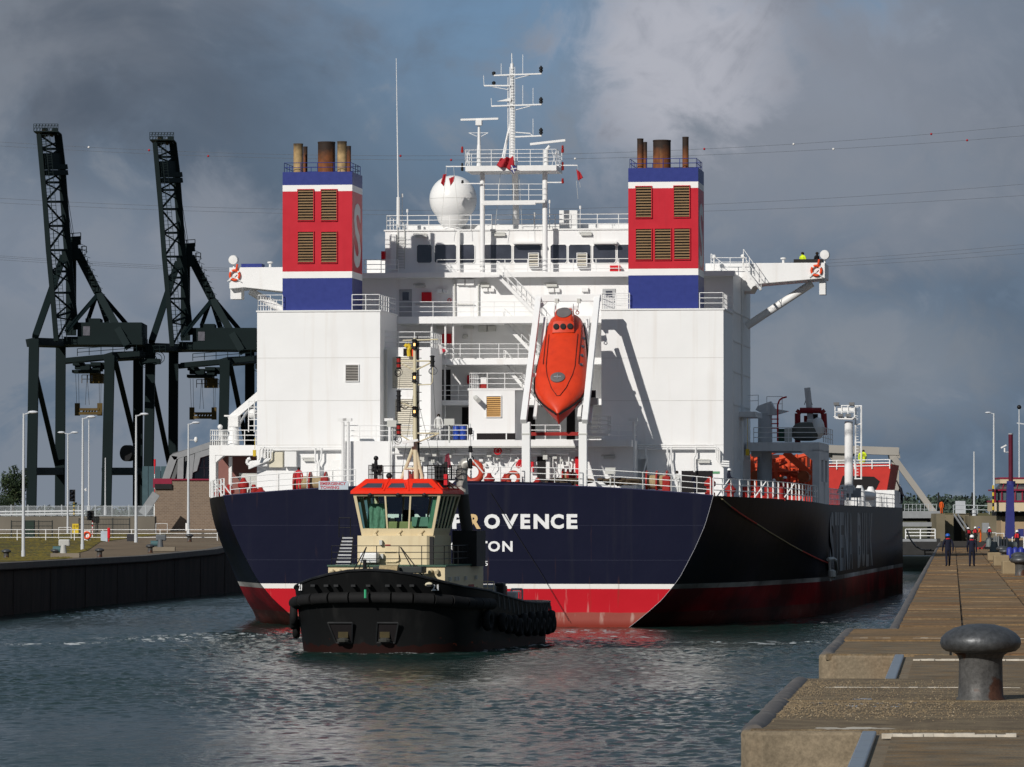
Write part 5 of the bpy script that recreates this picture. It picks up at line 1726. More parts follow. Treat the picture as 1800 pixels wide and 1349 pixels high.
for sy in (80, 92, 104, 124):
    MB().cyl((18.6, sy, 7.6), (18.6, sy, 8.8), .35, n=12).build('roller_fairlead', REDM, ship, smooth=40)
MB().box(17, 19.95, 132, 146, 7.6, 9.2).build('bulwark_plate', WHITE2, ship)
# pilot-side pipe guard low on the starboard side
m = MB()
m.tube([(20.05, 37, 3.9), (20.35, 38, 3.95), (20.35, 41, 3.8), (20.3, 43, 3.2), (20.05, 44, 2.6)], 0.12, 7)
m.cyl((20.1, 37.6, 3.9), (20.15, 38, 2.4), .08, n=6)
m.lathe((20.25, 38, 2.6), [(.1, 0), (.28, .1), (.28, .5), (.1, .6)], 10)
m.build('hull_fender_pipe', GREYB, ship)

# ================================================================== things on the ship
def to_world(o):
    o.location = S.world((0, 0, 0))
    o.rotation_euler = (0, 0, -S.a)
    return o
# free-fall lifeboat
bo = S(981, 734, 1.1)
st = S(996, 569, 7.8)
U = (st - bo)
LB = U.length
U.normalize()
Rr = Vector((1, 0, 0)) - U * U.x
Rr.normalize()
Nn = Rr.cross(U)
if Nn.y > 0: Nn = -Nn            # up and aft
lb = to_world(empty('lifeboat'))
tag(lb, 'orange enclosed free-fall lifeboat hanging bow down in the white davit', 'lifeboat')
prof = [(0.0, .06, .10, .85), (.03, .30, .26, .92), (.07, .66, .42, .98), (.12, 1.04, .58, 1.0), (.19, 1.44, .76, 1.02), (.27, 1.70, .90, 1.05), (.36, 1.76, .98, 1.05), (.5, 1.70, 1.02, 1.05), (.65, 1.58, 1.05, 1.05), (.8, 1.42, 1.08, 1.0), (.9, 1.28, 1.05, .95), (.97, 1.15, .95, .9), (1.0, 1.0, .8, .8)]
def lbp(s, a, n):
    a *= .93
    sheer = 0.55 * max(0, .3 - s) ** 1.2 * 2
    return bo + U * (s * LB) + Rr * a + Nn * (n + sheer)
rows_c, rows_h = [], []
for s, w, ht, kd in prof:
    rc_, rh = [], []
    for i in range(13):
        th = math.pi * i / 12
        cx, sx_ = math.cos(th), math.sin(th)
        k = 0.72
        rc_.append(lbp(s, w * math.copysign(abs(cx) ** .75, cx), ht * sx_ ** k if sx_ > 1e-6 else 0))
    for i in range(11):
        th = math.pi + math.pi * i / 10
        cx, sx_ = math.cos(th), math.sin(th)
        rh.append(lbp(s, w * math.copysign(abs(cx) ** .8, cx), -kd * abs(sx_) ** 1.1 + 0.0))
    rows_c.append(rc_)
    rows_h.append(rh)
MB().grid(rows_c).add(rows_c[-1], [tuple(range(13))]).build('canopy', ORNG, lb, smooth=50)
MB().grid(rows_h).add(rows_h[-1], [tuple(range(11))]).add(rows_h[0], [tuple(range(11))]).build('boat_hull', mat('lifeboat_hull_orange_red', (0.50, 0.022, 0.010), .4, var=.1), lb, smooth=60)
m = MB()
for sg in (-1, 1):
    m.tube([lbp(s, sg * (w + .03), 0.0) for s, w, ht, kd in prof], 0.075, 6)
m.build('rubbing_strake', BLACK, lb)
def lbx(s, a, extra=0.0):
    """point on the canopy skin at share s and cross position a"""
    ws, hs = np.interp(s, [p[0] for p in prof], [p[1] for p in prof]), np.interp(s, [p[0] for p in prof], [p[2] for p in prof])
    c_ = min(1, abs(a) / ws) ** (1 / .75)
    return lbp(s, a, hs * max(0, 1 - c_ * c_) ** .36 + extra)
cup = MB()
q0 = [(.76, .78, .02), (.815, .74, .55), (.93, .66, .62), (1.0, .60, .45)]
rows = []
for s, w, ex in q0:
    hs = np.interp(s, [p[0] for p in prof], [p[2] for p in prof])
    rows.append([lbp(s, -w, .5), lbp(s, -w * .95, hs + ex * .75), lbp(s, -w * .7, hs + ex), lbp(s, w * .7, hs + ex), lbp(s, w * .95, hs + ex * .75), lbp(s, w, .5)])
cup.grid(rows).add(rows[-1], [tuple(range(6))])
cu = cup.build('steering_cupola', ORNG, lb, smooth=35)
GREYH = mat('grey_hatch', (0.13, 0.12, 0.12), .6, var=.2)
fn = ((U * (.055 * LB)).normalized() * -0.55 + Nn * .83).normalized()
for a in (-.47, 0, .47):
    hs = np.interp(.79, [p[0] for p in prof], [p[2] for p in prof])
    c_ = lbp(.7875, a, hs + .30)
    pn = (Nn * (0.055 * LB) - U * 0.53).normalized()
    m = MB().lathe(c_, [(0.19, -.02), (0.19, .03), (0.15, .045)], 16, pn)
    h_ = m.build('porthole', BLACK, cu)
def hatch(s, a, r0, ex):
    c_ = lbx(s, a, ex)
    m = MB().lathe(c_, [(r0, -.06), (r0, .05), (r0 * .8, .08)], 20, Nn)
    o_ = m.build('hatch', GREYH, lb)
    MB().bar(c_ + Nn * .1 - Rr * r0 * .5, c_ + Nn * .1 + Rr * r0 * .5, .05, .04).build('handle', STEEL, o_)
    MB().bar(c_ + Nn * .1 - U * r0 * .45, c_ + Nn * .1 + U * r0 * .45, .05, .04).build('handle', STEEL, o_)
hatch(.30, -.12, .46, 0.0)
hs = np.interp(.92, [p[0] for p in prof], [p[2] for p in prof])
c_ = lbp(.9, 0, hs + .63)
MB().lathe(c_, [(.48, -.03), (.48, .03), (.36, .05)], 20, Nn).build('hatch', GREYH, lb)
m = MB()
m.tube([lbx(s, a, .03) for s, a in ((.76, -.98), (.6, -.98), (.42, -.98), (.33, -.86), (.2, -.5), (.13, -.1), (.13, .1), (.2, .5), (.33, .86), (.42, .98), (.6, .98), (.76, .98))], .022, 5)
for sg in (-1, 1):
    m.tube([lbp(s, sg * (np.interp(s, [p[0] for p in prof], [p[1] for p in prof]) + .1), -.25 - .12 * math.sin(s * 30)) for s in np.linspace(.12, .98, 30)], .025, 5)
    m.tube([lbx(s, sg * 1.2, .05) for s in np.linspace(.45, .98, 12)], .02, 5)
m.build('grab_line', BLACK, lb)
m = MB()
for sg in (-1, 1):
    m.tube([lbx(.97, sg * .62, .5), lbx(.97, sg * .62, .95), lbx(.88, sg * .62, .95), lbx(.88, sg * .62, .5)], .03, 5)
m.build('roof_rail', RAILW, lb)
m = MB()
for k in range(5):
    s = .45 + k * .1
    q = lbx(s, 1.35, 0.0)
    m.cut().ball(q, .12, 8, 6)
m.build('side_window', GLASS, lb)
MB().bar(lbp(0.0, 0, .05), lbp(.16, 0, .62), .08, .08).build('stem_bar', ORNG, lb)

# life rings, drums, flags
def lifering(px, y, sy, label, r0=.33):
    q = S(px, y, sy)
    e_ = to_world(empty('lifebuoy'))
    MB().torus(q, r0, .085, (0, 1, 0), 22, 8).build('ring', ORNGD, e_, smooth=True)
    for k in range(4):
        t_ = k * math.pi / 2 + .7
        c_ = q + Vector((math.cos(t_) * r0, 0, math.sin(t_) * r0))
        tg = Vector((-math.sin(t_), 0, math.cos(t_)))
        MB().cyl(c_ - tg * .05, c_ + tg * .05, .095, n=10).build('band', WHITE2, e_, smooth=40)
    MB().bar(q + Vector((-.5, -.02, -.42)), q + Vector((.1, -.02, .1)), .05, .05).bar(q + Vector((-.1, -.02, -.1)), q + Vector((.45, -.02, -.45)), .05, .05).build('holder', WHITE2, e_)
    MB().cyl(q + Vector((.1, -.05, .3)), q + Vector((.2, -.05, .75)), .07, n=8).build('smoke_float', ORNGD, e_)
    tag(e_, label, 'lifebuoy', 'lifebuoys on the bridge wings')
lifering(412.5, 484, SY_G - .12, 'orange lifebuoy on the white port bridge wing, above the cranes')
lifering(1435, 476, SY_G - .12, 'orange lifebuoy at the tip of the starboard bridge wing')
for px, lab in ((802, 'blue plastic drum on the after deck, left of the pair'), (814, 'blue plastic drum on the after deck, right of the pair beside the vent house')):
    q = S(px, 773, SY_C - .7)
    o = MB().lathe(q, [(.20, 0), (.215, .04), (.215, .26), (.228, .28), (.215, .30), (.215, .56), (.228, .58), (.215, .60), (.215, .82), (.19, .86)], 18).build('drum', BLUEB, None, smooth=40)
    tag(to_world(o), lab, 'drum', 'blue drums on the after deck')
def flag(name, poly, sy, m, label, wav=.12, group=None):
    """cloth sheet hanging between four corner pixels, rippled"""
    A, B_, C_, D_ = [S(x, y, sy) for x, y in poly]
    rows = []
    for j in range(9):
        v = j / 8
        l, r2 = A.lerp(D_, v), B_.lerp(C_, v)
        rows.append([l.lerp(r2, i / 10) + Vector((0, wav * math.sin(i * 1.1 + v * 2), wav * .25 * math.sin(i * 1.5 + v))) for i in range(11)])
    g_ = MB().grid(rows)
    o = g_.build(name, m, None, smooth=True)
    so = o.modifiers.new('cloth', 'SOLIDIFY')
    so.thickness = 0.012
    to_world(o)
    tag(o, label, 'flag', group)
    return o
FLR = mat('faded_red_flag', (0.36, 0.022, 0.03), .8, var=.15)
en = flag('ensign_flag', ((879, 279), (903, 276), (906, 300), (872, 292)), SY_M - 1.3, FLR, 'red ensign drooping from the mast platform, union canton at its lower corner', .2)
MB().add([S(898, 290, SY_M - 1.5), S(909, 294, SY_M - 1.5), S(903, 306, SY_M - 1.5), S(897, 298, SY_M - 1.5)], [(0, 1, 2, 3)]).build('canton', mat('flag_blue', (.02, .03, .16), .8), en)
MB().bar(S(899, 291, SY_M - 1.52), S(904, 304, SY_M - 1.52), .07, .02, (0, 1, 0)).bar(S(898, 298, SY_M - 1.53), S(908, 296, SY_M - 1.53), .07, .02, (0, 1, 0)).build('canton_cross', mat('flag_white', (.6, .58, .58), .8), en)
flag('signal_flag', ((1013, 298), (1020, 303), (1025, 313), (1016, 318)), SY_M - .4, FLR, 'small red flag at the right end of the signal yard', .06)
flag('signal_flag', ((779, 307), (785, 306), (780, 328), (775, 322)), SY_M - .4, FLR, 'narrow dark red flag hanging before the white radome, on the left', .05)
flag('signal_flag', ((789, 314), (799, 310), (797, 320), (792, 327)), SY_M - .4, FLR, 'small red flag hanging before the white radome, on the right', .05)
hal = MB()
for x0, y0, x1, y1 in ((785, 293, 775, 400), (797, 293, 808, 400), (1015, 291, 1020, 330), (1013, 318, 1016, 350), (912, 300, 918, 405), (880, 300, 870, 405)):
    hal.cyl(S(x0, y0, SY_M - .4), S(x1, y1, SY_M - .2), .014, n=4)
hal.build('halyard', GREYB, mast)
# lantern-like white figurehead lamp etc: mooring line down the starboard side
def on_hull(px, py, off=.14):
    lo, hi = 0.0, 46.0
    for _ in range(40):
        md = (lo + hi) / 2
        p = S(px, py, md)
        if p.x - hw(md, p.z) - off > 0: lo = md
        else: hi = md
    return S(px, py, lo)
rp = [(1270, 878), (1285, 891), (1300, 902), (1315, 912), (1330, 921), (1350, 934), (1370, 946), (1390, 958), (1410, 969), (1430, 979), (1445, 986), (1456, 990)]
rpts = [on_hull(x, y) for x, y in rp]
rope = to_world(empty('mooring_rope'))
MB().tube([rpts[0] + Vector((-.8, 0, .3))] + rpts[:1] + rpts[0:2], .035, 6).build('pale_end', ROPE, rope)
MB().tube(rpts[1:5], .05, 6).build('red_length', ROPER, rope)
MB().tube(rpts[4:9], .04, 6).build('pale_length', ROPE, rope)
MB().tube(rpts[8:], .05, 6).build('red_length', ROPER, rope)
tag(rope, 'red and tan mooring rope slung along the dark starboard side of the tanker', 'rope')

o = MB().tube([S(862, 866, -.12), S(905, 935, -.16), S(948, 1003, -.2), S(1000, 1092, -.26)], .016, 5).build('messenger_line', BLACK, None)
to_world(o)
tag(o, 'thin black line hanging down the navy transom to the water', 'rope')
m = MB().tube(pts(SY_F - .3, (712, 610), (716, 606), (721, 610), (718, 616), (719, 627)), .13, 7)
m.build('yellow_suit_hook', YELL, fh)
PB('orange_suit_bag', 724, 611, 731, 627, SY_F - .3, .2, ORNGD, fh)

# ================================================================== THE TUG
T = TUG
tug = empty('tugboat', (T.o.x, T.o.y, 0), -T.a)
tag(tug, 'black hulled tug with cream wheelhouse and bright red roof in front of the tanker', 'tugboat')
TBLK = mat('tug_hull_black', (0.012, 0.013, 0.015), 0.5, var=0.35, scale=0.8, streak=0.5, streak_col=(0.045, 0.045, 0.045), sx=1.2, sz=.4, thr=(.5, .75))
CREAM = mat('tug_cream_paint', (0.62, 0.52, 0.335), 0.45, var=0.04, streak=0.2, streak_col=(0.40, 0.27, 0.14))
TRED = mat('tug_roof_red', (0.75, 0.028, 0.008), 0.4, var=0.05)
RUBB = mat('fender_rubber', (0.0085, 0.0085, 0.009), 0.8, var=0.3, scale=3)
BLKR = mat('black_rail', (0.012, 0.012, 0.013), .45)
OLIVE = mat('olive_console', (0.30, 0.31, 0.14), .6, var=.1)
def TB(name, x0, y0, x1, y1, ty, dep, m, parent=None, bevel=0.0):
    a, c = T(x0, y0, ty), T(x1, y1, ty)
    return MB().box(a.x, c.x, ty, ty + dep, c.z, a.z).build(name, m, parent or tug, bevel=bevel)
plan = [(0.0, 0.0), (0.06, 1.0), (0.28, 2.0), (0.72, 2.9), (1.35, 3.6), (2.3, 4.12), (3.8, 4.5), (6, 4.75), (10, 4.9), (15, 4.95), (20, 4.9), (24, 4.75), (26.5, 4.4), (28, 3.8), (28.8, 2.6), (29, 0.0)]
shy = [0, .06, .28, .72, 1.35, 2.3, 3.8, 6, 13, 20, 29]
shz = [4.17, 4.12, 3.95, 3.72, 3.5, 3.32, 3.2, 3.05, 2.42, 2.2, 2.15]
def sheer(y): return float(np.interp(y, shy, shz))
def top_z(y, x): return sheer(y)
full = [(-x, y) for y, x in plan[::-1]][:-1] + [(x, y) for y, x in plan]
full = [(x, y) for x, y in full]
NZ = 10
rows = []
for j in range(NZ + 1):
    t_ = j / NZ
    row = []
    for x, y in full:
        zt = top_z(y, x)
        z = zt + (-1.0 - zt) * t_
        bowf = max(0, 1 - y / 9.0)
        dy = -0.95 * bowf * (1 - t_) ** 1.6 + 0.55 * bowf * t_
        k = 1 + 0.035 * (1 - t_) - 0.05 * t_
        row.append((x * k, y + dy, z))
    rows.append(row)
tm_ = bpy.data.materials.new('tug_hull_paint')
tm_.use_nodes = True
N, L = tm_.node_tree.nodes, tm_.node_tree.links
b = N['Principled BSDF']
b.inputs['Roughness'].default_value = 0.55
b.inputs['Specular IOR Level'].default_value = 0.15
t = N.new('ShaderNodeTexCoord'); sp = N.new('ShaderNodeSeparateXYZ'); L.new(t.outputs['Object'], sp.inputs[0]); zz = sp.outputs[2]
k0 = hmix(hnoise((.5, .5, .5)), (0.0045, 0.0048, 0.0052, 1), (0.009, 0.0094, 0.010, 1))
k0 = hmix(hramp(hnoise((1.4, 1.4, .25)), .55, .75, .5), k0, (0.024, 0.024, 0.024, 1))
w2 = N.new('ShaderNodeMath'); w2.operation = 'MULTIPLY_ADD'; L.new(hnoise((1.5, 1.5, 2), 6), w2.inputs[0]); w2.inputs[1].default_value = .8; L.new(zz, w2.inputs[2])
k1 = hmix(hramp(w2.outputs[0], .83, .80), k0, (0.018, 0.006, 0.005, 1))
k1 = hmix(hramp(hnoise((1.8, 1.8, 3.5), 6), .66, .72, .5), k1, hmix(hramp(zz, .95, .6), k0, (0.34, 0.06, 0.02, 1)))
L.new(k1, b.inputs['Base Color'])
MB().grid(rows).build('tug_hull', tm_, tug, smooth=50)
# deck inside the bulwark
dk = [(x * .985, y * 1.0 + (0.05 if y < 1 else 0), top_z(y, x) - .75) for x, y in full]
half = len(full) // 2
MB().grid([[(x * f, y, z) for f in (-1, -.5, 0, .5, 1)] for x, y, z in [(abs(q[0]), q[1], q[2]) for q in dk[half:]]]).build('tug_deck', mat('tug_deck_green', (.05, .07, .05), .8), tug)
m = MB()
m.tube([(r[0] * 1.0, r[1], r[2]) for r in rows[0]], .07, 6)
m.build('bulwark_cap', TBLK, tug)
# roll fender round the bow, sleeve by sleeve
def hull_pt(i, z):
    col = [rows[j][i] for j in range(NZ + 1)]
    zs = [c[2] for c in col][::-1]
    return Vector((float(np.interp(z, zs, [c[0] for c in col][::-1])), float(np.interp(z, zs, [c[1] for c in col][::-1])), z))
fp = []
for i, (x, y) in enumerate(full):
    if y < 6.2:
        zf = 2.78 - .09 * min(y, 2.5) - .03 * y
        p = hull_pt(i, zf)
        n_ = Vector((x, -max(.3, 4 - y), 0)).normalized()
        fp.append(p + n_ * .14)
seg = []
for p, q in zip(fp[:-1], fp[1:]):
    k = max(1, round((q - p).length / 1.0))
    for j in range(k):
        seg.append((p.lerp(q, j / k), p.lerp(q, (j + 1) / k)))
for p, q in seg:
    d = (q - p) * .02
    MB().cyl(p + d, q - d, .29, n=14).build('bow_fender', RUBB, tug, smooth=40)
m = MB().cyl(T(642, 1037, -1.15), T(642, 1052, -1.25), .06, n=6)
m.build('green_strap', mat('green_strap', (.03, .30, .14), .6), tug)
# chocks over the fender
m = MB()
for px in (548, 572, 590, 621, 648, 681, 701, 723, 752):
    q = T(px, 1030, -.9)
    m.cut().box(q.x - .11, q.x + .11, -1.05 + abs(q.x) * .12, -.55 + abs(q.x) * .25, q.z - .05, q.z + .06)
m.build('fender_chock', TBLK, tug)
# bow pockets
for x0, x1 in ((581, 619), (661, 698)):
    a, c = T(x0, 1130, 0.25), T(x1, 1095, -.25)
    po = [(a.x + .28, a.z), (c.x - .12, a.z), (c.x, c.z), (a.x - .05, c.z)] if x0 < 620 else [(a.x, a.z), (c.x - .22, a.z), (c.x + .05, c.z), (a.x + .15, c.z)]
    pk = MB().add([(po[0][0], .30, po[0][1]), (po[1][0], .30, po[1][1]), (po[2][0], -.16, po[2][1]), (po[3][0], -.16, po[3][1])], [(0, 1, 2, 3)]).build('bow_pocket', DARK, tug)
    m = MB()
    pp_ = [(po[0][0], .27, po[0][1]), (po[1][0], .27, po[1][1]), (po[2][0], -.19, po[2][1]), (po[3][0], -.19, po[3][1])]
    for i in range(4):
        m.bar(pp_[i], pp_[(i + 1) % 4], .07, .07, (0, 1, 0))
    m.build('pocket_rim', TBLK, pk)
    cx = (po[0][0] + po[1][0]) / 2
    MB().box(cx - .25, cx + .25, .05, .2, a.z + .25, a.z + .65).build('tow_pin', mat('dull_yellow_pin', (.045, .034, .012), .7, var=.3), pk)
    MB().lathe((cx, .08, a.z + .05), [(.3, 0), (.32, .1), (.18, .2)], 10).build('roller', mat('grimy_grey', (.04, .04, .036), .7), pk)
# number on the bow
for x0, y0, w_, x_off in ((531, 1030, 8, 0), (764, 1030, 12, 1)):
    sd = -1 if x0 < 600 else 1
    for k, ch in enumerate('21'):
        xa = x0 + k * (w_ * .68)
        q = T(xa, 1038, 1.1 if sd > 0 else 1.3)
        # seated on the curved bulwark: find the hull plating there
        best = min(range(len(full)), key=lambda i: abs(rows[0][i][0] - q.x) + (0 if rows[0][i][1] < 6 else 50))
        nb = best + 1 if best + 1 < len(full) else best - 1
        p0, p1 = hull_pt(best, q.z), hull_pt(nb, q.z)
        tg = (p1 - p0).normalized()
        if tg.x < 0: tg = -tg
        s_ = (q.x - p0.x) / max(.05, tg.x)
        base = p0 + tg * s_
        n_ = Vector((tg.y, -tg.x, 0)).normalized()
        lettering('letter', ch, LETW, tug, base + n_ * .09, tg, Vector((0, 0, 1)), w_ * (.5 if ch == '2' else .2) / 35 / max(.35, tg.x), .33, .02)
MB().ball(T(752, 1027, -.1), .18, 10, 7, (1.4, .5, .6)).build('hawse_lip', mat('pale_lip', (.6, .55, .4), .5), tug, smooth=True)

# deckhouse tiers
h1 = TB('lower_deckhouse', 577, 995, 782, 1042, 3.6, 11.0, CREAM)
TB('deck_edge', 575, 993.5, 784, 996.5, 3.5, 11.2, mat('green_deck_edge', (.05, .10, .07), .6), h1)
for px in (584, 597, 757, 768):
    q = T(px, 1003, 3.55)
    MB().lathe(q, [(.05, 0), (.13, .05), (.10, .25)], 10, (0, -1, -.5)).build('deck_lamp', CREAM, h1)
ax = T(782, 1000, 3.6).x
for y0, y1, z0, z1, mm in ((5.2, 5.8, 1.6, 3.0, BLACK), (7.6, 8.1, 1.7, 3.1, mat('brown_door', (.12, .09, .06), .6)), (10.2, 11.6, 1.8, 3.3, REDM), (12.6, 13.3, 1.7, 3.2, CREAM)):
    MB().box(ax - .01, ax + .05, y0, y1, z0, z1).build('side_door', mm, h1)
for y0 in (4.6, 6.2, 6.9, 9.0, 12.0):
    MB().box(ax, ax + .12, y0, y0 + .25, 3.55, 3.75).build('side_lamp', GREYB, h1)
a, c = T(628, 942, 5.8), T(762, 995, 5.8)
D2 = 4.9
ch = .35
poly = [(a.x + .05, 5.8), (c.x - ch, 5.8), (c.x, 5.8 + ch), (c.x, 5.8 + D2), (a.x, 5.8 + D2), (a.x, 5.85)]
h2 = MB().slab(poly, c.z, a.z).build('upper_deckhouse', CREAM, tug)
TB('chamfer_panel', 752.5, 944, 761.5, 994, 5.92, .2, BLACK, h2)
m = MB()
m.tube([T(675, 970, 5.72), T(697, 970, 5.72), T(700, 974, 5.72), T(702, 985, 5.72), T(695, 988, 5.72), T(678, 988, 5.72)], .035, 6)
m.cut().tube([T(640, 995, 5.72), T(640, 980, 5.72)], .03, 5)
m.build('hand_pipe', CREAM, h2)
TB('locker', 632, 972, 663, 990, 5.0, .75, WHITE2, tug, .08)
TB('name_board', 677, 957.5, 686, 959.5, 5.76, .03, REDM, h2)
for px, y in ((670, 954), (672, 978)):
    q = T(px, y, 5.7)
    MB().box(q.x - .07, q.x + .07, 5.55, 5.78, q.z - .12, q.z + .12).build('deck_lamp', GREYB, h2)
# wheelhouse: leaning glazed box
zb, zt_ = T(700, 943, 6.2).z, T(700, 869, 5.9).z
B0 = [(T(636, 943, 6.2).x, 6.2), (T(761, 943, 6.2).x, 6.2), (T(761, 943, 6.2).x, 10.6), (T(636, 943, 6.2).x, 10.6)]
T0 = [(T(620.5, 869, 5.75).x, 5.75), (T(775, 869, 5.75).x, 5.75), (T(775, 869, 5.75).x, 11.4), (T(620.5, 869, 5.75).x, 11.4)]
def wp(k, u, t_):
    """point on wall k (0 front, 1 right, 2 back, 3 left) at share u along it and t_ up it"""
    b0, b1, c0, c1 = Vector(B0[k]), Vector(B0[(k + 1) % 4]), Vector(T0[k]), Vector(T0[(k + 1) % 4])
    p = b0.lerp(b1, u).lerp(c0.lerp(c1, u), t_)
    return Vector((p.x, p.y, zb + (zt_ - zb) * t_))
wh = empty('wheelhouse', (0, 0, 0))
wh.parent = tug
tg_ = bpy.data.materials.new('tug_window_glass')
tg_.use_nodes = True
N, L = tg_.node_tree.nodes, tg_.node_tree.links
N.clear()
tr, gl, mx, ou, fr = N.new('ShaderNodeBsdfTransparent'), N.new('ShaderNodeBsdfGlossy'), N.new('ShaderNodeMixShader'), N.new('ShaderNodeOutputMaterial'), N.new('ShaderNodeFresnel')
tr.inputs[0].default_value = (.76, .88, .82, 1)
gl.inputs['Roughness'].default_value = .02
gl.inputs[0].default_value = (.75, .95, .88, 1)
fr.inputs[0].default_value = 1.35
L.new(fr.outputs[0], mx.inputs[0]); L.new(tr.outputs[0], mx.inputs[1]); L.new(gl.outputs[0], mx.inputs[2]); L.new(mx.outputs[0], ou.inputs[0])
t_lo, t_hi = .18, .955
def quad_th(p, n, th):
    """a plate through four points with some thickness"""
    q = [v + n * th for v in p]
    return MB().add(list(p) + q, [(0, 1, 2, 3), (7, 6, 5, 4), (0, 4, 5, 1), (1, 5, 6, 2), (2, 6, 7, 3), (3, 7, 4, 0)])
panes = {0: (0.035, .355, .375, .645, .665, .965), 1: (.04, .21, .23, .40, .42, .59, .61, .78, .80, .96), 2: (.04, .33, .35, .65, .67, .96), 3: (.04, .33, .35, .65, .67, .96)}
for k in range(4):
    nrm = (wp(k, 1, 0) - wp(k, 0, 0)).cross(wp(k, 0, 1) - wp(k, 0, 0)).normalized()
    if nrm.dot(wp(k, .5, .5) - Vector(((B0[0][0] + B0[1][0]) / 2, 8.5, 7))) > 0: nrm = -nrm   # inwards
    quad_th([wp(k, 0, 0), wp(k, 1, 0), wp(k, 1, t_lo), wp(k, 0, t_lo)], nrm, .12).build('sill_wall', CREAM, wh)
    quad_th([wp(k, 0, t_hi), wp(k, 1, t_hi), wp(k, 1, 1), wp(k, 0, 1)], nrm, .12).build('header', CREAM, wh)
    us = panes[k]
    gaps = [0] + list(us) + [1]
    for i in range(0, len(gaps), 2):
        quad_th([wp(k, gaps[i], t_lo), wp(k, gaps[i + 1], t_lo), wp(k, gaps[i + 1], t_hi), wp(k, gaps[i], t_hi)], nrm, .12).build('mullion', CREAM, wh)
    for i in range(0, len(us), 2):
        MB().add([q + nrm * .03 for q in (wp(k, us[i], t_lo), wp(k, us[i + 1], t_lo), wp(k, us[i + 1], t_hi), wp(k, us[i], t_hi))], [(0, 1, 2, 3)]).build('pane', tg_, wh)
MB().slab([(p[0] * 1.0 + (.1 if p[0] < 0 else -.1) * 0, p[1]) for p in B0], zb - .02, zb + .05).build('wheelhouse_floor', mat('dark_floor', (.03, .03, .03), .8), wh)
wf = T0[0][0], T0[1][0]
MB().box(B0[0][0] + .6, B0[1][0] - .5, 7.0, 7.7, zb + .05, zb + .75).build('console', OLIVE, wh, bevel=.05)
MB().box(B0[1][0] - 1.2, B0[1][0] - .35, 6.75, 7.2, zb + .5, zb + .98).build('screen', mat('teal_screen_case', (.14, .27, .22), .5), wh)
for u in (.9, 1.3, 2.2):
    MB().box(B0[0][0] + u, B0[0][0] + u + .25, 7.1, 7.3, zb + .75, zb + .92).build('instrument', BLACK, wh)
m = MB()
m.box(B0[0][0] + 1.55, B0[0][0] + 2.15, 8.6, 9.1, zb + .1, zb + .6); m.box(B0[0][0] + 1.55, B0[0][0] + 2.15, 9.1, 9.25, zb + .5, zb + 1.35)
m.build('helm_chair', BLACK, wh, bevel=.06)
rb_ = []
for j in range(7):                            # gathered curtain by the left pane
    rb_.append([(B0[0][0] + .12 + .02 * j + .09 * i, 6.75 + .12 * math.sin(i * 1.7 + j * .3), zb + .35 + j * .22) for i in range(12)])
cu_ = MB().grid(rb_).build('curtain', mat('teal_curtain', (.16, .30, .23), .8, var=.35, scale=5), wh, smooth=True)
sl = MB()
for i in range(9):                            # slatted blinds along the side panes
    p, q = wp(1, .06 + i * .1, t_lo + .02), wp(1, .06 + i * .1, t_hi - .02)
    p.x -= .3; q.x -= .3
    sl.bar(p, q, .05, .22, (1, 0, 0))
sl.build('side_blind', mat('green_blind', (.10, .24, .17), .7, var=.2), wh)
m = MB()
for u0 in (.11, .44, .74):                    # wipers
    m.cut().bar(wp(0, u0 + .06, .03) + Vector((0, -.1, 0)), wp(0, u0 + .12, .16) + Vector((0, -.1, 0)), .04, .04)
    q = wp(0, u0 + .08, .03)
    m.box(q.x - .1, q.x + .1, q.y - .16, q.y, q.z - .05, q.z + .06)
m.build('wiper', CREAM, wh)
m = MB()
for u0 in (.2, .52, .82):
    q = wp(0, u0, .985)
    m.cut().lathe(q + Vector((0, -.05, 0)), [(.1, 0), (.13, .1), (.05, .16)], 8, (0, -1, -.3))
m.build('brow_lamp', BLACK, wh)
# red roof
za, zc_ = zt_ + .02, T(700, 842, 6.4).z
RB = [(T0[0][0] - .1, 5.6), (T0[1][0] + .12, 5.6), (T0[1][0] + .12, 11.6), (T0[0][0] - .1, 11.6)]
RT = [(T(643, 842, 6.5).x, 6.5), (T(759, 842, 6.5).x, 6.5), (T(759, 842, 6.5).x, 10.6), (T(643, 842, 6.5).x, 10.6)]
v8 = [(x, y, za) for x, y in RB] + [(x, y, za + .14) for x, y in RB] + [(x, y, zc_) for x, y in RT]
rf = MB().add(v8, [(0, 1, 2, 3), (0, 4, 5, 1), (1, 5, 6, 2), (2, 6, 7, 3), (3, 7, 4, 0), (4, 8, 9, 5), (5, 9, 10, 6), (6, 10, 11, 7), (7, 11, 8, 4), (8, 11, 10, 9)]).build('wheelhouse_roof', TRED, tug)
def rp_(k, u, t_):
    a_, b_, c_, d_ = [Vector(v8[i]) for i in (4 + k, 4 + (k + 1) % 4, 8 + (k + 1) % 4, 8 + k)]
    return a_.lerp(b_, u).lerp(d_.lerp(c_, u), t_)
for k, lst in ((0, ((.075, .33), (.385, .605), (.665, .93))), (1, ((.08, .34), (.38, .62), (.66, .9)))):
    for u0, u1 in lst:
        p = [rp_(k, u0, .18), rp_(k, u1, .18), rp_(k, u1 - .02, .62), rp_(k, u0 + .03, .62)]
        nn_ = (p[1] - p[0]).cross(p[3] - p[0]).normalized()
        if nn_.z < 0: nn_ = -nn_
        w_ = quad_th([q + nn_ * .004 for q in p], nn_, .025).build('roof_window', GLASS, rf)
        m = MB()
        for i in range(4):
            m.bar(p[i] + nn_ * .02, p[(i + 1) % 4] + nn_ * .02, .05, .05, nn_)
        m.build('rim', TRED, w_)
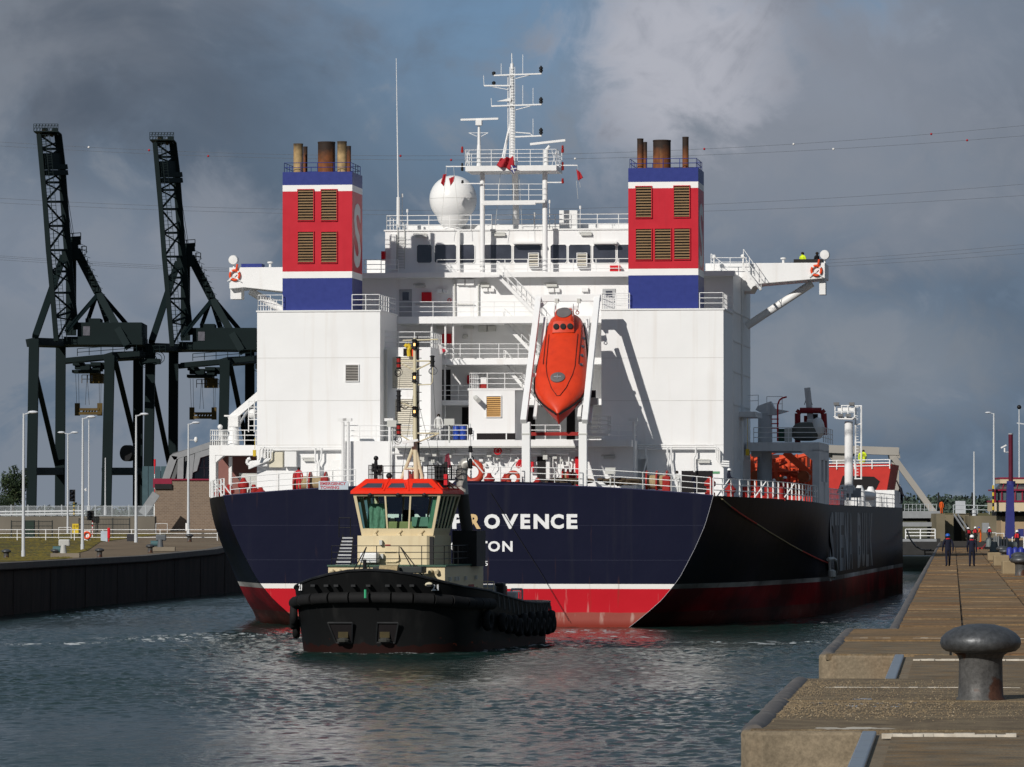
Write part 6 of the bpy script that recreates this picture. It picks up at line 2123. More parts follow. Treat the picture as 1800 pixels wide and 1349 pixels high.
for u in (.36, .635):
    MB().bar(rp_(0, u, 0) + Vector((0, -.01, .01)), rp_(0, u, 1) + Vector((0, -.01, .01)), .05, .04).build('roof_rib', TRED, rf)
# roof rail, monitors and gear
r_ = MB()
a, c = T(648, 842, 6.7), T(787, 842, 6.7)
rail(r_, [(a.x, 10.5, zc_), (a.x, 6.7, zc_), (T(672, 842, 6.7).x, 6.7, zc_)], .70, 3, .35, .018)
rail(r_, [(T(752, 0, 7.2).x, 7.2, zc_), (c.x, 7.2, zc_), (c.x, 10.5, zc_)], .70, 3, .35, .018)
rail(r_, [(a.x, 10.5, zc_), (c.x, 10.5, zc_)], .70, 2, .5, .018)
r_.build('roof_railing', BLKR, rf)
MB().box(RT[1][0] - .05, c.x + .1, 7.0, 10.6, zc_ - .06, zc_).build('roof_deck', BLKR, rf)
m = MB()
m.cyl(T(660, 842, 7), T(660, 826, 7), .10, .08, 10); m.ball(T(661, 806, 7), .13, 10, 8); m.cyl(T(660, 826, 7), T(661, 808, 7), .14, .07, 8)
m.cyl(T(656, 830, 7), T(656, 815, 7), .07, n=8); m.cyl(T(666, 836, 7), T(668, 818, 7), .11, n=8)
m.build('water_monitor', BLKR, rf, smooth=40)
MB().ball(T(684, 837, 6.9), .16, 10, 8).build('horn', BLACK, rf)
MB().box(T(711, 0, 6.6).x, T(719, 0, 6.6).x, 6.45, 6.7, zc_ - .25, zc_ + .45).build('antenna_box', WHITE2, rf, bevel=.02)
TB('red_locker', 780, 834, 786, 853, 7.0, .4, REDB, rf)
for px, y0, y1 in ((770, 820, 842), (776, 815, 842), (781, 812, 842), (765, 818, 842)):
    TB('switch_box', px, y0, px + 4, y1, 7.4, .3, BLKR, rf)
TB('blue_cover', 771, 822, 784, 838, 8, .5, mat('navy_cover', (.02, .025, .10), .7), rf)
# mast
ms = empty('tug_mast', (0, 0, 0))
ms.parent = tug
MY = 8.6
m = MB()
m.cyl(T(732, 842, MY), T(730, 782, MY), .13, n=10); m.cyl(T(730, 782, MY), T(729, 595, MY), .12, .08, 10)
m.cyl(T(706, 842, MY), T(727, 786, MY), .09, n=8); m.cyl(T(743, 842, MY), T(730, 786, MY), .09, n=8); m.cyl(T(712, 824, MY), T(740, 824, MY), .07, n=8)
m.build('mast_pole', mat('cream_mast', (.58, .52, .36), .5, var=.05), ms, smooth=40)
CM = MATS['cream_mast']
m = MB().cyl(T(735, 842, MY + .1), T(733.5, 590, MY + .1), .035, n=6)
m.cyl(T(737, 842, MY + .1), T(736, 600, MY + .1), .03, n=5)
for i in range(16):
    y = 600 + i * 15
    m.cyl(T(730, y, MY + .1), T(741, y, MY + .1), .025, n=4)
m.build('cable_run', BLKR, ms)
for xa, ya, xb, yb in ((729, 652, 702, 637), (729, 652, 761, 636), (702, 635, 760, 635), (729, 718, 702, 707), (729, 780, 702, 764), (729, 780, 772, 762), (729, 762, 772, 762), (708, 599, 770, 597)):
    MB().cyl(T(xa, ya, MY), T(xb, yb, MY), .038, n=6).build('mast_arm', CM, ms)
m = MB()
m.tube([T(761, 636, MY), T(760, 672, MY), T(757, 676, MY), T(735, 677, MY)], .03, 6)
m.build('mast_arm', CM, ms)
for px, y0, y1, mm in ((701, 627, 649, REDM), (760, 625, 645, BLACK), (701, 686, 705, BLACK), (701, 705, 724, BLACK), (701, 745, 766, REDM)):
    c0, c1 = T(px, y1, MY), T(px, y0, MY)
    h = c1.z - c0.z
    n_ = MB().lathe(c0, [(.09, 0), (.13, .02), (.13, h * .1), (.10, h * .12), (.10, h * .4), (.14, h * .42), (.14, h * .5), (.10, h * .52), (.10, h * .86), (.14, h * .88), (.14, h * .94), (.06, h)], 12).build('navigation_light', BLACK, ms, smooth=30)
    if mm is REDM:
        MB().cyl(c0 + Vector((0, 0, h * .14)), c0 + Vector((0, 0, h * .39)), .108, n=12).cyl(c0 + Vector((0, 0, h * .54)), c0 + Vector((0, 0, h * .84)), .108, n=12).build('red_lens', REDM, n_)
AMB = bpy.data.materials.new('lit_masthead_lamp')
AMB.use_nodes = True
bb = AMB.node_tree.nodes['Principled BSDF']
bb.inputs['Base Color'].default_value = (.8, .4, .1, 1)
bb.inputs['Emission Color'].default_value = (1, .55, .18, 1)
bb.inputs['Emission Strength'].default_value = 2.2
for y in (606, 664, 724):
    c0 = T(728.5, y + 8, MY - .12)
    n_ = MB().lathe(c0, [(.12, 0), (.15, .02), (.12, .08), (.12, .42), (.15, .46), (.06, .52)], 10).build('navigation_light', BLACK, ms, smooth=30)
    q = T(728.5, y, MY - .25)
    MB().box(q.x - .045, q.x + .045, q.y - .02, q.y + .02, q.z - .07, q.z + .07).build('lit_lens', AMB, n_)
m = MB()
for px, y in ((699, 655), (760, 651), (709, 712), (699, 772), (756, 768)):
    q = T(px, y, MY)
    m.cut()
    for k in range(3):
        m.torus(q + Vector((random.uniform(-.1, .1), 0, random.uniform(-.1, .05))), .12 + .04 * k, .012, (random.uniform(-.4, .4), 1, 0), 12, 4)
m.build('cable_loop', BLKR, ms)
m = MB()
for xa, ya, xb, yb in ((727, 690, 706, 835), (731, 690, 768, 840), (760, 650, 772, 830), (704, 650, 690, 842)):
    m.cyl(T(xa, ya, MY), T(xb, yb, MY), .012, n=4)
m.build('stay_wire', BLKR, ms)
m = MB().bar(T(708, 778, MY - .3), T(735, 774, MY - .3), .2, .12)
m.box(T(722, 0, MY).x, T(730, 0, MY).x, MY - .4, MY - .1, T(0, 787, MY).z, T(0, 780, MY).z)
m.build('radar_scanner', WHITE2, ms)
PBX = T(827, 800, 12)
m = MB()                                       # gaff with the lights aft
m.cyl(T(828, 842, 12), T(826, 745, 12), .05, n=6); m.cyl(T(826, 806, 12), T(800, 842, 12), .05, n=6); m.cyl(T(828, 806, 12), T(850, 832, 12), .04, n=6)
m.build('after_gaff', WHITE2, ms)
for y0, y1 in ((752, 764), (784, 795), (806, 824)):
    c0, c1 = T(827, y1, 12), T(827, y0, 12)
    MB().lathe(c0, [(.09, 0), (.13, .05), (.1, .08), (.1, (c1.z - c0.z) * .9), (.05, c1.z - c0.z)], 10).build('navigation_light', BLACK, ms, smooth=30)
# exhaust stack
ex_ = empty('exhaust_stack', (0, 0, 0))
ex_.parent = tug
EY = 12.0
m = MB()
path = [T(822, 934, EY), T(817, 905, EY), T(813, 870, EY), T(811.5, 845, EY), T(812, 828, EY), T(814, 820, EY), T(818, 815, EY), T(823, 814, EY)]
rws = []
for i, p in enumerate(path):
    r0 = .30 if i > 2 else .32
    d_ = (path[min(i + 1, len(path) - 1)] - path[max(i - 1, 0)]).normalized()
    a_ = Vector((0, 1, 0)); b_ = d_.cross(a_).normalized()
    rws.append([p + (a_ * math.cos(u) + b_ * math.sin(u)) * r0 for u in [k * math.pi / 8 for k in range(16)]])
MB().grid(rws[2:], True).add(rws[-1], [tuple(range(16))]).build('exhaust_bend', mat('scorched_steel', (.36, .35, .32), .4, metal=.25, var=.2, streak=.5, streak_col=(.08, .06, .05)), ex_, smooth=True)
MB().grid(rws[:3], True).build('exhaust_pipe', mat('sooty_pipe', (.05, .045, .04), .6, var=.2), ex_, smooth=True)
TB('exhaust_casing', 795, 933, 838, 996, 10.8, 2.6, BLACK, ex_)
MB().torus(T(829, 806, EY + .5), .1, .03).build('lifting_eye', BLACK, ex_)
# stairs on the left, rails on the tiers
m = MB()
for d in (0, 1):
    m.bar(T(603 + 18 * d, 942, 7.5), T(590 + 26 * d, 995, 5.5), .05, .16)
sx_ = m.build('stair', BLKR, tug)
m = MB()
for i in range(9):
    y = 946 + i * 6
    k = i / 8
    m.add([T(602 - 12 * k, y, 7.4 - 1.8 * k), T(620 - 4 * k, y, 7.4 - 1.8 * k), T(620 - 4 * k, y, 7.1 - 1.8 * k), T(602 - 12 * k, y, 7.1 - 1.8 * k)], [(0, 1, 2, 3)])
    a_, c_ = T(602 - 12 * k, y, 7.05 - 1.8 * k), T(620 - 4 * k, y, 7.05 - 1.8 * k)
    m.box(a_.x, c_.x, a_.y - .03, a_.y + .02, a_.z - .04, a_.z + .04)
m.build('treads', STEEL, sx_)
r_ = MB()
rail(r_, [T(596, 945, 7.5), T(616, 945, 7.5)], 1.0, 2, .5, .022)
rail(r_, [T(583, 994, 3.7), T(781, 994, 3.7), (T(781, 994, 3.7).x, 14, T(781, 994, 3.7).z)], .98, 3, 1.25, .02)
r_.build('deck_railing', BLKR, tug)
m = MB()
for x0 in (644, 704):
    s_ = -1 if x0 < 680 else 1
    m.cut()
    for d in (0, .35):
        m.cyl(T(x0, 962, 3.5), T(x0 + s_ * 31, 1018, 2.2) + Vector((d, 0, 0)), .03, n=5)
m.build('bow_stair_rail', BLKR, tug)
TB('winch_house', 655, 996, 742, 1008, 1.8, 1.2, mat('dark_winch', (.03, .035, .035), .6), None, .05)
m = MB().cyl(T(668, 1004, 1.5), T(700, 1004, 1.5), .3, n=14)
m.build('towing_winch_drum', ROPE, tug, smooth=40)
m = MB().cyl(T(641, 1006, -.3), T(641, 984, -.3), .10, .09, 8)
m.build('bow_post', BLKR, tug)
# after deck
for px, y0, y1, ty, w_, mm in ((860, 1028, 1048, 17, .5, GREYP), (868, 1030, 1055, 17.5, .6, REDM), (881, 1040, 1060, 19, .8, GREYB), (877, 1025, 1036, 17, .25, BLACK)):
    a_ = T(px, y1, ty); c_ = T(px, y0, ty)
    MB().box(a_.x - w_, a_.x + w_, ty, ty + .8, a_.z - .8, c_.z).build('deck_gear', mm, tug, bevel=.08)
m = MB()
m.tube([T(899, 1062, 20), T(899, 1036, 20), T(918, 1036, 20), T(918, 1062, 20)], .06, 6)
m.tube([T(902, 1062, 21), T(902, 1040, 21), T(914, 1040, 21), T(914, 1062, 21)], .04, 6)
m.build('tow_hoop', STEEL, tug)
m = MB()
rail(m, [T(846, 1046, 15), T(868, 1046, 15)], .7, 2, .4, .025)
m.build('after_railing', CREAM, tug)
# bulwark stays and tyre fenders
m = MB()
for y in np.arange(7.5, 26, 1.25):
    x = float(np.interp(y, [p[0] for p in plan], [p[1] for p in plan]))
    z = sheer(y)
    m.cut().bar((x * 1.04 + .02, y, z - .05), (x * 1.03 + .12, y + .1, z - .75), .05, .05)
    m.bar((x * 1.04 + .03, y + .3, z - .25), (x * 1.03 + .13, y + .2, z - .75), .04, .04)
m.build('tyre_chain', mat('dull_chain', (.10, .10, .10), .6), tug)
def tyre(p, n_, r0, w=.2):
    e_ = MB().torus(p, r0 * .68, r0 * .32, n_, 20, 10, w / (r0 * .32)).build('tyre_fender', RUBB, tug, smooth=True)
    return e_
for y, dz, r0 in ((5.0, 1.55, .55), (8.2, 1.45, .5), (9.6, 1.45, .5), (11.2, 1.35, .5), (12.6, 1.4, .5), (14.0, 1.15, .55), (15.2, 1.35, .5), (16.4, 1.05, .55), (17.6, 1.3, .5), (18.8, 1.0, .55), (20, 1.3, .5), (21.2, .95, .55), (22.4, 1.25, .5), (23.6, .95, .55), (24.6, 1.2, .5), (25.6, 1.0, .55), (26.6, 1.2, .5)):
    x = float(np.interp(y, [p[0] for p in plan], [p[1] for p in plan]))
    yy = y
    dxy = (float(np.interp(y + .3, [p[0] for p in plan], [p[1] for p in plan])) - x) / .3
    n_ = Vector((1, -dxy, 0)).normalized()
    tyre(Vector((x * 1.03, yy, sheer(y) - dz)) + n_ * .16, n_, r0)
for y, dz, r0 in ((2.6, 1.4, .6), (4.2, 1.5, .6), (5.6, 1.9, .6)):
    x = float(np.interp(y, [p[0] for p in plan], [p[1] for p in plan]))
    tyre(Vector((-x * 1.03 - .18, y - .3, sheer(y) - dz)), Vector((-1, -.2, 0)).normalized(), r0)
# house flag at the tug's mast
A, B_, C_, D_ = T(770, 604, MY + .2), T(783, 612, MY + .2), T(790, 619, MY + .2), T(773, 625, MY + .2)
fg = []
for j in range(7):
    l, r2 = A.lerp(D_, j / 6), B_.lerp(C_, j / 6)
    fg.append([l.lerp(r2, i / 8) + Vector((0, .06 * math.sin(i * 1.3 + j * .5), .02 * math.sin(i * 2))) for i in range(9)])
o = MB().grid(fg).build('house_flag', mat('white_flag_cloth', (.60, .58, .58), .8, var=.1), None, smooth=True)
o.modifiers.new('cloth', 'SOLIDIFY').thickness = .012
o.location, o.rotation_euler = (T.o.x, T.o.y, 0), (0, 0, -T.a)
tag(o, 'small white flag with red device flying from the tug mast', 'flag')
m = MB().add([fg[2][2] + Vector((0, -.03, 0)), fg[2][6] + Vector((0, -.03, 0)), fg[4][6] + Vector((0, -.03, 0)), fg[5][3] + Vector((0, -.03, 0))], [(0, 1, 2, 3)])
m.build('red_device', mat('flag_red_print', (.45, .03, .05), .8), o)
fg = []
A, B_, C_, D_ = T(783, 800, 10), T(789, 797, 10), T(794, 822, 10), T(779, 825, 10)
for j in range(7):
    l, r2 = A.lerp(D_, j / 6), B_.lerp(C_, j / 6)
    fg.append([l.lerp(r2, i / 8) + Vector((0, .08 * math.sin(i * 1.9 + j * .3), 0)) for i in range(9)])
o = MB().grid(fg).build('tug_ensign', mat('dull_red_ensign', (.22, .04, .06), .8, var=.2), None, smooth=True)
o.modifiers.new('cloth', 'SOLIDIFY').thickness = .012
o.location, o.rotation_euler = (T.o.x, T.o.y, 0), (0, 0, -T.a)
tag(o, 'furled dull red ensign behind the red roof of the tug', 'flag')

# ================================================================== CONTAINER CRANES
CRG = mat('shaded_green_crane_paint', (0.006, 0.0125, 0.0135), 0.6, var=0.15, scale=.2, spec=.1)  # green darkened in the colour to stand for cloud shadow on the cranes
CRY = mat('dull_yellow_crane_gear', (0.085, 0.055, 0.014), 0.6, var=0.3, scale=.5)
def crane(label):
    Y0, Y1 = 900.0, 926.0
    base = at(150, 905, Y0)
    root = empty('container_crane', (base.x, base.y, 0))
    tag(root, label, 'crane', 'container cranes with raised booms')
    O = Vector((base.x, base.y, 0))
    def C(px, py, Y=Y0): return at(px, py, Y) - O
    def member(name, a, b_, w, h=None, m=CRG, up=(0, 1, 0)):
        return MB().bar(a, b_, w, h or w, up).build(name, m, root)
    zb = C(100, 911)
    # legs: left frame, right frame
    member('leg', C(54.5, 925), C(60, 596), 1.75, 1.6)
    member('leg', C(105, 925, Y1), C(107, 596, Y1), 1.75, 1.6)
    member('leg', C(186, 925), C(193, 625), 1.75, 1.6)
    member('leg', C(242, 925, Y1), C(243, 596, Y1), 1.75, 1.6)
    for a, b_ in ((C(50, 829), C(107, 829, Y1)), (C(186, 829), C(243, 829, Y1))):
        member('portal_tie', a, b_, 1.3, 1.5)
    for a, b_ in ((C(57, 634), C(101, 820, Y1)), (C(202, 632), C(238, 780, Y1))):
        member('portal_brace', a, b_, .85)
    member('top_beam', C(54, 602), C(112, 604, Y1), 1.4, 1.7)
    member('top_beam', C(190, 628), C(250, 625, Y1), 1.4, 1.8)
    member('top_beam', C(107, 604, Y1), C(249, 600, Y1), 1.5, 2.0)
    # main girders running back from the boom hinge
    for Y, dy in ((Y0 + 4, 0), (Y1 - 4, 2)):
        member('main_girder', C(115, 634 + dy, Y), C(246, 622 + dy, Y), .9, 1.8)
    # machinery house
    h = MB()
    a, b_ = C(136, 592, Y0 + 6), C(249, 567, Y0 + 6)
    h.box(a.x, b_.x, Y0 + 6 - O.y, Y0 + 20 - O.y, a.z, b_.z)
    hs = h.build('machinery_house', CRG, root)
    h = MB(); a, b_ = C(150, 567, Y0 + 8), C(176, 560, Y0 + 8)
    h.box(a.x, b_.x, Y0 + 8 - O.y, Y0 + 14 - O.y, a.z, b_.z); h.build('roof_unit', CRG, hs)
    h = MB(); a, b_ = C(146, 590, Y0 + 5.9), C(158, 574, Y0 + 5.9)
    h.box(a.x, b_.x, Y0 + 5.9 - O.y, Y0 + 5.95 - O.y, a.z, b_.z); h.build('company_board', mat('pale_board', (.10, .10, .12), .6, var=.3, scale=1), hs)
    h = MB(); a, b_ = C(112, 625, Y0 + 5), C(250, 592, Y0 + 5)
    h.box(a.x, b_.x, Y0 + 5 - O.y, Y0 + 19 - O.y, C(0, 606, Y0 + 5).z, b_.z); h.build('house_frame', CRG, root)
    # A-frame
    apex = C(126, 430, Y0 + 12)
    member('apex_frame', C(110, 450, Y0 + 12), C(142, 447, Y0 + 12), 2.0, 2.6)
    member('apex_head', C(117, 433, Y0 + 12), C(137, 431, Y0 + 12), 1.4, 1.6)
    member('apex_platform', C(114, 425, Y0 + 12), C(142, 423, Y0 + 12), 1.6, .2)
    member('apex_column', C(121, 440, Y0 + 9), C(121, 590, Y0 + 9), 1.0)
    member('apex_column', C(129, 440, Y0 + 15), C(129, 590, Y0 + 15), 1.0)
    member('front_strut', C(111, 452, Y0 + 12), C(62, 592, Y0 + 1), 1.15)
    member('back_strut', C(134, 440, Y0 + 12), C(172, 514, Y0 + 12), 1.5, 1.5)
    member('back_strut', C(172, 514, Y0 + 12), C(225, 610, Y0 + 4), 1.25)
    member('back_strut', C(174, 514, Y0 + 12), C(236, 586, Y0 + 20), .8)
    member('back_strut', C(174, 516, Y0 + 12), C(117, 582, Y0 + 3), .75)
    member('back_strut', C(172, 518, Y0 + 12), C(188, 566, Y0 + 16), .9)
    member('back_strut', C(170, 518, Y0 + 12), C(155, 562, Y0 + 16), .7)
    st_ = MB()
    for i in range(12):
        t_ = i / 11
        p = C(145 + 48 * t_, 448 + 118 * t_, Y0 + 11)
        st_.box(p.x - .6, p.x + .6, p.y - .3, p.y + .3, p.z - .06, p.z + .06)
        st_.cyl(p, p + Vector((0, 0, 1.6)), .07, n=4)
        st_.cyl(p + Vector((.5, 0, 1.6)), p + Vector((-1, 0, 2.2)), .06, n=4)
    st_.build('access_stair', CRG, root)
    rr_ = MB()
    rail(rr_, [C(113, 424, Y0 + 11), C(142, 422, Y0 + 11)], 1.3, 2, 1.5, .07)
    rail(rr_, [C(143, 446, Y0 + 11), C(152, 446, Y0 + 11)], 1.3, 2, 1.2, .07)
    rail(rr_, [C(250, 622, Y0 + 8), C(291, 620, Y0 + 8)], 1.3, 2, 1.2, .07)
    rail(rr_, [C(136, 626, Y0 + 3), C(240, 618, Y0 + 3)], 1.3, 2, 2, .06)
    rr_.build('railing', CRG, root)
    # boom: two chords with cross bracing
    BL = [(68.5, 237), (73, 287), (79, 355), (85, 440), (92, 515), (99, 600)]
    BR = [(102, 237), (108, 287), (113, 355), (119, 440), (125, 515), (132, 580)]
    def bl(t_, arr, Y):
        n = (len(arr) - 1) * t_
        i = min(int(n), len(arr) - 2)
        f = n - i
        return C(arr[i][0] + (arr[i + 1][0] - arr[i][0]) * f, arr[i][1] + (arr[i + 1][1] - arr[i][1]) * f, Y)
    for arr, w, Y in ((BL, .85, Y0 + 2), (BR, 1.35, Y0 + 9)):
        for i in range(len(arr) - 1):
            member('boom_chord', C(*arr[i], Y), C(*arr[i + 1], Y), w, 1.1)
    for i in range(10):
        t0, t1 = i / 10, (i + 1) / 10
        member('boom_cross_tie', bl(t0, BL, Y0 + 2), bl(t0, BR, Y0 + 9), .38)
        if i % 2 == 0:
            member('boom_diagonal', bl(t0, BL, Y0 + 2), bl(t1, BR, Y0 + 9), .36)
            member('boom_diagonal', bl(t0 + .05, BR, Y0 + 9), bl(t1, BL, Y0 + 2), .26)
        else:
            member('boom_diagonal', bl(t0, BR, Y0 + 9), bl(t1, BL, Y0 + 2), .36)
            member('boom_diagonal', bl(t0, BL, Y0 + 2), bl(t0 + .05, BR, Y0 + 9), .26)
    wk = MB()
    wk.tube([bl(k / 10, BL, Y0 + 2) + Vector((1.1, .3, 0)) for k in range(11)], .09, 4)
    wk.tube([bl(k / 10, BL, Y0 + 2) + Vector((1.9, .3, 0)) for k in range(11)], .06, 4)
    for k in range(60):
        p = bl(k / 60, BL, Y0 + 2)
        wk.cyl(p + Vector((.4, .3, 0)), p + Vector((1.9, .3, .1)), .05, n=4)
    wk.build('boom_walkway', CRG, root)
    tp = MB()
    a, b_ = C(60, 231, Y0 + 3), C(103, 219, Y0 + 3)
    tp.box(a.x, b_.x, Y0 + 2 - O.y, Y0 + 9 - O.y, a.z - .2, a.z)
    for k in range(9):
        x = a.x + (b_.x - a.x) * k / 8
        tp.cyl((x, Y0 + 2 - O.y, a.z), (x, Y0 + 2 - O.y, b_.z), .06, n=4)
        if k < 8:
            tp.cyl((x, Y0 + 2 - O.y, a.z), (x + (b_.x - a.x) / 8, Y0 + 2 - O.y, b_.z), .05, n=4)
    for z in (a.z + .5, a.z + .9, b_.z):
        tp.cyl((a.x, Y0 + 2 - O.y, z), (b_.x, Y0 + 2 - O.y, z), .06, n=4)
    tp.build('boom_tip_platform', CRG, root)
    a, b_ = C(72, 240, Y0 + 4), C(102, 222, Y0 + 4)
    for k in range(7):
        x = random.uniform(a.x, b_.x - 1)
        MB().box(x, x + random.uniform(.4, 1.1), Y0 + 4 - O.y, Y0 + 6 - O.y, a.z + random.uniform(0, .5), a.z + random.uniform(.8, 1.7)).build('tip_sheave', CRY if k % 3 == 0 else CRG, root)
    for t0 in (.15, .17, .2, .22, .25):            # parked trolley stage on the raised boom
        p, q = bl(t0, BL, Y0 + 2), bl(t0, BR, Y0 + 9)
        member('boom_stage', p + Vector((.4, 0, 0)), q + Vector((.8 if t0 > .2 else 0, 0, 0)), .9, .7)
    stay = MB()
    for d in (0, 3):
        stay.cyl(C(112 + d, 320, Y0 + 10), C(128 + d, 422, Y0 + 12), .06, n=4)
        stay.cyl(C(105 + d, 240, Y0 + 10), C(110 + d, 320, Y0 + 10), .05, n=4)
    stay.build('boom_stay', CRG, root)
    # trolley, cab and spreader
    tr_ = MB()
    a, b_ = C(128, 657, Y0 + 10), C(184, 640, Y0 + 10)
    tr_.box(a.x, b_.x - 1, Y0 + 8 - O.y, Y0 + 14 - O.y, C(0, 656, Y0 + 10).z, C(0, 651, Y0 + 10).z)
    for k in range(10):
        x = random.uniform(a.x, b_.x - 1.2)
        z = random.uniform(C(0, 654, Y0 + 10).z, C(0, 636, Y0 + 10).z)
        tr_.box(x, x + random.uniform(.6, 2), Y0 + 8 - O.y + random.uniform(0, 2), Y0 + 12 - O.y, z, z + random.uniform(.4, 1.3))
    trl = tr_.build('trolley', CRG, root)
    cb = MB(); a, b_ = C(146, 674, Y0 + 9), C(181, 657, Y0 + 9)
    cb.box(a.x + 1.2, b_.x, Y0 + 9 - O.y, Y0 + 11.5 - O.y, a.z, b_.z)
    cab = cb.build('operator_cab', CRY, root)
    cb = MB(); cb.box(a.x + 1.5, b_.x - 1.9, Y0 + 8.95 - O.y, Y0 + 9 - O.y, a.z + .4, b_.z - .3); cb.build('cab_window', GLASS, cab)
    cb = MB(); rail(cb, [C(144, 674, Y0 + 8.5), C(184, 674, Y0 + 8.5)], 1.5, 2, 1, .06); cb.build('cab_rail', CRY, cab)
    sp_ = MB()
    sp_.bar(C(133, 727, Y0 + 10), C(179, 727, Y0 + 10), 1.2, .5)
    sp_.bar(C(138, 720, Y0 + 10), C(175, 720, Y0 + 10), 1.0, .45)
    for x in (136, 175.5):
        sp_.bar(C(x, 731, Y0 + 10), C(x, 709, Y0 + 10), .75, .9)
    for x0 in (145, 150, 155, 160, 165):
        sp_.bar(C(x0, 727, Y0 + 10), C(x0 + 4, 720, Y0 + 10), .3, .3)
    spr = sp_.build('spreader', CRY, root)
    wr = MB()
    for x0, x1 in ((133, 135), (138, 139), (153, 150), (153, 157), (174, 175), (178, 177)):
        wr.cyl(C(x0, 658, Y0 + 10), C(x1, 712, Y0 + 10), .045, n=4)
    wr.build('hoist_rope', BLACK, spr)
    # festoon, cable reel and legs' ladders
    cr_ = MB().cyl(C(221, 797, Y0 + 21), C(229, 797, Y0 + 22), 1.5, n=22)
    cr_.build('cable_reel', BLACK, root)
    cr_ = MB()
    for k in range(9):
        cr_.torus(C(255 + 3 * k, 632 + random.uniform(-4, 6), Y0 + 9), random.uniform(.5, 1.1), .06, (0, 1, 0), 10, 4)
    cr_.box(C(250, 0, Y0 + 8).x, C(282, 0, Y0 + 8).x, Y0 + 8 - O.y, Y0 + 11 - O.y, C(0, 640, Y0 + 8).z, C(0, 631, Y0 + 8).z)
    cr_.build('festoon_gear', CRG, root)
    for x0, x1 in ((196, 204), (199, 207)):
        pass
    bg = MB()
    for x, Y in ((54, Y0), (105, Y1), (186, Y0), (242, Y1)):
        p = C(x, 912, Y)
        bg.box(p.x - 2.4, p.x + 2.4, p.y - 1, p.y + 1, p.z - 1.6, p.z)
    bg.build('bogie', CRG, root)
    return root
ca = crane('dark green container crane with its boom raised, nearer the left edge')
cb_ = copy_tree(ca)
sh = at(353.5, 905, 914.0) - at(150, 905, 900.0)
cb_.location = (ca.location.x + sh.x, ca.location.y + 14, at(0, 912, 900).z * 0 - 0.45)
cb_['label'] = 'dark green container crane with raised boom, beside the port bridge wing'

# ================================================================== POWER LINES
WIRE = mat('power_line_aluminium', (0.09, 0.10, 0.12), .5)
BALLR = mat('marker_ball_red', (.35, .02, .03), .5)
BALLW = mat('marker_ball_white', (.7, .68, .66), .5)
WY = 1800.0
lines = [((250, 273, 221), ((262, 1), (704, 1), (1238, 1), (1637, 1), (156, 0), (1395, 0)), 'topmost power line with red and white marker balls'),
         ((257, 281, 239), ((366, 1), (793, 1), (1700, 1), (1011, 0), (1465, 0)), 'second power line from the top, with marker balls'),
         ((349, 369, 324), (), 'third power line, just above its close twin'),
         ((357, 378, 344), (), 'fourth power line, close under its twin'),
         ((450, 478, 430), (), 'highest of the three lowest power lines'),
         ((453, 482, 437), (), 'middle of the three lowest power lines'),
         ((457, 485, 446), (), 'lowest of all the power lines')]
for (y0, ym, y1), balls, lab in lines:
    def wy(x):
        t_ = x / 1800
        return y0 * 2 * (t_ - .5) * (t_ - 1) + ym * 4 * t_ * (1 - t_) + y1 * 2 * t_ * (t_ - .5)
    p0 = at(900, wy(900), WY)
    e_ = empty('power_line', p0)
    MB().tube([at(x, wy(x), WY) - p0 for x in range(-600, 2401, 100)], .075, 4).build('cable', WIRE, e_)
    for x, r0 in balls:
        MB().ball(at(x, wy(x), WY) - p0, .42, 12, 8).build('marker_ball', BALLR if r0 else BALLW, e_, smooth=True)
    tag(e_, lab, 'power line', 'power lines across the sky')

# ================================================================== LEFT SIDE THINGS
POLE = mat('pale_lamp_post', (0.50, 0.52, 0.54), .45, var=.06)
def lamp(px, yb, yt, Y, arm, label, group='lamp posts along the far quay', rad=.13):
    b_ = at(px, yb, Y)
    h = at(px, yt, Y).z - b_.z
    e_ = empty('lamp_post', b_)
    MB().cyl((0, 0, -.3), (0, 0, h), rad * 1.15, rad * .62, 12).build('post', POLE, e_, smooth=40)
    MB().cyl((0, 0, -.3), (0, 0, .5), rad * 1.3, n=12).build('foot', POLE, e_, smooth=40)
    for s in arm:
        m_ = MB().cyl((0, 0, h - .1), (s * .45, 0, h + .05), .05, n=6)
        m_.ball((s * .75, 0, h + .1), .42, 12, 7, (1, .45, .3))
        m_.build('lantern', mat('lamp_head_grey', (.55, .57, .6), .35), e_, smooth=40)
    tag(e_, label, 'lamp post', group)
    return e_
lamp(41, 979, 727, 406, (1,), 'tall pale lamp post nearest the left edge, standing in the grass')
lamp(145, 967, 735, 445, (1,), 'tall pale lamp post on the grass right of the double-headed one')
lamp(239, 949, 730, 469, (1,), 'tall pale lamp post between the two cranes at the fence')
lamp(331, 938, 745, 505, (1,), 'tall pale lamp post in front of the brick building')
lamp(119, 946, 762, 560, (-1, 1), 'slender lamp post with two curved heads behind the fence', rad=.11)
def pole(px, yb, yt, Y, r0, label):
    b_ = at(px, yb, Y)
    h = at(px, yt, Y).z - b_.z
    e_ = empty('pole', b_)
    MB().cyl((0, 0, -.5), (0, 0, h), r0, r0 * .6, 8).build('post', POLE, e_, smooth=40)
    MB().cyl((0, 0, -.5), (0, 0, .8), r0 * 2, n=8).build('foot', POLE, e_)
    tag(e_, label, 'pole')
    return e_
pole(156, 900, 738, 640, .12, 'thin grey mast behind the lamp post, at the crane legs')
pole(185, 900, 805, 640, .10, 'short white pole standing under the left crane')
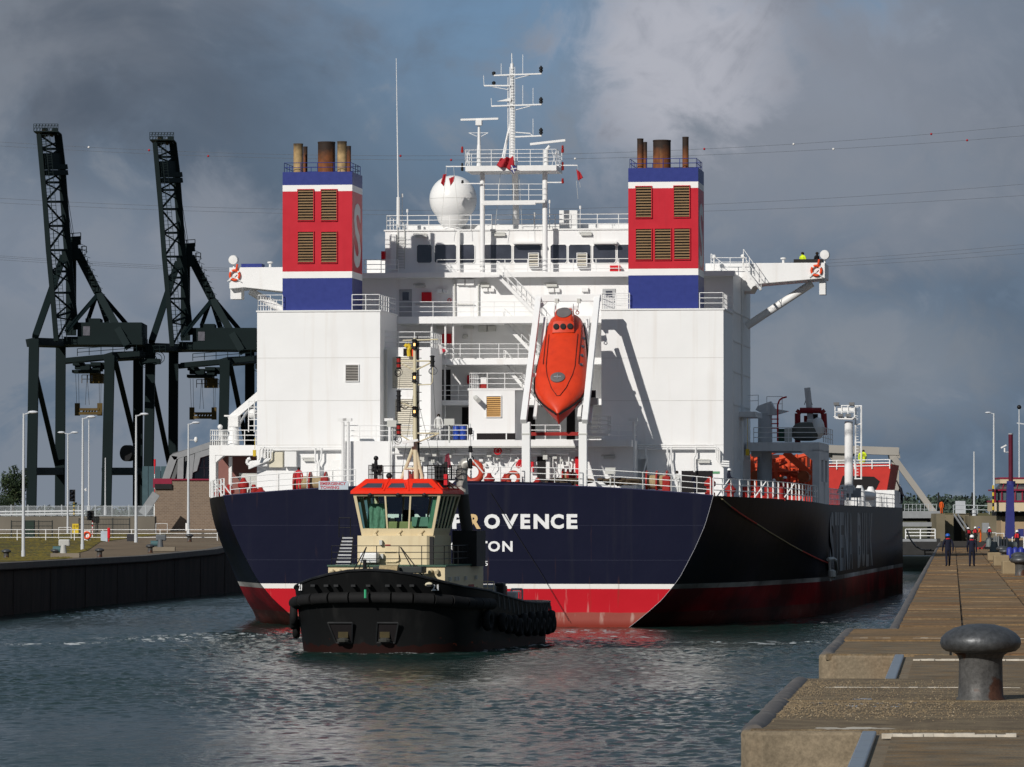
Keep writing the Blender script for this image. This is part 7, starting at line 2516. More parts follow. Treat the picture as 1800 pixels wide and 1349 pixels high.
# bollards
IRON = mat('worn_iron', (0.085, 0.083, 0.08), 0.55, metal=.25, var=.2, scale=3, streak=.9, streak_col=(0.075, 0.030, 0.016), sx=2.2, sz=2.0, thr=(.52, .57), bump=.5, bscale=10, speck=.3, sscale=18)
IRONT = mat('polished_iron_cap', (0.085, 0.088, 0.092), 0.42, metal=.5, speck=.3, sscale=12, var=.22, scale=2.5, streak=.4, streak_col=(0.05, 0.045, 0.04), sx=2, sz=4, bump=.25, bscale=16)
def bollard(p, h, rz, label, group, near=False):
    e_ = empty('bollard', p, rz)
    n = 40 if near else 16
    k = h / 1.09
    MB().lathe((0, 0, 0), [(.36 * k, -.02), (.36 * k, .02 * k), (.325 * k, .05 * k), (.315 * k, .25 * k), (.31 * k, .58 * k), (.335 * k, .64 * k), (.40 * k, .69 * k)], n).build('bollard_post', IRON, e_, smooth=True)
    MB().lathe((0, 0, 0), [(.38 * k, .675 * k), (.50 * k, .70 * k), (.56 * k, .755 * k), (.58 * k, .82 * k), (.565 * k, .89 * k), (.50 * k, .96 * k), (.38 * k, 1.03 * k), (.2 * k, 1.08 * k), (.02, 1.09 * k)], n).build('bollard_cap', IRONT, e_, smooth=True)
    tag(e_, label, 'bollard', group)
bollard(onz(1724, 1231, QZ + .01), 1.09, .3, 'large iron mushroom bollard in the right foreground', 'bollards of the near quay', True)
for px, yb, Y, lab in ((11, 985, 392, 'iron bollard on the far quay at the left edge'), (97, 982, 400, 'iron bollard beside the small winch on the far quay'),
                       (175, 980, 405, 'iron bollard alone on the bare far quay edge'), (264, 968, 430, 'iron bollard on the far quay below the second crane'), (333, 953, 470, 'farthest iron bollard, at the foot of the lamp post by the brick building')):
    b_ = at(px, yb, Y)
    b_.z = gz(Y) + .05
    bollard(b_, .72, 0, lab, 'bollards of the far quay')
# quay winches
def quay_winch(px, yb, Y, label, m):
    b_ = at(px, yb, Y); b_.z = gz(Y) + .05
    e_ = empty('quay_winch', b_)
    MB().box(-1.1, 1.2, -.5, .5, 0, .35).build('base', mat('concrete_plinth', (.2, .17, .13), .9), e_)
    MB().cyl((-.1, -.2, .35), (-.1, -.2, 1.0), .28, .2, 12).build('capstan', m, e_, smooth=40)
    MB().box(-.5, .4, -.2, .3, .9, 1.45).build('motor', m, e_, bevel=.1)
    MB().cyl((-.95, 0, .65), (-.3, 0, .65), .26, n=12).build('gear_drum', mat('teal_motor', (.06, .12, .13), .5), e_, smooth=40)
    f_ = MB().tube([(-.5, 0, 1.5), (-.5, 0, 2.4), (.5, 0, 2.4), (.5, 0, 1.5)], .022, 5)
    f_.build('guard_hoop', RAILW, e_)
    tag(e_, label, 'winch', 'capstan winches on the far quay')
quay_winch(114, 981, 400, 'pale capstan winch with white hoop beside a bollard on the far quay', mat('pale_winch_paint', (.42, .42, .40), .5))
quay_winch(284, 964, 440, 'dark capstan winch with white hoop below the brick building', mat('dark_winch_paint', (.10, .11, .12), .5))
# white rail on the far quay
def fence_line(name, label, cat, Y, x0, x1, yb, h, n, gap, r0, m, group=None, posts=True):
    a, b_ = at(x0, yb, Y), at(x1, yb, Y)
    a.z = b_.z = gz(min(Y, 660)) if yb is None else a.z
    e_ = empty(name, a)
    L_ = b_ - a
    k = max(1, round(L_.length / gap))
    for i in range(k + 1):
        p = L_ * (i / k)
        MB().cyl(p, p + Vector((0, 0, h)), r0 * 1.3, n=6).build('fence_post', m, e_)
    for j in range(n):
        z = Vector((0, 0, h * (j + 1) / n - .04))
        MB().cyl(z, L_ + z, r0, n=6).build('fence_rail', m, e_)
    tag(e_, label, cat, group)
    return e_
fence_line('railing', 'white three-bar railing along the back of the grass', 'railing', 478, -20, 382, 951, 1.1, 3, 2.6, .03, RAILW)
# dike wall, mesh fence and crash rail behind
DK = mat('grey_brown_dike_wall', (.15, .135, .11), .9, var=.2, scale=.15, streak=.4, streak_col=(.08, .075, .06), sx=.3, sz=.1)
def wall_run(name, label, cat, x0, y0, x1, y1, Y, th, m):
    a, b_ = at(x0, y1, Y), at(x1, y0, Y)
    o_ = MB().box(a.x, b_.x, Y, Y + th, a.z - .5, b_.z).build(name, m)
    tag(o_, label, cat)
    return o_
wall_run('dike_wall', 'long low grey brown wall behind the white railing', 'wall', -120, 908, 272, 947, 600, 3.0, DK)
fe = empty('picket_fence', at(0, 908, 602))
tag(fe, 'pale steel picket fence on top of the long low wall', 'fence')
o0 = at(0, 908, 602)
FNC = mat('pale_galvanised_fence', (.42, .45, .47), .5)
pr = MB().cyl((0, 0, -.05), (0, 0, 1.25), .016, n=4)
prm = None
for i in range(210):
    x = at(-10 + i * 1.345, 908, 602).x - o0.x
    if i % 22 == 0:
        MB().cyl((x, 0, -.1), (x, 0, 1.4), .06, n=5).build('fence_post', FNC, fe)
    else:
        if prm is None:
            prm = MB().cyl((0, 0, -.05), (0, 0, 1.25), .02, n=4).build('picket', FNC, fe)
            q = prm
        else:
            q = prm.copy()
            COL.objects.link(q)
        q.location = (x, 0, 0)
for z in (.1, 1.22):
    a, b_ = at(-10, 908, 602) - o0, at(272, 908, 602) - o0
    MB().cyl(a + Vector((0, 0, z)), b_ + Vector((0, 0, z)), .035, n=5).build('fence_rail', FNC, fe)
cr_ = empty('crash_barrier', at(60, 908, 601))
o0 = at(60, 908, 601)
for y in (898, 903):
    a, b_ = at(-20, y + 2, 600.9) - o0, at(150, y, 600.9) - o0
    MB().bar(a, b_, .08, .16).build('barrier_beam', mat('barrier_white', (.55, .57, .58), .5), cr_)
for x in range(-10, 151, 20):
    a = at(x, 908, 601) - o0
    MB().cyl(a, a + Vector((0, 0, .8)), .05, n=5).build('barrier_post', FNC, cr_)
tag(cr_, 'white crash barrier on the wall in front of the left crane', 'barrier')
# dark mesh gates in front of the wall
MESHM = mat('dark_mesh_fence', (.03, .035, .035), .7)
for px0, px1, yt, lab in ((20, 92, 915, 'dark mesh fence panel beside the leftmost lamp post'), (139, 228, 911, 'dark mesh fence panel behind the yellow sign')):
    a = at(px0, 948, 500); b_ = at(px1, 948, 500); h = at(px0, yt, 500).z - a.z
    e_ = empty('mesh_fence', a)
    L_ = b_ - a
    for k in range(4):
        p = L_ * (k / 3)
        MB().cyl(p, p + Vector((0, 0, h)), .06, n=5).build('fence_post', MESHM, e_)
    for z in (.1, h * .7, h - .1):
        MB().cyl(Vector((0, 0, z)), L_ + Vector((0, 0, z)), .035, n=5).build('fence_rail', MESHM, e_)
    w_ = MB()
    for k in range(34):
        p = L_ * (k / 33)
        w_.cyl(p, p + Vector((0, 0, h - .1)), .012, n=3)
    o_ = w_.build('mesh_wire', MESHM, e_)
    o_['kind'] = 'stuff'
    tag(e_, lab, 'fence')
def block(name, label, cat, x0, y0, x1, y1, Y, dep, m, bevel=.0):
    a, b_ = at(x0, y1, Y), at(x1, y0, Y)
    e_ = MB().box(a.x, b_.x, Y, Y + dep, a.z - .2, b_.z).build(name, m, bevel=bevel)
    tag(e_, label, cat)
    return e_
block('utility_box', 'dark green cabinet behind the mesh fence at the left', 'cabinet', 40, 915, 60, 947, 503, 1, mat('dark_green_box', (.02, .04, .03), .6), .05)
e_ = block('sign_board', 'yellow notice board on the mesh fence', 'sign', 127, 921, 138, 935, 499, .05, mat('yellow_sign', (.62, .45, .03), .5))
m = MB()
for x0, y0, x1, y1 in ((129, 923, 131.5, 927), (133, 923, 136.5, 927), (129, 929, 131.5, 933)):
    a, b_ = at(x0, y1, 498.97), at(x1, y0, 498.97)
    m.box(a.x - e_.location.x, b_.x, 498.96, 498.99, a.z, b_.z)
m.build('sign_print', mat('sign_print_ochre', (.35, .24, .02), .5), e_)
e_ = block('control_cabinet', 'pale blue control cabinet behind the white railing', 'cabinet', 177, 934, 189, 953, 475, .5, mat('pale_blue_box', (.40, .47, .52), .5), .03)
block('dark_cabinet', 'dark square cabinet beside a lamp post by the brick wall', 'cabinet', 223, 939, 237, 950, 476, .5, mat('dark_box', (.03, .03, .035), .6), .03)
block('meter_box', 'small white box on the lamp post by the brick building', 'box', 326, 920, 330, 930, 504, .3, WHITE2, .02)
e_ = block('lifebuoy_cabinet', 'red standing lifebuoy case right of the pale blue cabinet', 'lifebuoy case', 188.5, 928, 193.5, 943, 474, .3, REDB, .08)
MB().cyl(at(191, 956, 474.1), at(191, 942, 474.1), .05, n=6).build('stand', REDB, e_)
e_ = empty('lifebuoy_stand', at(153, 945, 472))
MB().torus((0, 0, .2), .3, .09, (0, 1, 0), 18, 7).build('ring', ORNGD, e_, smooth=True)
MB().cyl((0, .1, -1.3), (0, .1, .2), .05, n=6).box(-.3, .3, .1, .14, -.25, .65).build('stand', WHITE2, e_)
tag(e_, 'red and white lifebuoy on its stand beside the lamp post on the grass', 'lifebuoy')
def signal(px, y0, y1, Y, yb, label, left=True):
    a, c_ = at(px, y1, Y), at(px, y0, Y)
    e_ = empty('traffic_light', at(px, yb, Y))
    O = e_.location
    MB().box(-.35, .35, -.02, .05, a.z - O.z, c_.z - O.z).build('backboard', BLACK, e_)
    h = (c_.z - a.z) / 3
    for k in range(3):
        z = a.z - O.z + h * (k + .5)
        MB().cyl((-.1, -.02, z), (-.1, -.35, z + .05), h * .38, n=12, cap=False).build('visor', BLACK, e_)
        MB().cyl((-.1, -.02, z), (-.1, -.06, z), h * .34, n=12).build('lens', GLASS, e_)
    for k in range(8):
        z0 = (a.z - O.z) * k / 8
        MB().cyl((.2, .1, z0), (.2, .1, (a.z - O.z) * (k + 1) / 8 + (.6 if k == 7 else 0)), .07, n=8).build('post_band', (REDB if k % 2 else WHITE2) if not left else (YELL if k % 2 else BLACK), e_)
    tag(e_, label, 'traffic light', 'lock signal lights')
signal(127, 861, 882, 596, 908, 'black signal light on a yellow post, right of the double lamp')
signal(159, 898, 915, 500, 944, 'black signal light on a red and white post, low by the lamp post', False)
MB_ = empty('security_camera', at(151, 861, 446))
MB().cyl((0, 0, 0), (-.25, 0, .05), .03, n=5).cyl((0, -.25, -.05), (0, .3, .08), .09, n=8).build('camera_body', WHITE2, MB_)
tag(MB_, 'small white camera on the second lamp post on the grass', 'camera')
# brick building with steel frame roof
BRK = bpy.data.materials.new('brown_brick')
BRK.use_nodes = True
N, L = BRK.node_tree.nodes, BRK.node_tree.links
bt = N.new('ShaderNodeTexBrick'); t = N.new('ShaderNodeTexCoord'); mp = N.new('ShaderNodeMapping')
mp.inputs['Rotation'].default_value = (math.pi / 2, 0, 0)
L.new(t.outputs['Object'], mp.inputs[0]); L.new(mp.outputs[0], bt.inputs['Vector'])
bt.inputs['Scale'].default_value = 1.0; bt.inputs['Brick Width'].default_value = .44; bt.inputs['Row Height'].default_value = .2; bt.inputs['Mortar Size'].default_value = .02
bt.inputs['Color1'].default_value = (.19, .135, .095, 1); bt.inputs['Color2'].default_value = (.15, .105, .075, 1); bt.inputs['Mortar'].default_value = (.23, .19, .15, 1)
L.new(bt.outputs[0], N['Principled BSDF'].inputs['Base Color'])
N['Principled BSDF'].inputs['Roughness'].default_value = .9
bx = at(272, 947, 610)
bd = empty('lock_house', bx)
tag(bd, 'brown brick lock house with maroon band and grey sloping steel frame', 'building')
def bb_(name, x0, y0, x1, y1, Y, dep, m, parent=None):
    a, c_ = at(x0, y1, Y) - bx, at(x1, y0, Y) - bx
    return MB().box(a.x, c_.x, Y - bx.y, Y + dep - bx.y, a.z, c_.z).build(name, m, parent or bd)
bb_('brick_wall', 272, 844, 470, 950, 610, 14, BRK)
bb_('low_wall', 243, 909, 272, 950, 612, 10, BRK)
MAR = mat('maroon_trim', (.22, .015, .04), .5)
bb_('maroon_band', 269, 841.5, 302, 858, 609.9, .5, MAR)
bb_('maroon_band', 302, 842, 470, 844.5, 609.8, 15, MAR)
bb_('dark_band', 272, 851, 302, 860, 609.7, .15, BLACK)
CONG = mat('grey_steel_cladding', (.24, .25, .26), .6, var=.1)
for pol in (((300, 800), (372, 776), (372, 787), (306, 809)), ((299, 801), (312, 803), (297, 845), (284, 845)), ((313, 806), (323, 803), (322, 845), (311, 845)),
            ((330, 802), (342, 798), (337, 845), (326, 845)), ((343, 797), (400, 779), (400, 790), (352, 805), (346, 828), (339, 831))):
    pq = [at(x, y, 612) - bx for x, y in pol]
    MB().prism([(p.x, p.z) for p in pq], 612 - bx.y, 614.5 - bx.y).build('steel_frame', CONG, bd)
MB().add([at(303, 797, 616) - bx, at(400, 770, 616) - bx, at(400, 846, 616) - bx, at(286, 846, 616) - bx], [(0, 1, 2, 3)]).build('roof_cladding', mat('dull_cladding', (.12, .125, .13), .7), bd)
bb_('dark_bay', 342, 800, 400, 844, 614, 3, GLASS)
bb_('window_bar', 358, 800, 359.5, 844, 613.8, .1, CONG)
bb_('window_bar', 342, 822, 400, 823, 613.8, .1, CONG)
for k in range(6):
    bb_('glass_panel', 250 + k * 11, 820, 260 + k * 11, 850 if k > 1 else 890, 622, .2, mat('teal_glass', (.06, .10, .115), .15))
MB().bar(at(275, 868, 605) - bx, at(250, 904, 605) - bx, .6, 1.0, (1, 0, 0)).build('stair_stringer', CONG, bd)
mk = MB()
e_ = empty('banded_mast', at(272, 912, 640))
for k, c_ in enumerate((WHITE2, REDB, WHITE2, REDB)):
    MB().cyl((0, 0, k * 1.9), (0, 0, (k + 1) * 1.9), .13, n=8).build('mast_section', c_, e_)
tag(e_, 'red and white banded mast at the right crane leg above the lock house', 'mast')
q = empty('wall_lamp', at(333, 774, 503.8))
MB().cyl((0, 0, 0), (.6, 0, 0), .03, n=5).ball((.65, 0, .05), .2, 8, 6, (1, 1, 1.5)).build('lamp_body', WHITE2, q)
tag(q, 'small white lamp arm on the post by the brick building', 'lamp')

# ================================================================== RIGHT BACKGROUND: lock bridge, cabin, posts
CNC = mat('pale_bridge_concrete', (.32, .30, .27), .85, var=.12, scale=.2)
BY = 640.0
br = empty('lock_bridge', at(1600, 905, BY))
tag(br, 'grey bascule lock bridge with long sloping beam beyond the tanker bow', 'bridge')
O = br.location.copy()
def bmem(name, x0, y0, x1, y1, w_, dep, Y=BY, m=CNC):
    return MB().bar(at(x0, y0, Y) - O, at(x1, y1, Y) - O, dep, w_, (0, 0, 1) if abs(x1 - x0) > abs(y1 - y0) else (1, 0, 0)).build(name, m, br)
bmem('balance_beam', 1440, 789, 1579, 794, 1.0, 2.5)
bmem('beam_end', 1562, 800, 1580, 797, 1.3, 2.3)
bmem('tower_post', 1573, 800, 1574, 890, .9, 1.2)
bmem('tower_post', 1478, 795, 1478, 880, 2.2, 1.5)
bmem('hanger_beam', 1571, 805, 1645, 906, .75, .8, BY - 1)
MB().bar(at(1455, 795, BY) - O, at(1475, 812, BY) - O, .5, .8).bar(at(1500, 795, BY) - O, at(1482, 812, BY) - O, .5, .8).build('knee_brace', CNC, br)
bmem('deck_girder', 1480, 905, 1648, 905, .9, 8, BY, CONG)
bmem('deck_girder', 1480, 922, 1648, 922, .55, 6, BY - 2, CONG)
bmem('dark_underside', 1480, 913, 1645, 913, .5, 6, BY + 1, BLACK)
bmem('pier', 1646, 903, 1646, 950, .8, 6, BY, CNC)
r_ = MB()
rail(r_, [at(1590, 904, BY - 3) - O, at(1646, 904, BY - 3) - O], 1.25, 2, .5, .03)
r_.build('bridge_railing', FNC, br)
r_ = MB()
rail(r_, [at(1592, 948, BY - 60) - O, at(1644, 948, BY - 60) - O], 1.15, 3, 1.5, .06)
r_.build('gate_walk_railing', RAILW, br)
bmem('gate_walk', 1500, 950, 1645, 950, .3, 2, BY - 60, CONG)
bmem('lock_gate', 1480, 962, 1652, 962, 2.0, 2, BY - 55, mat('dark_gate_steel', (.03, .03, .03), .7, var=.2))
# end wall with steps
ew = empty('end_wall', at(1700, 945, 630))
tag(ew, 'brown concrete end wall with a flight of steps at the head of the quay', 'wall')
O = ew.location.copy()
BRC = mat('brown_concrete', (.165, .14, .095), .9, var=.25, scale=.3, streak=.5, streak_col=(.10, .085, .03), sx=.6, sz=.15)
def eb(name, x0, y0, x1, y1, Y, dep, m=BRC):
    a, c_ = at(x0, y1, Y) - O, at(x1, y0, Y) - O
    return MB().box(a.x, c_.x, Y - O.y, Y + dep - O.y, a.z - .6, c_.z).build(name, m, ew)
eb('wall_block', 1646, 903, 1661, 944, 628, 14)
eb('wall_block', 1676, 903, 1706, 946, 640, 8)
eb('wall_block', 1706, 907, 1790, 946, 632, 8)
for k in range(7):
    eb('step', 1661, 905 + k * 5.6, 1676, 912 + k * 5.6, 638 - k * 1.2, 1.2)
eb('dark_gap', 1677, 908, 1690, 944, 639.5, .3, BLACK)
eb('raised_ground', 1640, 902, 1960, 907, 645, 200, LAND)
r_ = MB()
rail(r_, [at(1676, 903, 639) - O, at(1760, 905, 639) - O], 1.1, 2, 1.6, .05)
r_.build('railing', FNC, ew)
m = MB()
for d in (0, .5):
    m.bar(at(1677, 905, 636) - O + Vector((d, 0, 0)), at(1695, 932, 630) - O + Vector((d, 0, 0)), .12, .2)
m.build('stair_stringer', CONG, ew)
for px0, px1, lab in ((1648.5, 1653, 'gate_post'), (1708, 1711, 'gate_post')):
    eb('gate_post', px0, 866, px0 + 2.5, 904, 644, .3, BLACK)
a, c_ = at(1650, 875, 644.1) - O, at(1710, 876, 644.1) - O
MB().cyl(a, c_, .04, n=4).build('gate_wire', BLACK, ew)
block('switch_cabinet', 'pale grey double-door cabinet above the end wall steps', 'cabinet', 1680, 881, 1697, 903, 642, 1.0, mat('pale_grey_cabinet', (.42, .44, .47), .5), .03)
block('grey_box', 'grey box standing behind the group of quay workers', 'box', 1727, 919.5, 1739, 934, 600, .8, mat('mid_grey_box', (.25, .26, .27), .6), .05)
lamp(1747.5, 900, 727, 655, (-1,), 'tall pale lamp post behind the control cabin', 'lamp posts of the near quay', .16)
e_ = empty('lamp_post', at(1792, 900, 660))
O2 = e_.location.copy()
h = at(1792, 716, 660).z - O2.z
MB().cyl((0, 0, -.5), (0, 0, h), .14, .08, 10).build('post', POLE, e_, smooth=40)
MB().ball((0, 0, h), .3, 10, 7).build('lantern', BLACK, e_, smooth=True)
MB().bar((-.3, 0, h - 2.1), (1.2, 0, h - 2.3), .1, .15).build('cross_arm', POLE, e_)
tag(e_, 'thin pale mast with dark round top at the right edge', 'lamp post', 'lamp posts of the near quay')
pole(1712.5, 905, 794, 640, .14, 'short plain white pole above the end wall')
# control cabin
cbx = at(1790, 945, 600)
cabn = empty('control_cabin', cbx)
tag(cabn, 'cream and maroon control cabin on a tan base at the right edge', 'building')
O = cbx.copy()
CRM = mat('cabin_cream_panel', (.56, .46, .31), .6, var=.05)
TANB = mat('tan_cabin_base', (.36, .26, .16), .8, var=.08)
def cb2(name, x0, y0, x1, y1, Y, dep, m, parent=None):
    a, c_ = at(x0, y1, Y) - O, at(x1, y0, Y) - O
    return MB().box(a.x, c_.x, Y - O.y, Y + dep - O.y, a.z, c_.z).build(name, m, parent or cabn)
cb2('base_wall', 1760, 903, 1850, 950, 601, 6, TANB)
cb2('dark_recess', 1752, 900, 1850, 907, 600.5, 6, BLACK)
cb2('parapet_panel', 1747, 882, 1850, 899, 599, 8, CRM)
cb2('roof_fascia', 1758, 841, 1850, 850, 600, 6, CRM)
cb2('roof_trim', 1757, 839.5, 1850, 842, 599.9, 6.2, MAR)
cb2('sill_trim', 1746, 880, 1850, 883, 598.9, 8.2, MAR)
cb2('head_trim', 1748, 860.5, 1850, 863, 598.8, 8, MAR)
for x0, x1 in ((1750, 1760), (1762, 1771), (1773, 1783.5), (1786, 1796), (1798, 1812)):
    cb2('window', x0, 863, x1, 880, 599.2, .1, mat('cabin_glass', (.09, .12, .13), .08), cabn)
    cb2('mullion', x1, 862, x1 + 2, 881, 599, .3, MAR)
cb2('mullion', 1747.5, 862, 1750, 881, 599, .3, MAR)
pv = [at(1748, 861, 599) - O, at(1850, 861, 599) - O, at(1850, 850, 600.5) - O, at(1758, 850, 600.5) - O]
MB().add(pv, [(0, 1, 2, 3)]).build('sloped_glass', GLASS, cabn)
for x in (1762, 1776, 1787):
    MB().bar(at(x, 861, 598.95) - O, at(x + 3, 850, 600.4) - O, .1, .1).build('glazing_bar', MAR, cabn)
# striped post
e_ = empty('striped_post', at(1746, 903, 598))
for k in range(8):
    MB().cyl((0, 0, k * .42), (0, 0, k * .42 + .42), .12, n=8).build('band', YELL if k % 2 else BLACK, e_)
tag(e_, 'yellow and black striped post at the corner of the control cabin', 'post')
# ram post
bp_ = empty('ram_post', at(1774, 945, 592))
tag(bp_, 'tall maroon and blue hydraulic post in front of the control cabin', 'post')
O = bp_.location.copy()
hh = lambda y: at(1774, y, 592).z - O.z
BLP = mat('violet_blue_paint', (.032, .036, .16), .45, var=.08)
MB().add([], [])
v = []
for (xl, xr, y) in ((1767, 1783.5, 947), (1770, 1781, 852)):
    a, c_ = at(xl, y, 592) - O, at(xr, y, 592) - O
    v += [(a.x, -.6, a.z), (c_.x, -.6, a.z), (c_.x, .6, a.z), (a.x, .6, a.z)]
MB().add(v, [(0, 1, 5, 4), (1, 2, 6, 5), (2, 3, 7, 6), (3, 0, 4, 7), (4, 5, 6, 7)]).build('tapered_base', BLP, bp_, bevel=.03)
MB().cyl((at(1775, 0, 592).x - O.x, 0, hh(856)), (at(1775, 0, 592).x - O.x, 0, hh(846)), .52, n=14).build('collar', BLP, bp_, smooth=40)
cx = at(1774.5, 0, 592).x - O.x
MB().cyl((cx, 0, hh(848)), (cx, 0, hh(764)), .27, n=14).build('ram', mat('dark_maroon_ram', (.09, .012, .025), .35, var=.1), bp_, smooth=40)
MB().cyl((cx, 0, hh(764)), (cx, 0, hh(762)), .29, n=14).build('ram_cap', GREYP, bp_, smooth=40)
e_ = empty('security_camera', at(1766, 790, 592))
MB().cyl((0, 0, -.35), (.5, 0, -.35), .04, n=5).cyl((0, 0, -.35), (0, 0, .15), .1, n=8).bar((-.45, 0, .15), (.2, 0, .5), .2, .16).build('camera_body', WHITE2, e_)
tag(e_, 'white camera on a bracket at the maroon post', 'camera')
block('blue_box', 'small blue box at the foot of the control cabin', 'box', 1790, 930, 1800, 943, 590, .6, BLP, .05)

# machines and stone blocks along the right of the quay
STN = mat('buff_stone_block', (.26, .20, .12), .9, var=.18, scale=2, bump=.3)
GRM = mat('grey_green_machine', (.14, .165, .165), .5, var=.2)
for px, yb, w_, h_, lab in ((1747.5, 986, .6, .52, 'buff stone block nearest the blue helmet walker, beside the machine'), (1760, 995.5, .65, .6, 'middle buff stone block in the row'), (1781, 1010.5, .85, .65, 'nearest and largest buff stone block at the right')):
    b_ = onz(px, yb, QZ)
    o_ = MB().box(-w_ / 2 - .1, w_ / 2 + .1, -.35, .35, 0, h_).build('stone_block', STN, None, bevel=.06)
    o_.location = b_
    tag(o_, lab, 'stone block', 'stone blocks in a row along the quay')
def mush(px, yb, h, label):
    b_ = onz(px, yb, QZ)
    bollard(b_, h, 0, label, 'bollards of the near quay')
mush(1795, 1013, .95, 'iron bollard cut by the right edge, nearest in the receding row')
mush(1792, 999, .85, 'iron bollard in the row, just beyond the nearest stone block')
mush(1768, 987, .8, 'iron bollard beside the grey machine')
mush(1762, 981, .8, 'iron bollard left of the blue drums')
mush(1738, 964, .75, 'iron bollard behind the red hose')
mush(1740, 958, .75, 'iron bollard close behind another, before the white rail')
mush(1676, 944, .9, 'iron bollard at the foot of the end wall steps')
mush(1692.5, 944, .9, 'iron bollard right beside the quay worker group')
def machine(px, yb, label, s=1.0):
    e_ = empty('capstan_machine', onz(px, yb, QZ))
    MB().box(-.9 * s, .9 * s, -.5, .5, 0, .25 * s).build('bed', BLACK, e_)
    MB().cyl((-.5 * s, 0, .25 * s), (-.5 * s, 0, .95 * s), .34 * s, .22 * s, 14).build('capstan', GRM, e_, smooth=40)
    MB().box(-.1 * s, .5 * s, -.35, .35, .25 * s, 1.15 * s).build('gearbox', GRM, e_, bevel=.06)
    MB().cyl((.5 * s, 0, .7 * s), (1.1 * s, 0, .7 * s), .25 * s, n=12).build('motor', GRM, e_, smooth=40)
    for x in (-.05, .15, .35):
        MB().cyl((x * s, -.4, .3 * s), (x * s, -.4, 1.3 * s), .06 * s, n=7).build('valve_pipe', STEEL, e_)
    tag(e_, label, 'machine', 'capstan machines along the near quay')
machine(1760, 976, 'grey green capstan machine in front of the white hand rail')
machine(1748, 966, 'farther grey capstan machine by the red hose', .9)
e_ = empty('pump_set', onz(1790, 991, QZ))
for k in range(4):
    MB().lathe((-.5 + k * .33, 0, .3), [(.05, 0), (.18, .02), (.18, .55), (.12, .62), (.05, .66)], 12).build('blue_cylinder', mat('blue_pump_paint', (.025, .035, .24), .4, var=.1), e_, smooth=40)
MB().box(-.8, .7, -.2, .2, 0, .3).build('bed', BLACK, e_)
MB().box(-1.3, -.9, -.2, .1, -.05, .25).build('valve_block', YELL, e_, bevel=.04)
tag(e_, 'blue pump cylinders with a yellow valve at the right edge of the quay', 'pump')
def frame_rail(px0, px1, yb, yt, label):
    a, c_ = onz(px0, yb, QZ), onz(px1, yb, QZ)
    e_ = empty('hand_rail', a)
    h = at(px0, yt, a.y).z - QZ
    w_ = c_.x - a.x
    MB().tube([(0, 0, 0), (0, 0, h), (w_, 0, h), (w_, 0, 0)], .035, 6).cyl((0, 0, .12 * h), (w_, 0, .12 * h), .035, n=6).build('frame', RAILW, e_)
    tag(e_, label, 'hand rail', 'white hand rails along the quay')
frame_rail(1740, 1751, 951, 937, 'white hand rail beside the red-vested group')
frame_rail(1751, 1765, 955, 938, 'white hand rail behind the grey machine')
frame_rail(1779.5, 1799.5, 968, 944.5, 'white frame rail around the lone worker at the right edge')
o_ = MB().tube([onz(1718, 966, QZ) + Vector((0, 0, .06)), onz(1733, 964.5, QZ) + Vector((0, 0, .06))], .12, 6).tube([onz(1726, 966, QZ) + Vector((0, 0, .06)), onz(1733, 958, QZ) + Vector((0, 0, .06))], .08, 6).build('red_hose', mat('red_hose', (.36, .03, .02), .6), None)
tag(o_, 'short red hose lying on the quay behind the two walkers', 'hose')
# black hawser from the bow gear to the quay
hp = [at(1594, 932, 452), at(1600, 948, 440), at(1610, 961, 420), at(1622, 967, 400), at(1636, 967, 380)]
o_ = MB().tube(hp, .07, 6).build('black_hawser', BLACK, None)
tag(o_, 'black hawser sagging from the tanker bow to the quay', 'rope')
hp = [S(1576, 845, SY_K), S(1583, 862, SY_K), S(1594, 880, SY_K - 2)]
o_ = MB().tube(hp, .06, 6).build('dark_line', BLACK, None)
to_world(o_)
tag(o_, 'short dark line beside the red forecastle', 'rope')

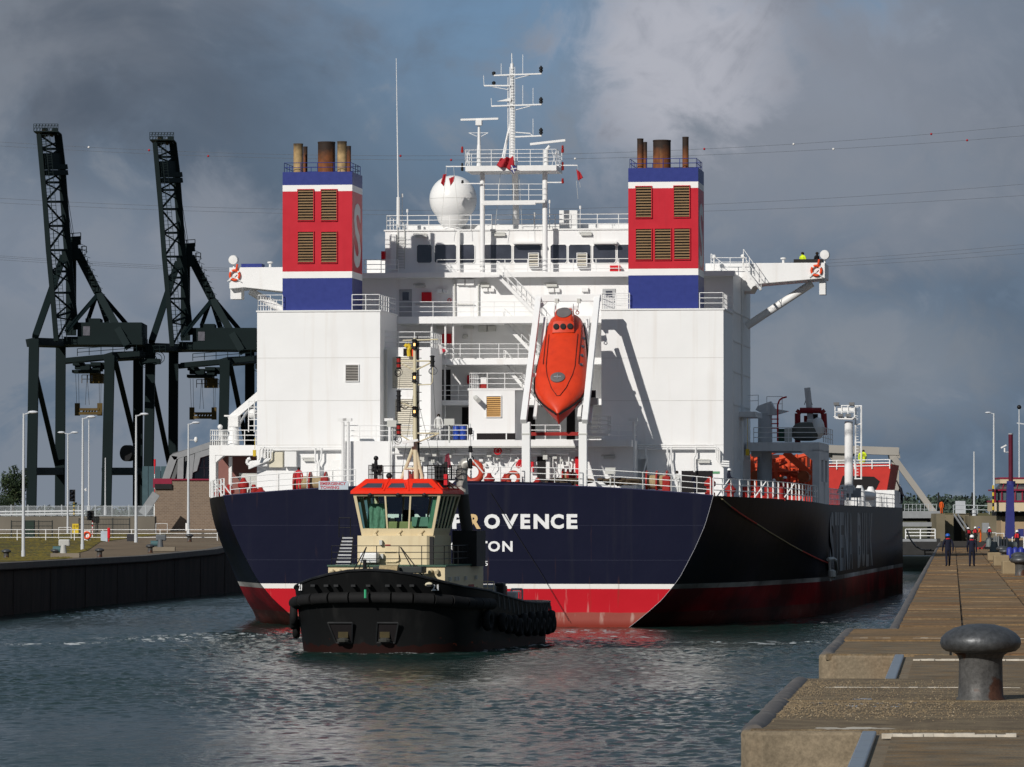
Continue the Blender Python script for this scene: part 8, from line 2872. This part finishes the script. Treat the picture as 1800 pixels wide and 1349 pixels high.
# ================================================================== PEOPLE
SKIN = mat('skin', (.42, .24, .17), .6, var=.08)
def cloth(name, c): return mat('cloth_' + name, c, .85, var=.15, scale=4, bump=.3, bscale=12)
NAVYC, DKC, REDC, ORC, HIV, WHC = cloth('navy', (.008, .0095, .022)), cloth('dark', (.012, .012, .013)), cloth('red', (.48, .02, .03)), cloth('orange', (.62, .10, .015)), cloth('yellow', (.60, .75, .03)), cloth('white', (.6, .6, .58))
HELW, HELB = mat('white_helmet', (.78, .78, .77), .3), mat('blue_helmet', (.02, .10, .42), .3)
SHOE = mat('dark_boot', (.012, .012, .012), .6)
GLOVE = mat('yellow_glove', (.55, .36, .03), .8)
HAIR = mat('dark_hair', (.02, .014, .01), .8)
def person(loc, face, label, top, legs, helmet=HELW, h=1.76, pose='stand', hand=SKIN, vest=None, group='quay workers', seed=0):
    """one skinned body; face = heading angle (0 looks away from the camera)"""
    r = random.Random(seed)
    k = h / 1.76
    J = {}
    lean = .35 if pose == 'lean' else (.08 if pose == 'walk' else 0)
    def P3(x, y, z): return Vector((x, y + lean * max(0, z - .95) * .8, z - (lean * .12 * max(0, z - .95)))) * k
    sw = .16 if pose == 'walk' else .03
    J['pelvis'] = P3(0, 0, .96); J['waist'] = P3(0, 0, 1.10); J['chest'] = P3(0, .0, 1.30); J['collar'] = P3(0, 0, 1.44); J['neck'] = P3(0, .01, 1.50); J['skull'] = P3(0, .03, 1.60); J['crown'] = P3(0, .03, 1.70)
    edges = [('pelvis', 'waist'), ('waist', 'chest'), ('chest', 'collar'), ('collar', 'neck'), ('neck', 'skull'), ('skull', 'crown')]
    rad = {'pelvis': .155, 'waist': .145, 'chest': .165, 'collar': .11, 'neck': .06, 'skull': .092, 'crown': .075}
    for s, n in ((-1, 'l'), (1, 'r')):
        d = sw * s
        J['hip' + n] = P3(.09 * s, 0, .90); J['knee' + n] = P3(.10 * s, d * .6 + .02, .50); J['ankle' + n] = P3(.105 * s, d, .09); J['toe' + n] = P3(.12 * s, d + .17, .04)
        J['sho' + n] = P3(.185 * s, 0, 1.42)
        if pose in ('lean', 'rail'):
            J['elb' + n] = P3(.25 * s, .12, 1.18); J['wri' + n] = P3(.2 * s, .36, 1.10); J['han' + n] = P3(.19 * s, .45, 1.09)
        elif pose == 'point' and s > 0:
            J['elb' + n] = P3(.3 * s, .22, 1.32); J['wri' + n] = P3(.3 * s, .46, 1.36); J['han' + n] = P3(.3 * s, .55, 1.37)
        else:
            J['elb' + n] = P3(.26 * s, -.04 - d * .5, 1.13); J['wri' + n] = P3(.255 * s, .06 - d, .89); J['han' + n] = P3(.25 * s, .08 - d, .80)
        rad.update({'hip' + n: .105, 'knee' + n: .075, 'ankle' + n: .058, 'toe' + n: .045, 'sho' + n: .075, 'elb' + n: .056, 'wri' + n: .042, 'han' + n: .038})
        edges += [('pelvis', 'hip' + n), ('hip' + n, 'knee' + n), ('knee' + n, 'ankle' + n), ('ankle' + n, 'toe' + n), ('collar', 'sho' + n), ('sho' + n, 'elb' + n), ('elb' + n, 'wri' + n), ('wri' + n, 'han' + n)]
    names = list(J)
    me = bpy.data.meshes.new('body')
    me.from_pydata([J[n] for n in names], [(names.index(a), names.index(b_)) for a, b_ in edges], [])
    ob = bpy.data.objects.new('body', me)
    COL.objects.link(ob)
    ob.modifiers.new('skin', 'SKIN').use_smooth_shade = True
    sk = me.skin_vertices[0].data
    for i, n in enumerate(names):
        f = rad[n] * k
        sk[i].radius = (f * (1.12 if n in ('chest', 'pelvis', 'waist') else 1), f * (.78 if n in ('chest', 'waist') else 1))
        sk[i].use_root = n == 'pelvis'
    ob.modifiers.new('sub', 'SUBSURF').levels = 1
    dg = bpy.context.evaluated_depsgraph_get()
    nm = bpy.data.meshes.new_from_object(ob.evaluated_get(dg))
    bpy.data.objects.remove(ob)
    bmm = bmesh.new()
    bmm.from_mesh(nm)
    # fingers and thumb grown at each hand, nose on the face
    for n, s in (('l', -1), ('r', 1)):
        a, b_ = J['wri' + n], J['han' + n]
        d = (b_ - a).normalized()
        sd = Vector((0, 1, 0)) - d * d.y
        if sd.length < .2: sd = Vector((0, 0, 1)) - d * d.z
        sd.normalize()
        for q in range(5):
            f0 = b_ + sd * ((q - 1.5) * .02 * k) + d * .02 * k if q < 4 else b_ - d * .03 * k + sd * .035 * k
            ln = (.065, .08, .075, .055, .055)[q] * k
            f1 = f0 + (d if q < 4 else (d + sd).normalized()) * ln * .6
            f2 = f1 + (d + Vector((-s * .5, 0, 0))).normalized() * ln * .5
            for u, v_ in ((f0, f1), (f1, f2)):
                mb_ = MB().cyl(u, v_, .011 * k, .009 * k, 5)
                vs = [bmm.verts.new(p) for p in mb_.v]
                for f in mb_.f:
                    bmm.faces.new([vs[i] for i in f])
    nb = J['skull'] + Vector((0, .085, -.005)) * k
    mb_ = MB().cyl(nb, nb + Vector((0, .035, -.02)) * k, .02 * k, .012 * k, 5)
    vs = [bmm.verts.new(p) for p in mb_.v]
    for f in mb_.f: bmm.faces.new([vs[i] for i in f])
    bmm.normal_update()
    for f in bmm.faces:
        f.smooth = True
        c_ = f.calc_center_median()
        mi = 0
        zz_ = c_.z / k
        dh = min((c_ - J['hanl']).length, (c_ - J['hanr']).length) / k
        arm = min((c_ - J['wril']).length, (c_ - J['wrir']).length, (c_ - J['elbl']).length, (c_ - J['elbr']).length) / k
        if dh < .10: mi = 3
        elif c_.z > (J['neck'].z + .0): mi = 2
        elif zz_ < .11: mi = 4
        elif zz_ < .90 and arm > .14: mi = 1
        elif zz_ < .84 and arm > .09: mi = 1
        f.material_index = mi
    bmm.to_mesh(nm)
    bmm.free()
    nm.materials.clear()
    for m_ in (top, legs, SKIN, hand, SHOE): nm.materials.append(m_)
    e_ = bpy.data.objects.new('person', nm)
    COL.objects.link(e_)
    e_.location = loc
    e_.rotation_euler = (0, 0, face)
    hc = J['skull'] + Vector((0, 0, .035)) * k
    if helmet:
        hm_ = MB().lathe(hc, [(.125 * k, 0), (.125 * k, .03 * k), (.115 * k, .08 * k), (.08 * k, .125 * k), (.02 * k, .145 * k)], 14)
        hm_.add([hc + Vector((-.10, .09, 0)) * k, hc + Vector((.10, .09, 0)) * k, hc + Vector((.07, .17, -.01)) * k, hc + Vector((-.07, .17, -.01)) * k,
                 hc + Vector((-.10, .09, .015)) * k, hc + Vector((.10, .09, .015)) * k, hc + Vector((.07, .17, .0)) * k, hc + Vector((-.07, .17, .0)) * k], [(0, 1, 2, 3), (7, 6, 5, 4), (2, 6, 7, 3), (1, 5, 6, 2), (0, 3, 7, 4)])
        hm_.build('helmet', helmet, e_, smooth=40)
    else:
        MB().ball(hc + Vector((0, -.015, 0)) * k, .115 * k, 12, 8, (1, 1, .9)).build('hair', HAIR, e_, smooth=True)
    if vest:
        ch_, co = J['chest'], J['collar']
        vb = MB()
        for s in (-1, 1):
            rows = []
            for a_, w_, y_ in ((co + Vector((s * .07, 0, .03)), .05, .10), (ch_ + Vector((s * .09, 0, .05)), .07, .165), (ch_ + Vector((s * .09, 0, -.12)), .07, .16)):
                rows.append([a_ * 1 + Vector((-w_, y_, 0)) * k, a_ + Vector((w_, y_ * .9, 0)) * k, a_ + Vector((w_, y_ * .9 + .03, 0)) * k, a_ + Vector((-w_, y_ + .03, 0)) * k])
            vb.grid(rows, True)
        vb.torus(co + Vector((0, 0, .035)), .105 * k, .035 * k, (0, .2, 1), 14, 6)
        vb.build('life_vest', vest, e_, smooth=40)
    tag(e_, label, 'person', group)
    return e_
PI = math.pi
person(onz(1666.5, 996, QZ), .1, 'person in dark overalls and blue helmet standing on the quay, back turned', NAVYC, NAVYC, HELB, 1.78, 'walk', GLOVE, REDC, seed=1)
person(onz(1708.5, 996.5, QZ), -.15, 'person in navy overalls and white helmet walking on the quay, back turned', NAVYC, NAVYC, HELW, 1.72, 'walk', GLOVE, REDC, seed=2)
g = 'group of workers farther along the quay'
person(onz(1701.5, 959, QZ), PI + .6, 'person in dark clothes and red vest with white helmet, left in the far group', DKC, NAVYC, HELW, 1.75, 'stand', SKIN, REDC, g, 3)
person(onz(1714.5, 958, QZ), PI - .4, 'person in black jacket with white helmet, second from left in the far group', DKC, DKC, HELW, 1.8, 'point', SKIN, REDC, g, 4)
person(onz(1724, 953.5, QZ), PI * .5, 'person in bright orange jacket and blue helmet on the quay', ORC, NAVYC, HELB, 1.72, 'lean', SKIN, None, g, 5)
person(onz(1739, 954, QZ), PI + .2, 'person with red life vest and white helmet by the hand rail', NAVYC, NAVYC, HELW, 1.7, 'stand', SKIN, REDC, g, 6)
person(onz(1788, 972, QZ), PI - .3, 'person in red life vest seen inside the white frame rail at the right edge', NAVYC, NAVYC, HELW, 1.72, 'rail', SKIN, REDC, g, 7)
gs = 'crew on the tanker'
def onship(px, py, sy, dz=0.0):
    return S.world(S(px, py, sy) + Vector((0, 0, dz)))
z0 = 7.85
def deckp(px, sy, z):
    p = S(px, 900, sy)
    return S.world(Vector((p.x, sy, z)))
person(deckp(1380, 26, 7.75), PI + .3, 'person in red boiler suit and white helmet at the starboard rail of the tanker', REDC, REDC, HELW, 1.76, 'stand', SKIN, None, gs, 8)
person(deckp(1360, 27, 7.75), PI + .8, 'person in white top and white helmet left of the red boiler suit', WHC, DKC, HELW, 1.6, 'stand', SKIN, None, gs, 9)
person(deckp(1281, 6, 8.1), -PI * .5, 'person in navy overalls and white helmet at the stern corner of the tanker', NAVYC, NAVYC, HELW, 1.75, 'rail', SKIN, None, gs, 10)
person(deckp(1194, 2.5, 8.1), PI * .7, 'person in white and dark clothes bending by the stern rail', WHC, DKC, None, 1.62, 'lean', SKIN, None, gs, 11)
person(deckp(1222, 2.0, 8.1), PI * .4, 'person in navy and red crouching over at the stern rail', NAVYC, REDC, None, 1.4, 'lean', SKIN, None, gs, 12)
person(deckp(525, 2.2, 8.35), PI - .2, 'person in red boiler suit beside the large red winch, port stern', REDC, REDC, None, 1.6, 'stand', SKIN, None, gs, 13)
person(deckp(1585.5, 140, 8.0), PI * .6, 'person in navy with white helmet leaning at the tanker bow bulwark', NAVYC, NAVYC, HELW, 1.75, 'lean', SKIN, None, gs, 14)
person(onship(1514, 826, SY_K + 1), PI + .3, 'person in yellow jacket on the red forecastle, left of two', HIV, REDC, None, 1.75, 'stand', SKIN, None, gs, 15)
person(onship(1518, 825, SY_K + 2), PI - .5, 'person in yellow jacket on the red forecastle, right of two', HIV, REDC, None, 1.75, 'stand', SKIN, None, gs, 16)
zw = S(1400, 463, SY_G + 1.2).z
for px, lab, tp, fc_ in ((1411, 'person in yellow jacket on the starboard bridge wing', HIV, PI - .7), (1436, 'person in dark jacket at the tip of the starboard bridge wing', DKC, PI + .9)):
    p = S(px, 470, SY_G + 1.6)
    person(S.world(Vector((p.x, SY_G + 1.6, zw - .95))), fc_, lab, tp, REDC if tp is HIV else DKC, None, 1.75, 'stand', SKIN, None, gs, 20 + px)
q = S(771, 771, SY_C - .9)
person(S.world(Vector((q.x, SY_C - .9, S(771, 774, SY_C - .9).z))), PI, 'person in white top on the after deck beside the blue drums', WHC, NAVYC, None, 1.7, 'stand', SKIN, None, gs, 40)
person(onz(1648, 906, 6.9) if False else at(1655, 903, 641), PI, 'person in orange vest on the raised path above the end wall', ORC, ORC, None, 1.7, 'stand', SKIN, None, 'people beyond the end wall', 41)
